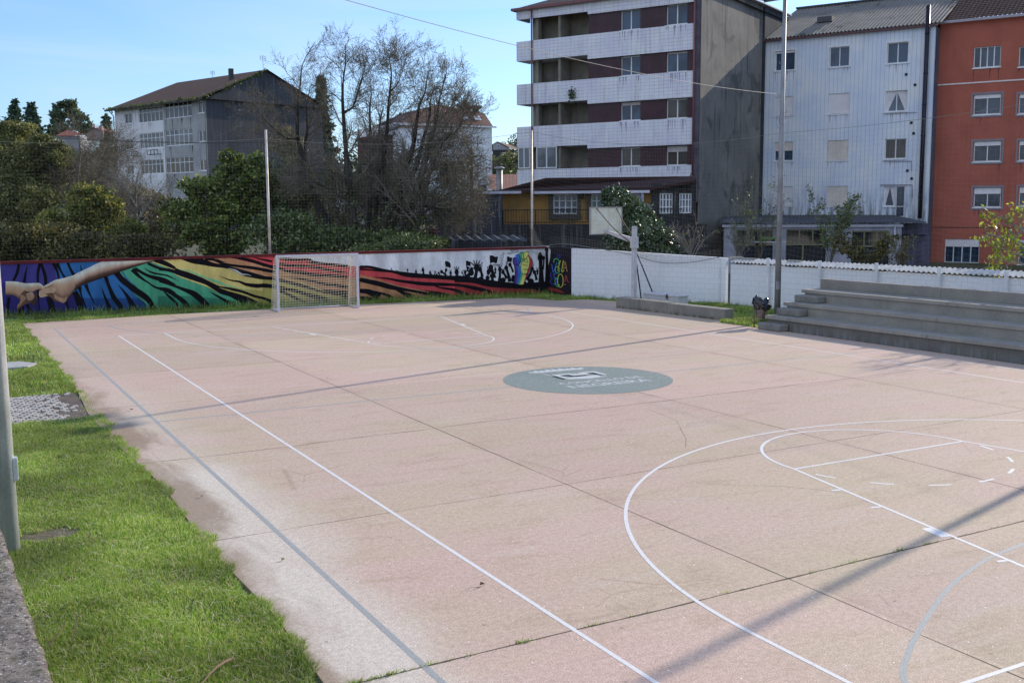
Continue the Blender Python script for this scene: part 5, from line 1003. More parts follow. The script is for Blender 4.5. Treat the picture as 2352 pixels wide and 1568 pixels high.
# a fern growing out of the tiles
fp = FA.p(X_(565,740), Z_(565,745), .03); C = np.array(fp)+RNG.normal(size=(160,3))*[.12,.12,.18]; V, F = leafquads(C, .09); tag(bulk('wall_fern', V, F, LEAF('fern_green', [(.05,.10,.02),(.08,.14,.03)])), 'small fern rooted in the tiled balcony band of the apartment block', 'plant')
# ================================================================ WHITE RIBBED BUILDING
FW = Fc(1742, 72.9, 2143, 66.6)
WRIB = M('white_ribbed_cladding', sh(134,153,197), sh(119,138,182), ns=.5, ribs=(.27,.42), ang=FW.ang, streak=.22, streakcol=sh(70,80,104), fine=.04, bump=.05, lowmoss=(2.9,5.2,sh(66,76,94)))
wb = empty('white_building', FW.p(5, 0, -4), 'white building clad in ribbed sheet with closed shutters and a big black flue', 'building')
H = {}
for nm, q in dict(a1=(350,355,487,492),a2=(345,675,476,806),a3=(344,990,473,1122),a4=(335,1300,470,1436),b1=(728,328,867,466),b2=(719,652,866,794),b3=(713,978,859,1118),b4=(709,1297,854,1437),c1=(1130,297,1278,441),c2=(1118,632,1271,777),c3=(1113,968,1262,1107),c4=(1105,1297,1184,1437),c5=(1187,1297,1250,1512)).items(): H[nm] = FW.rect(z6, *q)
Lw = 11.15
b = MB(); FW.wall(b, 0, Lw, 0, 14.75, list(H.values()), 0, .16); b.build('front_wall', WRIB, wb)
SHUT = M('roller_shutter', sh(142,148,172), sh(132,140,164), ns=2, rough=.6, bump=.0, fine=.03); SHUT2 = M('roller_shutter_cream', sh(132,138,152), sh(122,128,142), ns=2, rough=.6, fine=.03, bump=0)
for k, h in H.items():
    if k in ('a2','a4','b2'): FW.window(wb, h, 0, .16, WHF, GL, 2, blind=.97, blm=SHUT, sill=.04, label='window with its roller shutter closed')
    elif k in ('b3','b4'): FW.window(wb, h, 0, .16, WHF, GL, 2, blind=.97, blm=SHUT2, sill=.04, label='window with its cream roller shutter closed')
    elif k == 'a3': FW.window(wb, h, 0, .16, WHF, GL, 2, blind=.47, blm=SHUT2, sill=.04, label='window with its roller shutter half down')
    elif k in ('c2','c4'): FW.window(wb, h, 0, .16, WHF, GLASS('window_glass') if k == 'c4' else GLASS('pale_glass', (.10,.13,.17), .1), 2 if k == 'c2' else 1, sill=.05, curtain=PLAIN('net_curtain', sh(130,140,165)))
    elif k == 'c5': FW.window(wb, h, 0, .16, WHF, GL, 1, rows=(.34,), name='balcony_door', curtain=None)
    elif k == 'c3': FW.window(wb, h, 0, .16, WHF, GL2, 2, sill=.05)
    else: FW.window(wb, h, 0, .16, WHF, GL, 2, sill=.05, blind=.12 if k == 'a1' else 0, blm=SHUT)
for k, h in H.items():
    if k in ('a1','b1','c1'):
        b = MB(); a_, c_, z0, z1 = h; w_ = .12
        FW.box(b, a_-w_, c_+w_, z1+.0, z1+w_*.8, .002, .03); FW.box(b, a_-w_, a_, z0-w_*.6, z1, .002, .03); FW.box(b, c_, c_+w_, z0-w_*.6, z1, .002, .03); b.build('window_surround', PLAIN('surround_white', sh(140,152,186)), wb)
b = MB()
for x, y in ((1263,520),(1325,593),(1299,856),(1315,930),(1271,1190),(1301,1245)): s_, zz = FW.sz(*z6(x, y)); FW.box(b, s_-.08, s_+.08, zz-.08, zz+.08, .0, .03)
b.build('wall_vents', PLAIN('vent_black', (.012,.012,.015)), wb)
b = MB(); sp_ = FW.sz(*z6(1391, 700), .2)[0]; b.tube([FW.p(sp_, 2.9, .2), FW.p(sp_, 8, .2), FW.p(sp_, 15.9, .2)], .135, 12)
for zz in (4.2, 6.1, 8.0, 9.9, 11.8, 14.2): b.tube([FW.p(sp_, zz, .2), FW.p(sp_, zz+.06, .2)], .155, 12)
b.build('flue', M('black_flue', sh(24,26,40), sh(16,17,28), ns=2, rough=.4, metal=.3), wb, smooth=True)
b = MB(); b.tube([FW.p(.12, 0, .06), FW.p(.12, 14.7, .06)], .05, 8); b.build('downpipe', PLAIN('maroon_pipe', sh(84,50,62)), wb, smooth=True)
for k, (pts, r_) in enumerate((([(1100,1123),(1300,1123),(1300,1190)],.025),([(1085,1300),(1085,1288),(1305,1288),(1305,1380)],.03),([(1108,795),(1335,783)],.02))):
    b = MB(); P = [FW.p(*FW.sz(*z6(*q), .05), .05) for q in pts]; b.tube(P, r_, 6); b.build('small_pipe', PLAIN('grey_pipe', sh(92,98,124)), wb)
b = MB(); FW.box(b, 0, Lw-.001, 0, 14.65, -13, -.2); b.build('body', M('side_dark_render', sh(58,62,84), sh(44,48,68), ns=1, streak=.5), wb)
ROOFC = M('fibre_cement_roof', (.23,.21,.18), (.14,.13,.115), ns=1.2, fine=.4, stain=(.8,.60,(.05,.06,.025)), bump=.3)
def roofsheet(b, F_, sA, sB, oE, oR, zE_, zR_, per, amp):
    A = np.array(F_.p(sA, 0, oE)[:2]); Bp = np.array(F_.p(sB, 0, oE)[:2]); dp = np.array(F_.p(sA, 0, oR)[:2])-A; corr(b, A, Bp, dp, zE_, zR_, per, amp, seg_=8, th=.02)
rz_ = 17.9
b = MB(); roofsheet(b, FW, -.15, Lw+.35, .3, -7.3, 14.82, rz_, .24, .045); roofsheet(b, FW, -.15, Lw+.3, -13.5, -7.3, 14.8, rz_, .24, .045); b.build('corrugated_roof', ROOFC, wb)
b = MB(); FW.box(b, -.2, Lw+.3, rz_+.0, rz_+.12, -7.5, -7.1); b.build('ridge_cap', PLAIN('ridge_dark', (.05,.05,.05)), wb)
b = MB(); FW.box(b, -.1, Lw+.1, 14.65, 14.77, .12, .26); b.build('gutter', PLAIN('brown_gutter', sh(58,44,54)), wb)
b = MB(); sk, zk = FW.sz(*z6(705, 165), -2.8); FW.box(b, sk-.5, sk+.5, 16.0, 16.35, -3.3, -2.4); b.build('roof_hatch', PLAIN('hatch_dark', (.08,.08,.09)), wb)
b = MB(); b.quad(FW.p(0,14.7,-.1), FW.p(0,14.7,-13), FW.p(0,rz_-.1,-7.3), FW.p(0,rz_-.1,-7.3)); b.f[-1] = b.f[-1][:3]; b.build('gable_wall', M('side_dark_render', (.1,.1,.1)), wb)
drips(FW, wb, [h for k, h in H.items() if k != 'c5'], 0, sh(100,112,142), 'cladding_dirt', 5, .2, .9, .08)
# aerial
def aerial(P, h, lab, w_=.5):
    b = MB(); x, y, z = P; b.tube([(x,y,z),(x,y,z+h)], .02, 5)
    for k in range(5): b.tube([(x-w_*.5,y,z+h*.93-.08*k),(x+w_*.5,y,z+h*.93-.08*k)], .008, 4)
    b.tube([(x-w_*.35,y,z+h*.93),(x-w_*.35,y,z+h*.93-.44)], .012, 4); b.tube([(x+w_*.35,y,z+h*.93),(x+w_*.35,y,z+h*.93-.44)], .012, 4)
    tag(b.build('tv_aerial', PLAIN('aerial_metal', (.12,.12,.13))), lab, 'aerial')
aerial(FW.p(*FW.sz(*z6(1048,45), -7.3)[:1], rz_, -7.3), .75, 'television aerial on the ridge of the corrugated roof', .6)
# ================================================================ RED BUILDING
RO = -1.15
REDW = M('red_render', sh(102,62,60), sh(90,54,52), ns=.5, fine=.06, bump=.06, streak=.15, streakcol=sh(50,26,30))
rb_ = empty('red_building', FW.p(15, 0, -5), 'brick red rendered building with grey window surrounds', 'building')
er = FW.sz(*z6(1475,175), RO); zE = er[1]+.05
Hr = []
for (xa, xb) in ((1733,1922),(2048,2240)):
    for (ya, yb) in ((325,470),(658,798),(985,1126),(1308,1444)): Hr.append(FW.rect(z6, xa, ya+(3 if xa > 2000 else 0)*0-(6 if xa > 2000 else 0), xb, yb-(8 if xa > 2000 else 0), RO))
hlow = FW.rect(z4, 1775, 465, 2027, 638, RO); hlow2 = (hlow[0]+4.3, hlow[1]+4.3, hlow[2], hlow[3])
b = MB(); FW.wall(b, Lw, 26, 0, zE, Hr+[hlow, hlow2], RO, .16); b.build('front_wall', REDW, rb_)
for i, h in enumerate(Hr): 
    FW.window(rb_, h, RO, .16, WHF, GLASS('pale_glass2', (.07,.09,.12), .08), 4 if i%4 == 0 else 2, sill=.05, blind=[0,.2,.22,.32][i%4], blm=SHUT)
    if i%4:
        a_, c_, z0, z1 = h; w_ = .16; b = MB(); FW.box(b, a_-w_, c_+w_, z1, z1+w_*.8, RO+.001, RO+.03); FW.box(b, a_-w_, c_+w_, z0-w_, z0-.071, RO+.001, RO+.03); FW.box(b, a_-w_, a_-.061, z0-.071, z1, RO+.001, RO+.03); FW.box(b, c_+.061, c_+w_, z0-.071, z1, RO+.001, RO+.03); b.build('window_surround', PLAIN('surround_grey', sh(78,82,102)), rb_)
for h in (hlow, hlow2): FW.window(rb_, h, RO, .16, ALU, GL, 4, sill=.05, blind=.32, blm=SHUT)
drips(FW, rb_, Hr, RO, sh(70,42,46), 'red_wall_dirt', 4, .2, 1.1, .10)
b = MB(); zl = FW.sz(*z6(1475,595), RO)[1]; FW.box(b, Lw, 26, zl-.04, zl+.04, RO, RO+.03); b.build('string_course', PLAIN('string_white', sh(140,140,160)), rb_)
zl = FW.sz(*z4(1700,380), RO)[1]; b = MB(); FW.box(b, Lw, 26, zl-.03, zl+.03, RO+.001, RO+.012); b.build('groove', PLAIN('groove_dark', sh(50,26,30)), rb_)
b = MB(); FW.box(b, Lw+.02, 26, 0, zE-.02, -13, RO-.2); b.build('body', REDW, rb_)
TILER = M('red_clay_tile', (.20,.13,.10), (.13,.09,.075), ns=1.5, fine=.4, bump=.2)
b = MB(); roofsheet(b, FW, Lw-.1, 26.3, RO+.3, -7.2, zE+.1, zE+3.1, .26, .055)
for k in range(16): pass
b.build('tiled_roof', TILER, rb_)
b = MB()
for k in range(17):
    t0, t1 = k/17, (k+.82)/17; o = lambda t: RO+.3+(-7.2-RO-.3)*t; zz = lambda t: zE+.1+3.0*t; b.quad(FW.p(Lw-.1, zz(t0)+.075, o(t0)), FW.p(26.3, zz(t0)+.075, o(t0)), FW.p(26.3, zz(t0)+.03, o(t0)-.05), FW.p(Lw-.1, zz(t0)+.03, o(t0)-.05))
b.build('tile_course_edges', TILER, rb_)
b = MB(); FW.box(b, Lw-.1, 26.2, zE-.06, zE+.10, RO+.05, RO+.34); b.build('eave_board', PLAIN('eave_grey', sh(98,104,128)), rb_)
b = MB(); b.tube([FW.p(Lw+.12, zE+.1, RO+.25), FW.p(Lw+.15, zE+3.0, -7.0)], .05, 6); b.build('verge_pipe', PLAIN('verge_white', (.5,.5,.5)), rb_)
# ================================================================ LEAN-TO WORKSHOP
FL = Fc(1663.5, 57, 2073, 55)
lt_ = empty('workshop_annex', FL.p(5, 0, -1), 'low white corrugated workshop with dark openings below the white building', 'building')
WSH = M('workshop_white', sh(96,106,134), sh(74,84,108), ns=1, ribs=(.11,.25), ang=FL.ang, streak=.4, streakcol=sh(40,46,56), fine=.08)
ho = [FL.rect(zS, 425,200,855,640), FL.rect(zS, 1010,197,1480,640), FL.rect(zS, 1780,215,2220,700)]
ho = [(a_, c_, .2, z1) for a_, c_, z0, z1 in ho]; Lf = FL.L
b = MB(); FL.wall(b, 0, Lf, 0, 2.78, ho, 0, .15); b.build('front_wall', WSH, lt_)
YF = PLAIN('yellowed_frame', sh(66,72,62)); DKB = M('dark_blue_panel', sh(20,26,42), sh(14,18,30), ns=1.5, streak=.4)
for i, h in enumerate(ho):
    a_, c_, z0, z1 = h; zm_ = z1-.85; w_ = MB()
    FL.box(w_, a_, c_, z1-.07, z1, -.12, -.05); FL.box(w_, a_, c_, zm_, zm_+.08, -.12, -.05)
    for k in range(4): x = a_+(c_-a_)*k/3; FL.box(w_, x-.04, x+.04, zm_+.08, z1-.07, -.12, -.05)
    if i == 1: x = a_+(c_-a_)*.43; FL.box(w_, x-.04, x+.04, z0, zm_, -.12, -.05)
    fr_ = w_.build('window_strip', YF, lt_); g = MB(); FL.box(g, a_, c_, zm_+.04, z1-.03, -.10, -.085); g.build('pane', GLASS('dark_glass', (.02,.022,.025)), fr_)
    g = MB(); FL.box(g, a_, c_, z0-.2, zm_+.02, -.16, -.13); g.build('lower_panel', PLAIN('dark_void', (.012,.014,.018)) if i == 1 else DKB, lt_)
b = MB(); FL.box(b, 0, Lf-.02, 0, 2.7, -5, -.3); FL.box(b, Lf-.02, Lf+1.6, 0, 2.2, -5, -1.2); FL.box(b, Lf, Lf+1.4, 2.2, 2.78, -1.4, -.9); b.build('body', M('workshop_side', sh(56,60,86), sh(36,40,60), ns=1, streak=.5), lt_)
b = MB(); A_ = np.array(FL.p(-.25,0,.35)[:2]); B_ = np.array(FL.p(Lf+1.2,0,.35)[:2]); corr(b, A_, B_, np.array(FL.p(0,0,-15)[:2])-np.array(FL.p(0,0,.35)[:2]), 2.84, 3.12, .177, .028); b.build('corrugated_roof', M('dark_corrugated', (.09,.095,.11), (.05,.055,.065), ns=2, stain=(2,.6,(.03,.035,.02))), lt_)
b = MB(); FL.box(b, -.1, Lf+.05, 2.62, 2.76, .02, .14); b.build('gutter', PLAIN('gutter_white', sh(116,128,160)), lt_)
sp2 = FL.sz(*zS(2285, 300))[0]; b = MB(); b.tube([FL.p(sp2, 2.66, .1), FL.p(sp2, 0, .1)], .05, 8); b.build('downpipe', PLAIN('gutter_white'), lt_, smooth=True)
# small table with planks in front of the workshop
tb = DP(1765, 590, 50); tz = CP[2]-(573-472)*50/CF
wt_ = empty('work_table', (tb[0], tb[1], 0), 'rough garden table with green tray between the lamp pole and workshop', 'table')
b = MB(); b.box(tb[0]-.75, tb[0]+.75, tb[1]-.3, tb[1]+.3, tz+.35, tz+.40, rz=-.5); b.build('tabletop', PLAIN('grey_plank', (.42,.42,.40)), wt_)
for dx in (-.5, .45): b = MB(); b.box(tb[0]+dx-.05, tb[0]+dx+.05, tb[1]-.1-dx*.5, tb[1]+.1-dx*.5, 0, tz+.35); b.build('leg', PLAIN('dark_wood', (.05,.04,.035)), wt_)
b = MB(); b.box(tb[0]-.45, tb[0]+.4, tb[1]-.2, tb[1]+.2, tz+.52, tz+.60, rz=-.5); b.box(tb[0]-.35, tb[0]-.3, tb[1]-.1, tb[1]+.1, tz+.4, tz+.52); b.box(tb[0]+.25, tb[0]+.3, tb[1]-.1, tb[1]+.1, tz+.4, tz+.52); b.build('tray', PLAIN('green_tray', (.10,.22,.05)), wt_)
# ================================================================ YELLOW HOUSE
FY = Fc(1003, 60, 1600, 57.5)
yh = empty('yellow_house', FY.p(8, 0, -2), 'low yellow house with a dark tiled roof and a railed terrace', 'building')
YELW = M('yellow_render', sh(104,84,50), sh(74,66,44), ns=.7, streak=.5, streakcol=sh(40,38,30), fine=.1)
ys0, ys1 = FY.sz(*z3(238, 200))[0], FY.sz(*z3(1582, 200))[0]; ztf = FY.sz(*z3(700, 440))[1]; zev = FY.sz(*z3(1000, 140))[1]
hy_ = [FY.rect(z3, 700,170,917,350), FY.rect(z3, 1040,172,1235,350), FY.rect(z3, 1385,165,1492,330)]
b = MB(); FY.wall(b, ys0, ys1, ztf, zev, hy_, 0, .2); b.build('front_wall', YELW, yh)
FY.window(yh, hy_[0], 0, .2, WHF, GL, 4, rows=(.33,.66), fw=.06); FY.window(yh, hy_[1], 0, .2, WHF, GLASS('green_glass', (.05,.16,.13), .1), 4, rows=(.66,), fw=.06); FY.window(yh, hy_[2], 0, .2, WHF, GL, 1, blind=.97, blm=SHUT, fw=.05, name='door')
SUR = PLAIN('dark_stone_surround', sh(42,44,46))
for h in hy_[:2]:
    a_, c_, z0, z1 = h; b = MB(); w_ = .24; FY.box(b, a_-w_, c_+w_, z1, z1+.16, .001, .05); FY.box(b, a_-w_, c_+w_, z0-.3, z0, .001, .08); FY.box(b, a_-w_, a_, z0, z1, .001, .05); FY.box(b, c_, c_+w_*.8, z0, z1, .001, .05); b.build('window_surround', SUR, yh)
lamp = FY.sz(*z3(966, 182)); b = MB(); FY.box(b, lamp[0]-.08, lamp[0]+.08, lamp[1]-.16, lamp[1]+.14, .1, .26); FY.box(b, lamp[0]-.02, lamp[0]+.02, lamp[1]+.14, lamp[1]+.28, 0, .2); b.build('wall_lantern', PLAIN('lantern_black', (.01,.01,.012)), yh)
DWALL = M('dark_mossy_wall', sh(30,34,42), sh(16,18,24), ns=.5, streak=.5, streakcol=sh(78,84,98), fine=.2, bump=.4)
b = MB(); FY.box(b, ys0-.1, FY.sz(*z3(1090,440))[0]+6, 0, ztf, .0, 1.1); b.build('terrace_base', DWALL, yh)
q = [FY.sz(*zW(x, y), 1.15) for x, y in ((590,1205),(700,1202),(830,1190),(930,1140),(1050,1090),(1150,1055),(1222,1038))]
b = MB(); pts = [(s_, zz) for s_, zz in q]; n_p = len(pts); V = [FY.p(s_, 0, 1.15) for s_, zz in pts]+[FY.p(s_, zz, 1.15) for s_, zz in pts]+[FY.p(s_, 0, .9) for s_, zz in pts]+[FY.p(s_, zz, .9) for s_, zz in pts]
F = []
for i in range(n_p-1): F += [(i,i+1,n_p+i+1,n_p+i),(n_p+i,n_p+i+1,3*n_p+i+1,3*n_p+i),(2*n_p+i,3*n_p+i,3*n_p+i+1,2*n_p+i+1)]
F += [(0,n_p,3*n_p,2*n_p),(n_p-1,2*n_p-1,4*n_p-1,3*n_p-1)]; b.add(V, F); b.build('stained_garden_wall', M('stained_garden_wall', sh(36,42,58), sh(22,26,36), ns=.5, streak=.55, streakcol=sh(104,116,146), fine=.2), yh)
b = MB(); ra, rb2 = FY.sz(*z3(250,315), 1.05), FY.sz(*z3(1020,315), 1.05); rz1 = ra[1]; rz0 = FY.sz(*z3(600,425), 1.05)[1]; xe_ = rb2[0]+5
b.beam(FY.p(ra[0],rz1,1.05), FY.p(xe_,rz1,1.05), .06, .05); b.beam(FY.p(ra[0],rz0,1.05), FY.p(xe_,rz0,1.05), .05, .05); n = int((xe_-ra[0])/.15)
for k in range(n+1): x = ra[0]+(xe_-ra[0])*k/n; w_ = .05 if k%12 == 0 else .022; FY.box(b, x-w_/2, x+w_/2, rz0-(.25 if k%12 == 0 else 0), rz1, 1.04, 1.06)
b.build('terrace_railing', PLAIN('railing_black', (.012,.012,.016)), yh)
xd = FY.sz(*z3(1978, 300))[0]; hw_ = [FY.rect(z3, 1653,162,1770,346, .3), FY.rect(z3, 1829,163,1940,343, .3)]
b = MB(); FY.wall(b, ys1, xd, 0, 5.0, hw_, .3, .15); FY.box(b, ys1-.001, ys1+.1, 0, 5.0, -.1, .299); b.build('dark_wing_wall', DWALL, yh)
for h in hw_: FY.window(yh, h, .3, .15, WHF, GLASS('pale_glass3', (.12,.15,.2), .2), 4, rows=(.33,.68), fw=.06)
RT = M('dark_roof_tile', sh(34,22,26), sh(22,16,20), ns=2, fine=.4, bump=.5, ribs=(.25,.4), ang=FY.ang)
def rp(b, P): b.poly([FY.p(*x) for x in P])
sl_ = FY.sz(*zW(972,1003))[0]; zl_ = FY.sz(*zW(972,1003))[1]
b = MB(); rp(b, [(sl_,zl_,.6),(ys1+.1,zev+.12,.6),(xd,5.15,.8),(xd,5.45,-3.5),(ys0+2,5.45,-3.5),(sl_+.6,zl_+.1,-3.5)]); rp(b, [(sl_,zl_-.1,.6),(sl_+.6,zl_,-3.5),(ys0+2,5.3,-3.5),(xd,5.3,-3.5),(xd,5.0,.8),(ys1+.1,zev,.6)]); rp(b, [(sl_,zl_-.1,.6),(ys1+.1,zev,.6),(ys1+.1,zev+.12,.6),(sl_,zl_,.6)]); rp(b, [(ys1+.1,zev,.6),(xd,5.0,.8),(xd,5.15,.8),(ys1+.1,zev+.12,.6)]); b.build('tiled_roof', RT, yh)
b = MB(); FY.box(b, FY.sz(*z3(540,140))[0], FY.sz(*z3(1570,140))[0], zev-.16, zev-.02, .45, .62); g0 = FY.sz(*zW(985,1012)); FY.box(b, g0[0], FY.sz(*zW(1430,1012))[0], g0[1]-.1, g0[1]+.04, .62, .75); b.build('gutter', PLAIN('gutter_pale', sh(120,132,164)), yh)
gd = FY.sz(*z3(1520,160)); b = MB(); b.tube([FY.p(gd[0]-.1,zev-.1,.5), FY.p(gd[0]-.1,zev-.7,.35), FY.p(gd[0]+.25,zev-.85,.3), FY.p(gd[0]+.3,ztf+.6,.3)], .09, 8); b.build('downpipe', PLAIN('pipe_blue_grey', sh(96,108,146)), yh, smooth=True)
b = MB(); lw0 = FY.sz(*zW(985,1030))[0]; FY.box(b, lw0, ys0, 0, zl_-.15, -3.4, .3); b.build('left_wing_wall', M('left_wing_grey', sh(84,92,112), sh(66,74,92), ns=1, streak=.3), yh)
# ================================================================ LEFT GREY BUILDING
FB = Fc(275, 115, 483, 104); LB_ = FB.L
gb = empty('grey_building', FB.p(LB_/2, 3, -7), 'three storey grey and white building with glazed galleries and a mossy brown roof', 'building')
xm = FB.sz(*zL(766,900))[0]
LIGHTW = M('light_grey_render', sh(150,160,184), sh(126,136,160), ns=.4, streak=.5, streakcol=sh(48,52,58), fine=.08); MIDW = M('mid_grey_render', sh(100,110,128), sh(86,96,114), ns=.6, streak=.45, streakcol=sh(34,34,38), grid=(1.2,.2,sh(70,78,94),.006,0), ang=FB.ang)
h1 = [FB.rect(zL, 205,686,313,838), FB.rect(zL, 222,1062,328,1205), FB.rect(zL, 235,1432,340,1562), FB.rect(zL, 405,600,753,815), FB.rect(zL, 416,968,762,1186), FB.rect(zL, 430,1348,764,1553)]
h2 = [FB.rect(zL, 774,515,1165,752), FB.rect(zL, 782,915,1180,1148), FB.rect(zL, 792,1310,1190,1540), FB.rect(zL, 1250,520,1358,685), FB.rect(zL, 1265,935,1362,1095), FB.rect(zL, 1275,1350,1380,1508)]
b = MB(); FB.wall(b, 0, xm, 2, 14.4, h1, 0, .15); b.build('front_wall', LIGHTW, gb); b = MB(); FB.wall(b, xm, LB_, 2, 14.4, h2, 0, .15); b.build('front_wall', MIDW, gb)
GWM = [GLASS('gallery_glass', (.06,.06,.06), .08), GLASS('gallery_glass_pale', (.16,.15,.15), .15), GLASS('gallery_glass_warm', (.12,.075,.055), .12)]
for i, h in enumerate(h1+h2):
    gal = i in (3,4,5,6,7,8); FB.window(gb, h, 0, .15, WHF, GWM[i%3], 6 if gal else 2, rows=(.66,) if gal else (), fw=.075, sill=.06 if not gal else 0, name='gallery_window' if gal else 'window', blind=0)
drips(FB, gb, h2[:3], 0, sh(40,38,44), 'gallery_dirt', 7, .5, 1.9, .16); drips(FB, gb, h1, 0, sh(96,102,116), 'light_wall_dirt', 5, .3, 1.4, .14, 9)
for s_ in (-.05, LB_-.02): b = MB(); b.tube([FB.p(s_, 2, .12), FB.p(s_, 13.7, .12), FB.p(s_, 14.2, .6)], .06, 6); b.build('downpipe', PLAIN('pipe_grey_green', sh(70,84,96)), gb, smooth=True)
for x0, y0, x1, y1 in ((375,1240,460,1300),(592,1215,745,1278)):
    a_, c_, z0, z1 = FB.rect(zL, x0, y0, x1, y1); b = MB(); 
    for zz in (z0, z1): b.beam(FB.p(a_,zz,.5), FB.p(c_,zz,.5), .06, .06)
    for k in range(4): x = a_+(c_-a_)*k/3; b.beam(FB.p(x,z0,.5), FB.p(x,z1,.5), .06, .06); b.beam(FB.p(x,z0,.5), FB.p(x,z0,0), .05, .05)
    b.build('drying_rack', PLAIN('rack_dark', (.03,.035,.03)), gb)
DKS = M('dark_slate_cladding', sh(44,50,62), sh(30,35,46), ns=.3, ribs=(.55,.45), ang=FB.ang+math.pi/2, streak=.5, streakcol=sh(64,72,92), fine=.12)
b = MB(); V = [FB.p(LB_+.02,0,0), FB.p(LB_+.02,0,-14.3), FB.p(LB_+.02,14.5,-14.3), FB.p(LB_+.02,17.7,-7.15), FB.p(LB_+.02,14.4,0)]; b.poly(V); b.build('side_wall', DKS, gb)
b = MB(); FB.box(b, .02, LB_, 0, 14.35, -14.2, -.2); b.build('body', MIDW, gb)
srr = FB.sz(*zL(960,322), -7.15)[0]; zr = 17.75
MOSSR = M('mossy_brown_roof', (.15,.08,.045), (.09,.055,.035), ns=1.5, fine=.5, stain=(.9,.60,(.07,.10,.025)), bump=.5)
b = MB(); E0, E1, R0, R1 = FB.p(-.7,14.35,.7), FB.p(LB_+.35,14.35,.7), FB.p(srr,zr,-7.15), FB.p(LB_+.35,zr,-7.15); K0, K1 = FB.p(-.7,14.35,-15), FB.p(LB_+.35,14.35,-15)
b.add([E0,E1,R1,R0,K0,K1], [(0,1,2,3),(4,0,3),(5,4,3,2),(0,4,5,1)]); b.build('roof', MOSSR, gb)
b = MB(); FB.box(b, -.75, LB_+.3, 14.18, 14.36, .62, .78); b.build('gutter', PLAIN('gutter_dark', sh(36,38,44)), gb)
# moss tufts along the verge and eave
n = 420; k = RNG.random(n); C = np.array([FB.p(-.7+(LB_+1)*kk, 14.4, .72) for kk in k])+RNG.normal(size=(n,3))*[.15,.15,.07]; C2 = np.array([FB.p(LB_+.35, 14.4+3.35*kk, .7-7.85*kk) for kk in RNG.random(260)])+RNG.normal(size=(260,3))*[.10,.10,.06]; V, F = leafquads(np.vstack([C,C2]), .13); bulk('roof_moss', V, F, LEAF('roof_moss_leaf', [(.10,.14,.03),(.10,.14,.03),(.05,.06,.02)]), gb)
aerial(FB.p(FB.sz(*zL(1465,160), -7.15)[0], zr-.1, -7.15), .8, 'thin television aerial on the middle of the mossy roof', .5); a2 = FB.sz(*z7(1943,160), -7.15)[0]; aerial(FB.p(a2, zr-.2, -7.15), 1.7, 'tall television aerial near the ridge end of the mossy roof', .7)
b = MB(); cp_ = FB.p(FB.sz(*zL(1730,260), -5)[0], 16.2, -5.0); b.box(cp_[0]-.22, cp_[0]+.22, cp_[1]-.22, cp_[1]+.22, 16.0, 17.9); b.build('chimney', PLAIN('chimney_dark', (.06,.055,.05)), gb)
# ================================================================ WHITE MANSARD HOUSE (behind the bare trees)
FH = Fc(992, 124, 1131, 128)
wh = empty('white_house', FH.p(4, 3, -5), 'white four storey house with a ribbed brown mansard roof behind the bare trees', 'building')
WHM = M('off_white_render', sh(182,186,206), sh(164,170,192), ns=.5, streak=.25, streakcol=sh(110,112,126), fine=.05)
ze = FH.sz(*zW(1000,378))[1]; LH = FH.L
hh = [FH.rect(zW, 982,487,1060,576), FH.rect(zW, 984,717,1066,811), FH.rect(zW, 986,950,1064,1035), FH.rect(zW, 835,487,912,576), FH.rect(zW, 836,717,914,811), FH.rect(zW, 836,950,912,1035), FH.rect(zW, 560,490,640,576), FH.rect(zW, 560,717,640,811), FH.rect(zW, 400,490,470,576), FH.rect(zW, 400,717,470,811)]
s00 = FH.sz(*zW(182,600))[0]
hh = [h for h in hh]
b = MB(); FH.wall(b, s00, LH, 0, ze, hh, 0, .15); FH.box(b, LH-.001, LH+.02, 0, ze, -11, 0); FH.box(b, s00, LH-.002, 0, ze, -11, -.2); b.build('walls', WHM, wh)
for h in hh:
    w_ = FH.window(wh, h, 0, .15, WHF, GLASS('house_glass', (.1,.12,.13), .1), 2, rows=(.33,.66), fw=.09); a_, c_, z0, z1 = h; b = MB(); FH.box(b, a_-.1, c_+.1, z0-.12, z0-.02, 0, .45); FH.box(b, a_-.1, c_+.1, z0-.95, z0-.85, 0, .45)
    for k in range(9): x = a_+(c_-a_)*k/8; FH.box(b, x-.05, x+.05, z0-.85, z0-.12, .38, .44)
    b.build('balustrade', WHM, wh)
b = MB(); FH.box(b, LH-1.9, LH-.0, 0, ze-.02, .001, .05); b.build('corner_strip', PLAIN('corner_grey', sh(150,156,182)), wh)
MANS = M('mansard_ribbed', (.16,.085,.06), (.12,.065,.05), ns=1, ribs=(.62,.75), ang=FH.ang, fine=.25, bump=.3)
T = lambda x, y, o: (FH.sz(*zW(x, y), o)[0], FH.sz(*zW(x, y), o)[1], o)
p_ = [T(200,382,.4), T(1138,374,.4), T(1056,250,-3.5), T(620,166,-5), T(430,215,-3.5)]
b = MB(); b.poly([FH.p(*x) for x in p_]); b.poly([FH.p(*p_[1]), FH.p(p_[1][0],p_[1][1],-11.4), FH.p(p_[2][0],p_[2][1],-8), FH.p(*p_[2])]); b.poly([FH.p(*p_[2]), FH.p(p_[2][0],p_[2][1],-8), FH.p(*p_[3])]); b.poly([FH.p(p_[0][0],p_[0][1],-11.4), FH.p(*p_[0]), FH.p(*p_[4]), FH.p(p_[4][0],p_[4][1],-8)]); b.poly([FH.p(*p_[4]), FH.p(*p_[3]), FH.p(p_[4][0],p_[4][1],-8)]); b.build('mansard_roof', MANS, wh)
b = MB(); FH.box(b, s00-.3, LH+.4, ze-.12, ze+.06, .3, .5); b.build('eave', PLAIN('eave_white', sh(190,194,214)), wh)
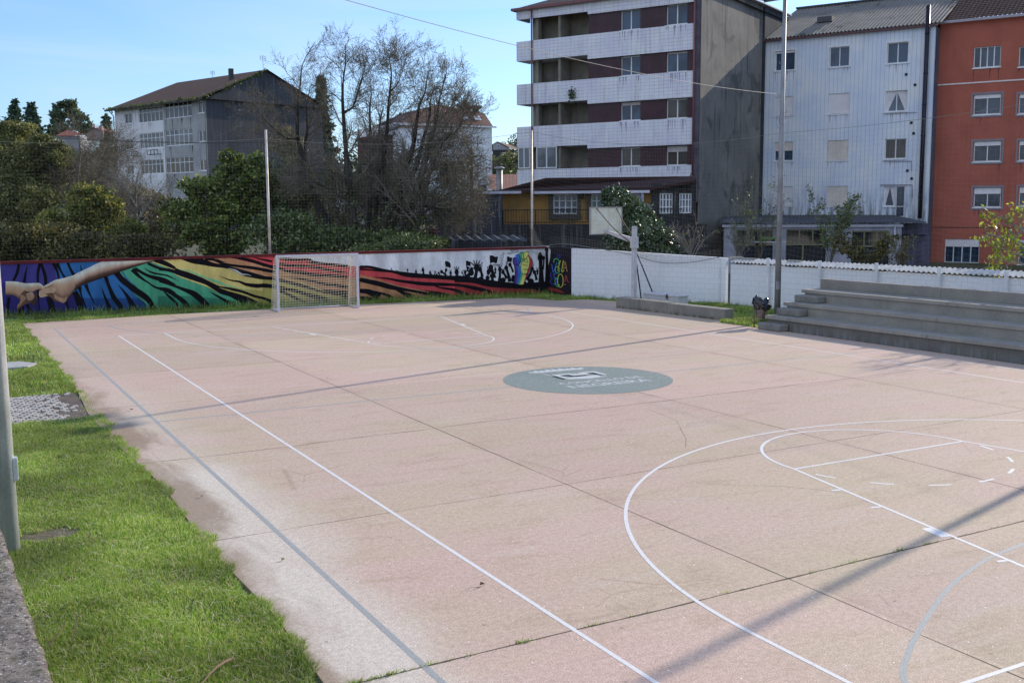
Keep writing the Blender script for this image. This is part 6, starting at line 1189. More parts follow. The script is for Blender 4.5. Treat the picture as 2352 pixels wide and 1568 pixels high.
for x0, x1 in ((835,905),(945,1025)):
    q4 = [T(x0,278,-1.9), T(x1-18,280,-1.9), T(x1,320,-.9), T(x0+20,318,-.9)]; b = MB(); b.poly([FH.p(a_, z_+.05, o_+.12) for a_, z_, o_ in q4]); b.build('roof_window', PLAIN('skylight_pale', (.5,.55,.6)), wh)
b = MB(); cs = FH.sz(*zW(940,200), -5)[0]; zc0 = FH.sz(*zW(940,240), -5)[1]; zc1 = FH.sz(*zW(940,175), -5)[1]; FH.box(b, cs-.8, cs+.8, zc0-2, zc1-.8, -5.8, -4.6); FH.box(b, cs-1.0, cs+1.0, zc1-.35, zc1, -6, -4.4); FH.box(b, cs-.7, cs-.45, zc1-.8, zc1-.35, -5.8, -4.6); FH.box(b, cs+.45, cs+.7, zc1-.8, zc1-.35, -5.8, -4.6); b.build('chimney', PLAIN('chimney_stone', (.25,.21,.18)), wh)
aerial(FH.p(FH.sz(*zW(967,120), -5)[0], zc1-.5, -5), 3.4, 'tall thin aerial mast beside the mansard roof chimney', .7)
# maroon gable and low roofs left of it
mg = empty('maroon_gable_house', FH.p(s00-3, 3, -4), 'maroon clad gable with an orange tile roof edge behind the bare trees', 'building')
b = MB(); a_ = T(72,600,.5); FH.box(b, a_[0], s00-.05, FH.sz(*zW(120,890))[1], FH.sz(*zW(120,455))[1], -7, -.2); b.build('gable_wall', M('maroon_cladding', sh(52,34,44), sh(44,30,40), ns=1), mg)
b = MB(); zq = FH.sz(*zW(120,895))[1]; b.poly([FH.p(a_[0]-.5, zq-.6, 1.5), FH.p(s00-.02, zq-.3, 1.5), FH.p(s00-.02, zq+.7, 0), FH.p(a_[0]-.2, zq+.3, 0)]); b.build('tile_roof', M('orange_roof', (.36,.14,.07), (.28,.11,.06), ns=2, ribs=(.5,.5), ang=FH.ang), mg)
b = MB(); FH.box(b, a_[0]-12, s00-.05, 0, zq-.6, -5, 0); b.build('lower_wall', WHM, mg)
hp2 = [FH.rect(z8, 783,893,832,990)]
for h in hp2: FH.window(mg, (h[0], h[1], h[2], h[3]), .15, .1, WHF, GLASS('house_glass'), 2, rows=(.5,), fw=.1)
# ---------------------------------------------------------------- far small buildings on the right slope
def Fq(ua, ub, D): return Fc(ua, D, ub, D)
f = Fq(1133, 1200, 170); sh_ = empty('small_hill_house', f.p(3, 0, -3), 'small pale gabled house with a brown roof on the slope behind', 'building')
b = MB(); q = [f.sz(*zW(x, y)) for x, y in ((1140,545),(1180,528),(1310,600),(1310,700),(1140,700))]; b.poly([f.p(s_, z_, 0) for s_, z_ in q]); w0 = [f.p(s_, z_, -6) for s_, z_ in q]; b.poly([f.p(*q[2],0), w0[2], w0[3], f.p(*q[3],0)]); b.build('walls', M('far_pale_render', (.40,.40,.42), (.3,.3,.32), ns=.5, streak=.4), sh_)
b = MB(); q = [f.sz(*zW(x, y)) for x, y in ((1180,522),(1350,545),(1388,590),(1320,592))]; b.poly([f.p(*q[0],.2), f.p(*q[3],.2), f.p(*q[2],-3), f.p(*q[1],-6)]); b.poly([f.p(*q[0],.2), f.p(*q[1],-6), f.p(q[0][0]-4, q[0][1]-2.0, -6), f.p(*f.sz(*zW(1136,548)),.2)]); b.build('roof', M('far_brown_roof', (.20,.12,.09), (.15,.1,.08), ns=1), sh_)
b = MB(); a_, c_, z0, z1 = f.rect(zW, 1135,605,1340,700); f.box(b, a_, c_, z0-4, z1, .1, 1.0); b.build('dark_lower_storey', M('far_dark_wall', (.05,.05,.055), (.03,.03,.035), ns=.5), sh_)
f.window(sh_, f.rect(zW, 1248,630,1285,685), 1.15, .1, WHF, GLASS('house_glass'), 2, fw=.12); f.window(sh_, f.rect(zW, 1182,552,1200,582), .15, .1, WHF, GL, 1, fw=.06)
f = Fq(1133, 1200, 96); orr = empty('orange_roofed_shed', f.p(3, 0, -3), 'shed with a ribbed orange roof left of the apartment block', 'building')
q = [f.sz(*zW(1100,985), 0), f.sz(*zW(1400,985), 0), f.sz(*zW(1400,838), -7), f.sz(*zW(1100,838), -7)]
b = MB(); b.poly([f.p(*q[0],0), f.p(*q[1],0), f.p(*q[2],-7), f.p(*q[3],-7)]); b.build('roof', M('orange_ribbed_roof', (.28,.13,.09), (.21,.10,.07), ns=1, ribs=(.34,.6), ang=f.ang), orr); b = MB(); f.box(b, q[0][0]+.3, q[1][0]-.3, 0, q[0][1]-.1, -6.8, -.2); b.build('walls', M('far_pale_render'), orr)
for (x, y0, y1, D, r_, lab) in ((1200,758,965,84,.32,'tall metal vent pipe in front of the orange ribbed roof'),(1037,912,992,72,.36,'short vent stack with a white cap above the dark tiled roof')):
    u, va = zW(x, y0); _, vb = zW(x, y1); A_ = DP(u, va, D); B_ = DP(u, vb, D); v_ = empty('vent_pipe', (*B_[:2], 0), lab, 'vent pipe'); b = MB(); b.tube([(*B_[:2], 2.5), (*A_[:2], A_[2]-.2)], r_*.8, 10); b.build('pipe', M('vent_metal', (.30,.28,.26), (.2,.18,.17), ns=2, metal=.4, rough=.5), v_, smooth=True); b = MB(); b.tube([(*A_[:2], A_[2]-.22), (*A_[:2], A_[2]-.12)], r_*1.25, 10); b.tube([(*A_[:2], A_[2]-.12), (*A_[:2], A_[2])], [r_*1.25,.1], 10); b.build('cap', PLAIN('cap_pale', (.5,.52,.55)), v_, smooth=True)
ua, va = zW(930, 590); A_ = DP(ua, va, 72); up_ = empty('utility_pole', (*A_[:2], 0), 'dark wooden utility pole with wires behind the bare trees', 'utility pole'); b = MB(); b.tube([(*A_[:2], 0), (*A_[:2], A_[2])], [.2,.13], 8); b.build('pole', PLAIN('dark_timber', (.05,.045,.04)), up_, smooth=True); b = MB(); b.box(A_[0]-.35, A_[0]+.35, A_[1]-.08, A_[1]+.08, A_[2]-.6, A_[2]-.48); b.build('crosspiece', PLAIN('dark_timber'), up_)
for i, (yy) in enumerate((660, 678, 695)): Bq = DP(*zW(1370, yy+60), 72); cable('overhead_wire', (A_[0], A_[1], A_[2]-.2-.35*i), tuple(Bq), .35, .018, ['upper','middle','lower'][i]+' wire running right from the dark utility pole')
for i, yy in enumerate((640, 665)): Bq = DP(*zW(640, yy), 74); cable('overhead_wire', (A_[0], A_[1], A_[2]-.25-.4*i), tuple(Bq), .3, .018, ['upper','lower'][i]+' wire running left from the dark utility pole')
cable('overhead_wire', tuple(DP(-60, 303, 62)), tuple(DP(640, 327, 66)), .25, .022, 'long thin wire crossing in front of the trees and grey building at left')
# concrete post stump and red sheet behind the wall
g = DP(903, 563, 47.5); b = MB(); b.box(g[0]-.12, g[0]+.12, g[1]-.12, g[1]+.12, 0, CP[2]-(556-475)*47.5/CF); tag(b.build('concrete_post', PLAIN('post_grey', sh(130,142,170)), bevel=.01), 'short pale concrete post sticking up behind the mural wall', 'post')
f = Fc(977, 56, 1004, 56); V = []; nn_ = 10
for i in range(nn_+1):
    for j in range(nn_+1): V.append(f.p(f.L*i/nn_*(.75+.25*math.sin(j*.9)), 1.2+1.5*j/nn_, .15*math.sin(i*1.1+j*.6)+.1*RNG.normal()))
tag(bulk('red_sheet', V, [(i*(nn_+1)+j, (i+1)*(nn_+1)+j, (i+1)*(nn_+1)+j+1, i*(nn_+1)+j+1) for i in range(nn_) for j in range(nn_)], PLAIN('red_plastic', (.45,.03,.04), rough=.4)), 'crumpled bright red sheet glimpsed behind the wall beside the dark garden wall', 'sheet')
# torn roof sheet edges above the mural wall, right part
b = MB(); A_ = DP(1010, 560, 49.5); B_ = DP(1212, 548, 47.5); corr(b, A_[:2], B_[:2], np.array([.5,1.6]), 2.28, 2.45, .5, .05, seg_=8); tag(b.build('corrugated_sheet', M('dark_corrugated')), 'dark corrugated sheet lying just behind the mural wall below the yellow house', 'sheet')
# ---------------------------------------------------------------- far left hillside houses
f = Fq(225, 285, 185); hh2 = empty('hillside_house', f.p(3, 8, -3), 'pink grey gabled house with a chimney on the wooded hill', 'building')
b = MB(); q = [f.sz(*zH(x, y)) for x, y in ((1365,690),(1475,630),(1565,665),(1620,680),(1620,830),(1365,830))]; b.poly([f.p(s_, z_, 0) for s_, z_ in q]); b.build('gable_wall', M('hill_house_pink', (.34,.24,.22), (.28,.2,.19), ns=.5), hh2)
b = MB(); q = [f.sz(*zH(x, y)) for x, y in ((1360,700),(1475,625),(1570,668))]; b.poly([f.p(q[0][0],q[0][1],.4), f.p(q[1][0],q[1][1],.4), f.p(q[1][0],q[1][1]+.3,-8), f.p(q[0][0],q[0][1],-8)]); b.poly([f.p(q[1][0],q[1][1],.4), f.p(q[2][0],q[2][1],.4), f.p(q[2][0],q[2][1],-8), f.p(q[1][0],q[1][1]+.3,-8)]); b.build('roof', M('hill_roof', (.22,.07,.06), (.16,.06,.05), ns=1), hh2)
b = MB(); a_, c_, z0, z1 = f.rect(zH, 1562,600,1600,780); f.box(b, a_, c_, z0, z1, -.8, 0.05); b.build('chimney', M('hill_house_pink'), hh2); b = MB(); a_, c_, z0, z1 = f.rect(zH, 1440,570,1486,640); f.box(b, a_, c_, z0, z1, -.6, -.1); b.build('chimney', PLAIN('chimney_pale', (.5,.45,.42)), hh2)
f = Fq(100, 240, 190); h3 = empty('long_hillside_house', f.p(5, 8, -3), 'long low house with a dark red roof half hidden in the hill trees', 'building')
a_, c_, z0, z1 = f.rect(zH, 880,630,1250,760); b = MB(); b.poly([f.p(a_,z0,.5), f.p(c_,z0,.5), f.p(c_-.5,z1-1,-5), f.p(a_,z1,-5)]); b.build('roof', M('hill_roof'), h3); b = MB(); f.box(b, a_, c_, z0-4, z0, -5, 0); b.build('walls', M('far_pale_render'), h3)
f = Fq(225, 300, 150); h4 = empty('car_showroom', f.p(3, 3, -3), 'low red brown building with white sign letters at the left end of the grey building', 'building')
a_, c_, z0, z1 = f.rect(zH, 1560,1215,1960,1290); b = MB(); f.box(b, a_, c_, z0, z1, -3, 0); b.build('fascia', PLAIN('showroom_red', (.20,.07,.05)), h4); b = MB(); f.box(b, a_, c_, z0-8, z0, -4, -.5); b.build('walls', M('showroom_wall', (.45,.33,.26), (.38,.28,.22), ns=1), h4)
a_, c_, z0, z1 = f.rect(zH, 1635,1238,1895,1275); V, F = text_mesh('AUTOMO', c_-a_, z1-z0); bulk('sign_lettering', [f.p(a_+v[0], z0+v[1], .04) for v in V], F, PLAIN('sign_white', (.75,.75,.75)), h4)
# ================================================================ VEGETATION
BARK = M('alder_bark', (.05,.044,.036), (.026,.024,.02), ns=3, rough=.95, fine=.3, bump=.5, stain=(2.5,.62,(.04,.055,.02)))
BARKP = M('pale_bark', (.26,.24,.21), (.15,.14,.12), ns=3, rough=.9, fine=.3, bump=.3)
TWIG = M('twig_bark', (.18,.15,.115), (.11,.092,.07), ns=3, rough=.9, bump=0)
ALDER = LEAF('alder_leaf', [(0.098,0.081,0.051),(0.156,0.137,0.051),(0.069,0.064,0.038),(0.195,0.182,0.075),(0.273,0.237,0.118)], trans=.25)
IVY = LEAF('ivy_leaf', [(0.040,0.057,0.019),(0.078,0.129,0.031),(0.187,0.243,0.062),(0.031,0.043,0.016),(0.343,0.372,0.140)], trans=.2, rough=.3, spec=.5)
def bare_tree(label, zf, trunks, D, seed, twigs=(15,8,6), Ls=(2.4,1.05,.45), leafn=.75, ivy=True, group='bare alders behind the mural wall', mat=None, leafsize=.032):
    rng = np.random.default_rng(seed); base = DP(*zf(*trunks[0][0][:2]), D); root = empty('bare_tree', (base[0], base[1], 0), label, 'tree', group)
    tp, bp_, lp, iv = [], [], [], []
    for pts in trunks:
        P = np.array([DP(*zf(x, y), D+rng.normal()*.25*(i > 0)+dd) for i, (x, y, w_, dd) in enumerate([(*q, 0)[:4] if len(q) == 3 else q for q in pts])])
        if P[0,2] < 3.2 and len(P) > 3: P = np.vstack([[P[0,0]-(P[1,0]-P[0,0])*.15, P[0,1], 0.0], P])
        r = np.array([q[2] for q in pts])*1.2; r = np.r_[r[0]*1.15, r] if len(P) > len(r) else r
        Q = catmull(np.c_[P, r], 4); P, r = Q[:,:3], np.maximum(Q[:,3], .012)
        tp.append(tubes(P[None], r[None], 8))
        if ivy and P[0,2] < 1 and len(tp) == 1:
            n = 420; k = rng.integers(0, max(2, int(len(P)*.38)), n); a = rng.random(n)*6.28; iv.append(P[k]+np.c_[np.cos(a), np.sin(a), rng.normal(size=n)*.6]*(r[k]*(1.0+.5*rng.random(n)))[:,None])
        m1, m2, m3 = twigs
        P1, R1 = grow(P[None], r[None], m1, Ls[0], .8, 7, .35, .16, .25, .42, .2, rng); bp_.append(tubes(P1, R1, 4))
        P2, R2 = grow(P1, R1, m2, Ls[1], .75, 5, .25, .2, .15, .6, .25, rng, .006); bp_.append(tubes(P2, R2, 3))
        P3, R3_ = grow(P2, R2, m3, Ls[2], .7, 4, .2, .22, .1, .7, .5, rng, .0045); bp_.append(tubes(P3, R3_, 3))
        e = P3[:,1:].reshape(-1,3); k = rng.random(len(e)) < .62*leafn; lp.append(e[k]+rng.normal(size=(k.sum(),3))*.012)
    V, F = merge(tp); bulk('trunk', V, F, mat or BARK, root, smooth=True); V, F = merge(bp_); bulk('branches', V, F, mat or TWIG, root)
    C = np.vstack(lp)
    if len(C): V, F = leafquads(C, leafsize, rng, 1.8, .5); bulk('twig_leaves', V, F, ALDER, root)
    if ivy and iv: V, F = leafquads(np.vstack(iv), .09, rng, 1.2); bulk('ivy', V, F, IVY, root)
    return root
T8 = lambda *P: list(P)
bare_tree('leaning bare alder with a dark crooked trunk, left end of the bare row', z8, [[(590,1430,.22),(500,1230,.19),(430,1080,.17),(400,980,.14),(370,850,.12),(335,690,.09),(335,480,.06),(350,330,.04),(370,180,.02),(455,30,.01)],[(400,980,.09),(385,760,.07),(400,640,.05),(395,500,.03),(420,340,.015)],[(335,690,.05),(250,700,.04),(130,600,.03),(40,500,.015)]], 53, 1, (15,9,7))
bare_tree('bare alder with ivy on its straight trunk, right of the leaning one', z8, [[(740,1430,.2),(725,1280,.17),(700,1100,.15),(680,960,.13),(670,800,.11),(655,600,.08),(645,430,.06),(650,300,.04),(665,180,.025),(665,40,.01)],[(655,520,.05),(720,480,.04),(770,320,.03),(800,220,.015)],[(690,1130,.06),(600,1090,.05),(520,1040,.03),(420,1000,.015)]], 51, 2, (15,9,7))
bare_tree('thin upright bare alder in the middle of the row', z8, [[(820,1440,.11),(835,1200,.1),(845,900,.09),(840,700,.06),(835,500,.04),(850,380,.02)],[(860,1440,.1),(880,1200,.09),(895,950,.08),(900,750,.06),(905,600,.04),(930,480,.02)]], 54, 3, (18,9,7), (2.2,1.0,.45))
bare_tree('tall bare alder with a tall fine crown above the middle of the row', z8, [[(880,1440,.2),(920,1280,.18),(950,1120,.15),(925,980,.12),(930,850,.11),(955,650,.08),(965,480,.06),(975,380,.045),(985,250,.03),(970,130,.012)],[(975,380,.035),(1040,300,.02),(1060,130,.01)],[(945,1130,.08),(900,1080,.06),(850,1050,.03)]], 52, 4, (17,9,7))
bare_tree('bare alder leaning right with twin trunks', z8, [[(900,1450,.2),(960,1240,.17),(1040,1080,.14),(1100,880,.11),(1140,740,.09),(1160,600,.07),(1180,480,.05),(1220,380,.03),(1240,260,.012)],[(980,1440,.15),(1050,1200,.13),(1110,1020,.11),(1170,860,.09),(1210,700,.07),(1250,560,.05),(1260,430,.03),(1290,330,.012)]], 51, 5, (15,9,7))
bare_tree('right hand bare alder with a wide spray of fine branches', z8, [[(1020,1440,.19),(1080,1250,.17),(1150,1100,.15),(1200,930,.12),(1240,780,.1),(1290,620,.07),(1310,500,.05),(1330,400,.03),(1370,250,.012)],[(1160,1080,.07),(1200,960,.06),(1300,900,.05),(1420,870,.04),(1540,880,.015)],[(1240,780,.05),(1350,720,.04),(1450,640,.03),(1500,520,.015)],[(1100,1200,.06),(1220,1180,.05),(1350,1200,.04),(1480,1190,.012)]], 50, 6, (20,10,8), (2.5,1.1,.45))
bare_tree('slender bare alder at the right end of the row', z8, [[(1150,1440,.1),(1180,1250,.09),(1220,1080,.08),(1270,900,.06),(1330,760,.04),(1420,640,.02)],[(1190,1240,.06),(1300,1150,.05),(1400,1080,.03),(1500,1060,.012)]], 49, 7, (20,9,7), (2.2,1.0,.45))
# ---- leafy masses at the left
def leafy(label, name, blobs, mat, size, n, seed, trunk=None, group=None, lumps=16, shell=.45, lr=.42, stems=0, tm=None, cat='tree', elong=1.6, droop=.2, crown='crown'):
    """blobs: (u, v, depth, rx, ry(depth), rz, weight)"""
    rng = np.random.default_rng(seed); u, v, D = blobs[0][:3]; c0 = DP(u, v, D); root = empty(name, (c0[0], c0[1], 0), label, cat, group); pts = []; W_ = sum(b_[6] if len(b_) > 6 else 1 for b_ in blobs)
    for b_ in blobs: c = DP(*b_[:3]); pts.append(cloud(c, b_[3:6], int(n*(b_[6] if len(b_) > 6 else 1)/W_), rng, lumps, shell, lr))
    C = np.vstack(pts); C = C[C[:,2] > .05]; V, F = leafquads(C, size, rng, elong, droop); bulk(crown, V, F, mat, root)
    if stems:
        P = np.zeros((stems, 6, 3)); 
        for i in range(stems):
            a = np.array([c0[0]+rng.normal()*blobs[0][3]*.3, c0[1]+rng.normal()*.4, 0]); e = C[rng.integers(0, len(C))]
            for k in range(6): t_ = k/5; P[i,k] = a*(1-t_)+e*t_+rng.normal(size=3)*.12*(0 < k < 5); P[i,k,2] = a[2]*(1-t_)+e[2]*t_
        R_ = np.tile(np.linspace(.09,.02,6), (stems,1)); Q1, S1 = grow(P, R_, 8, 1.6, .7, 5, .3, .18, .3, .5, .3, rng, .008); Q2, S2_ = grow(Q1, S1, 6, .7, .7, 4, .2, .2, .1, .6, .4, rng, .006)
        V, F = merge([tubes(P, R_, 5), tubes(Q1, S1, 3), tubes(Q2, S2_, 3)]); bulk('trunk', V, F, tm or BARK, root)
    return root
OLV1 = LEAF('olive_leaf', [(0.072,0.078,0.036),(0.202,0.218,0.072),(0.116,0.133,0.048),(0.375,0.375,0.144),(0.086,0.094,0.048),(0.491,0.468,0.240)], trans=.4)
OLVD = LEAF('dark_olive_leaf', [(0.058,0.061,0.021),(0.176,0.164,0.053),(0.039,0.044,0.021),(0.312,0.259,0.084),(0.049,0.052,0.021)], trans=.3)
GRN1 = LEAF('laurel_leaf', [(0.033,0.055,0.016),(0.098,0.152,0.035),(0.048,0.083,0.021),(0.260,0.317,0.070),(0.163,0.220,0.050),(0.488,0.495,0.120),(0.033,0.048,0.021)], trans=.35, rough=.3, spec=.5)
TANL = LEAF('tan_twig_leaf', [(0.245,0.204,0.122),(0.326,0.265,0.163),(0.163,0.143,0.091),(0.204,0.194,0.091)], trans=.25)
YLG = LEAF('yellow_green_leaf', [(0.064,0.077,0.026),(0.228,0.268,0.066),(0.113,0.140,0.043),(0.454,0.450,0.130),(0.378,0.281,0.109)], trans=.45)
leafy('rounded olive tree with a fine yellowish crown at the left edge', 'olive_tree', [(60,380,60,2.9,2.0,2.2),(10,360,60,1.8,1.6,1.8,.6),(110,350,60,1.6,1.4,1.3,.5),(60,480,59,2.8,1.8,2.2,.8),(40,300,60.5,1.6,1.2,.7,.3)], OLV1, .09, 52000, 31, stems=9, lumps=52, lr=.24, shell=.35)
leafy('dark bush with yellowing leaves above the left part of the mural', 'yellowing_bush', [(215,500,56,2.4,1.6,1.7),(150,530,55.5,2.0,1.4,1.4),(280,540,55.5,1.8,1.4,1.2),(205,450,56,1.6,1.2,.9,.5)], YLG, .095, 22000, 32, stems=7, lumps=44, lr=.22, shell=.4, cat='bush')
leafy('dense dark shrub right above the left end of the wall', 'dark_shrub', [(90,560,53,3.0,1.2,1.2),(210,575,53,3.0,1.2,1.1),(320,575,53,2.6,1.2,1.0),(20,565,53,1.8,1.2,1.3)], OLVD, .10, 26000, 33, stems=4, lumps=24, cat='bush')
leafy('broad laurel tree with bright green upper leaves left of the net pole', 'laurel_tree', [(500,440,57,2.2,1.8,1.6),(430,495,57,2.0,1.6,1.6),(565,480,57,2.0,1.6,2.0),(500,545,56,2.8,1.6,1.4),(548,385,57.5,1.3,1.0,1.0,.4),(455,425,57.5,1.2,1.0,.8,.3),(600,420,57.5,1.4,1,1.2,.35),(520,360,57.5,.7,.6,.6,.1),(590,370,57.5,.6,.6,.7,.1)], GRN1, .12, 26000, 34, stems=9, lumps=46, lr=.22, shell=.35)
leafy('undergrowth of ivy and bramble behind the goal', 'undergrowth_bush', [(660,540,50,2.4,1.2,1.3),(760,560,50,2.4,1.2,1.0),(870,560,49.5,2.4,1.2,.9),(960,565,49,2.0,1.2,.7),(620,450,58,2.2,1.2,2.2,.7),(700,470,58,2.0,1.2,1.6,.5)], IVY, .10, 26000, 35, stems=4, lumps=26, cat='bush')
leafy('pale green weeds lit by the sun behind the right end of the bare trees', 'sunlit_weeds', [(925,560,46.5,1.1,.6,.5),(985,568,46.5,.8,.5,.4),(850,570,46.8,1.2,.6,.35)], IVY, .07, 4500, 36, stems=0, lumps=14, cat='bush')
HAZE = LEAF('haze_twig_leaf', [(0.156,0.132,0.072),(0.260,0.216,0.120),(0.104,0.102,0.048),(0.195,0.204,0.072),(0.364,0.300,0.180)], trans=.3)
leafy('brown green thicket of fine twigs filling the gaps between the bare alder trunks', 'twiggy_thicket', [(690,420,58,2.0,1.5,2.2),(770,450,57,2.2,1.5,2.6),(860,460,57,2.4,1.5,2.4),(950,450,56,2.2,1.5,2.2),(1020,470,55,1.9,1.2,1.8),(1040,400,56,1.5,1.2,1.3,.6),(660,330,60,1.6,1.2,1.6,.5),(900,380,58,2.4,1.5,1.6,.6),(760,520,56,2.6,1.5,1.4),(920,530,55,2.6,1.3,1.2)], HAZE, .06, 52000, 91, stems=34, lumps=60, lr=.24, shell=.2, tm=TWIG, cat='thicket')
# twiggy leafless trees at the left
D1 = lambda x, y: (x, y)
bare_tree('pale leafless tree with forked trunk in front of the grey building', D1, [[(314,588,.09),(313,520,.085),(311,470,.07),(312,430,.05),(318,395,.02)],[(313,520,.06),(330,485,.05),(352,455,.03),(372,432,.012)],[(312,475,.05),(298,448,.035),(285,425,.012)]], 58, 11, (13,8,5), (1.9,.9,.4), ivy=False, mat=BARKP, leafn=.3, group='leafless twiggy trees at the left')
bare_tree('sprawling leafless tan tree between the olive tree and the grey building', D1, [[(165,590,.12),(168,520,.11),(172,465,.09),(178,410,.07),(185,350,.03),(180,315,.012)],[(172,465,.06),(205,430,.05),(235,395,.03),(255,365,.012)],[(168,500,.05),(140,450,.04),(120,400,.02)],[(178,500,.05),(215,480,.04),(260,455,.02)]], 61, 12, (18,10,7), (2.3,1.1,.5), ivy=False, mat=M('tan_bark', (.20,.165,.125), (.13,.11,.085), ns=3), leafn=.5, group='leafless twiggy trees at the left')
bare_tree('fine grey leafless tree beside the left corner of the grey building', D1, [[(252,560,.1),(250,480,.09),(248,420,.07),(250,360,.04),(262,300,.012)],[(249,430,.05),(228,390,.03),(212,350,.012)],[(250,400,.05),(268,370,.03),(276,330,.012)]], 66, 13, (16,9,6), (2.0,1.0,.45), ivy=False, mat=M('tan_bark'), leafn=.5, group='leafless twiggy trees at the left')
bare_tree('grey leafless tree at the far left behind the dark shrub', D1, [[(60,590,.1),(45,520,.09),(25,450,.06),(10,390,.02)],[(50,540,.07),(75,480,.05),(95,430,.03),(105,380,.012)],[(35,480,.05),(5,470,.03),(-20,450,.012)]], 63, 14, (14,9,6), (2.0,1.0,.45), ivy=False, mat=BARKP, leafn=.5, group='leafless twiggy trees at the left')
leafy('brownish scrub below the grey building', 'brown_scrub', [(330,470,64,3.2,1.5,1.3),(400,520,60,2.6,1.5,1.4),(270,470,66,2.4,1.5,1.6),(220,420,70,2.6,1.5,1.9,.6)], TANL, .11, 20000, 37, stems=8, lumps=36, lr=.3, tm=TWIG, cat='bush')
# camellia behind the white wall
CAM = LEAF('camellia_leaf', [(0.042,0.076,0.024),(0.059,0.101,0.030),(0.034,0.059,0.020),(0.084,0.134,0.034)], trans=.08, rough=.33, spec=1.0)
leafy('conical glossy camellia tree behind the white wall', 'camellia_tree', [(1413,452,47,.7,.7,.55,.6),(1425,478,47,1.05,.9,.75),(1442,508,47,1.4,1.1,.9,1.4),(1460,540,47,1.75,1.2,.9,1.8),(1478,566,47,2.0,1.2,.7,1.8),(1505,572,47,1.1,.9,.55,.9)], CAM, .095, 40000, 38, stems=3, lumps=18, lr=.42, shell=.6, elong=1.5)
# right edge tree with hanging yellow green leaves
def fruit_tree():
    rng = np.random.default_rng(41); b0_ = DP(2395, 640, 33.5); root = empty('fruit_tree', (b0_[0], b0_[1], 0), 'small tree with drooping yellow green leaves at the right edge', 'tree'); tr = []
    for pts in ([(2400,640,.08),(2390,590,.06),(2350,560,.045),(2300,545,.03),(2262,535,.012)],[(2392,600,.05),(2370,550,.04),(2335,520,.03),(2300,500,.02),(2270,497,.01)],[(2395,600,.05),(2385,540,.04),(2360,500,.02),(2330,488,.01)],[(2385,610,.05),(2350,590,.03),(2310,575,.02),(2275,560,.01)],[(2392,620,.05),(2345,605,.03),(2310,600,.015),(2290,590,.008)]):
        Q = catmull(np.array([[*DP(x, y, 33.5+rng.normal()*.3), r] for x, y, r in pts]), 4); tr.append((Q[:,:3], Q[:,3]))
    n = max(len(t[0]) for t in tr); P = np.array([np.array([np.interp(np.linspace(0,1,n), np.linspace(0,1,len(t[0])), t[0][:,k]) for k in range(3)]).T for t in tr]); R_ = np.array([np.interp(np.linspace(0,1,n), np.linspace(0,1,len(t[1])), t[1]) for t in tr])
    P1, R1 = grow(P, R_, 14, .7, .8, 5, .1, .18, .25, .5, .3, rng, .005); P2, R2 = grow(P1, R1, 4, .3, .7, 4, 0, .2, .2, .7, .5, rng, .004); V, F = merge([tubes(P, R_, 6), tubes(P1, R1, 4), tubes(P2, R2, 3)]); bulk('trunk', V, F, BARKP, root)
    e = np.vstack([P1[:,2:].reshape(-1,3), P2[:,2:].reshape(-1,3)]); e = e[rng.random(len(e)) < .75]; V, F = leafquads(e, .075, rng, 2.0, 1.6); bulk('crown', V, F, LEAF('drooping_leaf', [(.20,.28,.03),(.30,.36,.05),(.16,.24,.03),(.36,.38,.08),(.30,.22,.05)], trans=.55, rough=.35), root)
fruit_tree()
# scrub in front of the workshop and the block
def shrub(label, u, v0, D, h, w_, mat, size, n, seed, pale=False, leafn=1.0):
    rng = np.random.default_rng(seed); g = DP(u, v0, D); z0 = max(0, g[2]-.3); root = empty('bare_shrub', (g[0], g[1], z0), label, 'bush'); m_ = 9; P = np.zeros((m_,6,3)); 
    for i in range(m_):
        a = rng.random()*6.28; ln = (.7+.5*rng.random())*h; 
        for k in range(6): t_ = k/5; P[i,k] = [g[0]+math.cos(a)*w_*.5*t_**1.3+.04*rng.normal(), g[1]+math.sin(a)*w_*.3*t_**1.3, z0+ln*t_]
    R_ = np.tile(np.linspace(.022,.007,6), (m_,1)); P1, R1 = grow(P, R_, 9, h*.32, .6, 5, .4, .15, .2, .6, .4, rng, .005); P2, R2 = grow(P1, R1, 5, h*.14, .6, 4, .2, .2, .2, .7, .5, rng, .004); V, F = merge([tubes(P, R_, 4), tubes(P1, R1, 3), tubes(P2, R2, 3)]); bulk('stems', V, F, BARKP if pale else TWIG, root)
    if n: e = np.vstack([P1[:,1:].reshape(-1,3), P2[:,1:].reshape(-1,3)]); e = e[rng.integers(0, len(e), n)]+rng.normal(size=(n,3))*.05; V, F = leafquads(e, size, rng, 1.8, .5); bulk('leaves', V, F, mat, root)
shrub('dry pale shrub with yellow tips in front of the dark wall', 1590, 580, 47, 1.5, 2.2, LEAF('yellow_tip', [(.22,.19,.05),(.12,.11,.04)], trans=.3), .045, 160, 51, True)
shrub('dark leafless bush in front of the left bay of the workshop', 1745, 590, 50, 3.0, 2.6, IVY, .06, 500, 52)
shrub('climbing leafy shrub between the two workshop windows', 1905, 605, 50, 2.9, 2.4, IVY, .06, 2600, 53)
shrub('low tangled bush in front of the right workshop bay', 1985, 610, 49, 1.5, 3.4, OLVD, .07, 3000, 54)
shrub('small leafy bush at the right end of the workshop', 2065, 615, 47, 1.4, 1.2, OLVD, .06, 600, 55)
shrub('grey twiggy bush in the left workshop bay', 1700, 590, 49, 1.8, 1.8, IVY, .06, 200, 56, True)
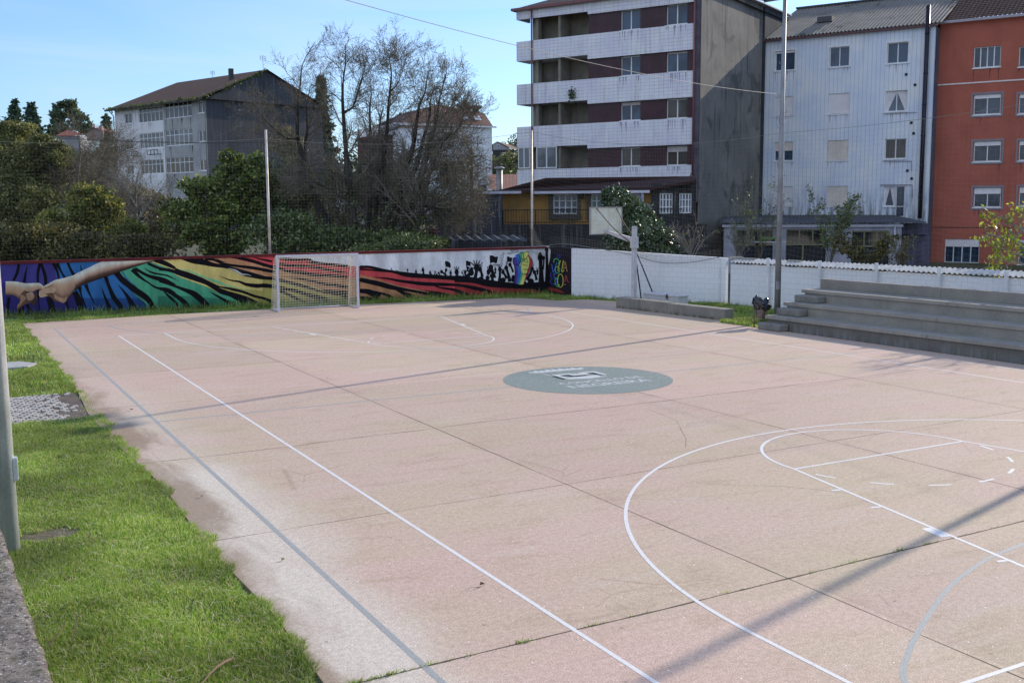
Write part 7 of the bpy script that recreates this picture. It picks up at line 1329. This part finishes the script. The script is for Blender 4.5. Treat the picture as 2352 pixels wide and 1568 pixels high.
# hillside: conifers, eucalyptus, broadleaf woods
CON = LEAF('conifer_needles', [(0.052,0.094,0.062),(0.073,0.125,0.083),(0.094,0.156,0.094),(0.042,0.073,0.052)], trans=.1)
def conifer(u, vt, vb, D, label, seed, wf=.42, gaps=.0):
    rng = np.random.default_rng(seed); A_ = DP(u, vb, D); z1 = CP[2]+(DP(u, vt, D)[2]-CP[2]); g = hillz(A_[0], A_[1]); z0 = min(A_[2], z1-3); z0 = min(z0, float(g)); H_ = z1-z0; root = empty('conifer', (A_[0], A_[1], z0), label, 'tree', 'conifers on the wooded hill')
    b = MB(); b.tube([(A_[0],A_[1],z0),(A_[0],A_[1],z1-.3)], [.3,.05], 6); b.build('trunk', BARK, root)
    Hc = DP(u, vt, D)[2]-DP(u, vb, D)[2]; C = []; nl = int(Hc/.75)
    for k in range(nl):
        t_ = (k+.3)/nl; zz = z1-Hc*t_; R_ = Hc*wf*t_**.85*(.75+.5*rng.random()); nb = int(7+9*t_)
        for j in range(nb):
            a = rng.random()*6.28; rr = R_*(.7+.4*rng.random()); m_ = int(12+34*t_); q = rng.random(m_)**.7; C.append(np.c_[A_[0]+np.cos(a)*rr*q+rng.normal(size=m_)*.14, A_[1]+np.sin(a)*rr*q+rng.normal(size=m_)*.14, zz-.25*rr*q**2+.10*rr*q+rng.normal(size=m_)*.12])
    C = np.vstack(C); V, F = leafquads(C, .45, rng, 1.6, .4); bulk('crown', V, F, CON if D > 160 else LEAF('hazy_conifer', [(.09,.11,.09),(.12,.14,.11),(.07,.09,.075)], trans=.2), root)
for i, a in enumerate(((38,232,320,215,'tall dark pointed conifer furthest left on the hill'),(76,238,325,212,'second pointed conifer from the left with a thin broken top'),(134,243,310,208,'slim airy conifer standing alone on the ridge',.34),(-8,262,330,215,'conifer cut off by the left frame edge'),(247,268,345,190,'small conifer beside the hillside house',.26))): conifer(a[0], a[1], a[2], a[3], a[4], 60+i, a[5] if len(a) > 5 else .42)
conifer(744, 184, 440, 150, 'dark conifer rising behind the bare alders', 70, .17); bpy.context.scene.collection.objects[-1] if False else None
conifer(1159, 398-12, 470, 190, 'small pointed conifer behind the small hill house', 71, .2)
conifer(1066, 234+8, 292, 150, 'thin conifer tip above the mansard roof', 72, .13)
EUC = LEAF('eucalyptus_leaf', [(0.090,0.128,0.075),(0.135,0.180,0.105),(0.068,0.098,0.060),(0.195,0.225,0.135)], trans=.3)
leafy('open crowned eucalyptus tree on the ridge', 'eucalyptus_tree', [(158,240,200,2.0,1.5,1.1,1),(150,262,200,2.6,1.8,1.3,1.1),(132,268,200,1.8,1.5,1.0,.6),(175,262,200,2.0,1.5,1.2,.8),(188,285,200,2.4,1.5,1.6,.8),(168,296,200,3.0,1.8,1.8,1),(145,298,200,2.4,1.5,1.5,.7),(198,300,200,1.6,1.4,1.2,.4)], EUC, .36, 5200, 73, lumps=9, lr=.34, shell=.7, stems=0)
rng_h = np.random.default_rng(77)
WOODS = [LEAF('wood_brown', [(0.176,0.136,0.064),(0.240,0.176,0.080),(0.128,0.104,0.056),(0.272,0.192,0.080)], trans=.3), LEAF('wood_green', [(0.075,0.105,0.038),(0.120,0.150,0.053),(0.060,0.075,0.030)], trans=.3), LEAF('wood_olive', [(0.135,0.150,0.053),(0.180,0.180,0.075),(0.090,0.105,0.045)], trans=.3)]
kinds = ['rust brown autumn tree on the left hillside', 'dark green broadleaf tree on the left hillside', 'olive toned tree on the left hillside']
cnt = 0
for row, D in enumerate((240, 222, 205, 188, 172, 158, 145)):
    for u in np.linspace(-70, 300, 13 if row < 4 else 12):
        if rng_h.random() < .1: continue
        uu = u+rng_h.normal()*10; g = DP(uu, 400, D); gz = float(hillz(g[0], g[1])); h = 3.6+1.8*rng_h.random(); k = int(rng_h.integers(0, 3)) if row > 1 else (1 if rng_h.random() < .5 else int(rng_h.integers(0,3)))
        vtop = 478-(gz+h*1.5-CP[2])*CF/D
        if uu > 95 and vtop < 312 and row < 4: h *= .6
        root = empty('hill_tree', (g[0], g[1], gz), kinds[k], 'tree', kinds[k].replace('tree', 'trees')); C = cloud((g[0], g[1], gz+h*.75), (h*.62, h*.5, h*.62), 1100, rng_h, 14, .5, .4); V, F = leafquads(C, .42, rng_h, 1.4); bulk('crown', V, F, WOODS[k], root)
        b = MB(); b.tube([(g[0],g[1],gz-.3),(g[0],g[1],gz+h*.6)], [.22,.1], 5); b.build('trunk', BARK, root)
        if rng_h.random() < .5: cnt += 1
for i, (u, D, h) in enumerate(((1120,165,4.0),(1150,160,4.5),(1185,165,5),(1210,170,4.5),(1145,130,4),(1180,125,4.5),(760,120,6),(810,125,6.5),(860,120,5.5),(905,118,5),(700,118,6),(1205,178,6))):
    g = DP(u, 430, D); gz = float(hillz(g[0], g[1])); root = empty('slope_tree', (g[0], g[1], gz), 'scrubby dark tree on the slope between the buildings', 'tree', 'scrubby trees between the buildings'); C = cloud((g[0], g[1], gz+h*.7), (h*.7, h*.5, h*.6), 1500, rng_h, 14, .5, .4); V, F = leafquads(C, .3, rng_h, 1.4); bulk('crown', V, F, WOODS[i%3], root); b = MB(); b.tube([(g[0],g[1],gz-.3),(g[0],g[1],gz+h*.5)], [.2,.1], 5); b.build('trunk', BARK, root)
# a bare tree beyond the right frame edge: its twig shadow falls on the court by the bleachers

bare_tree('bare tree beyond the right edge of the photo whose twig shadow reaches the court', lambda x, y: (x, y), [[(2560,640,.16),(2555,520,.14),(2550,400,.1),(2545,300,.06),(2548,220,.02)],[(2555,500,.08),(2500,420,.05),(2470,340,.02)],[(2552,440,.07),(2610,360,.04),(2640,290,.015)]], 34, 81, (8,6,4), (1.5,.8,.4), leafn=.5, group=None)
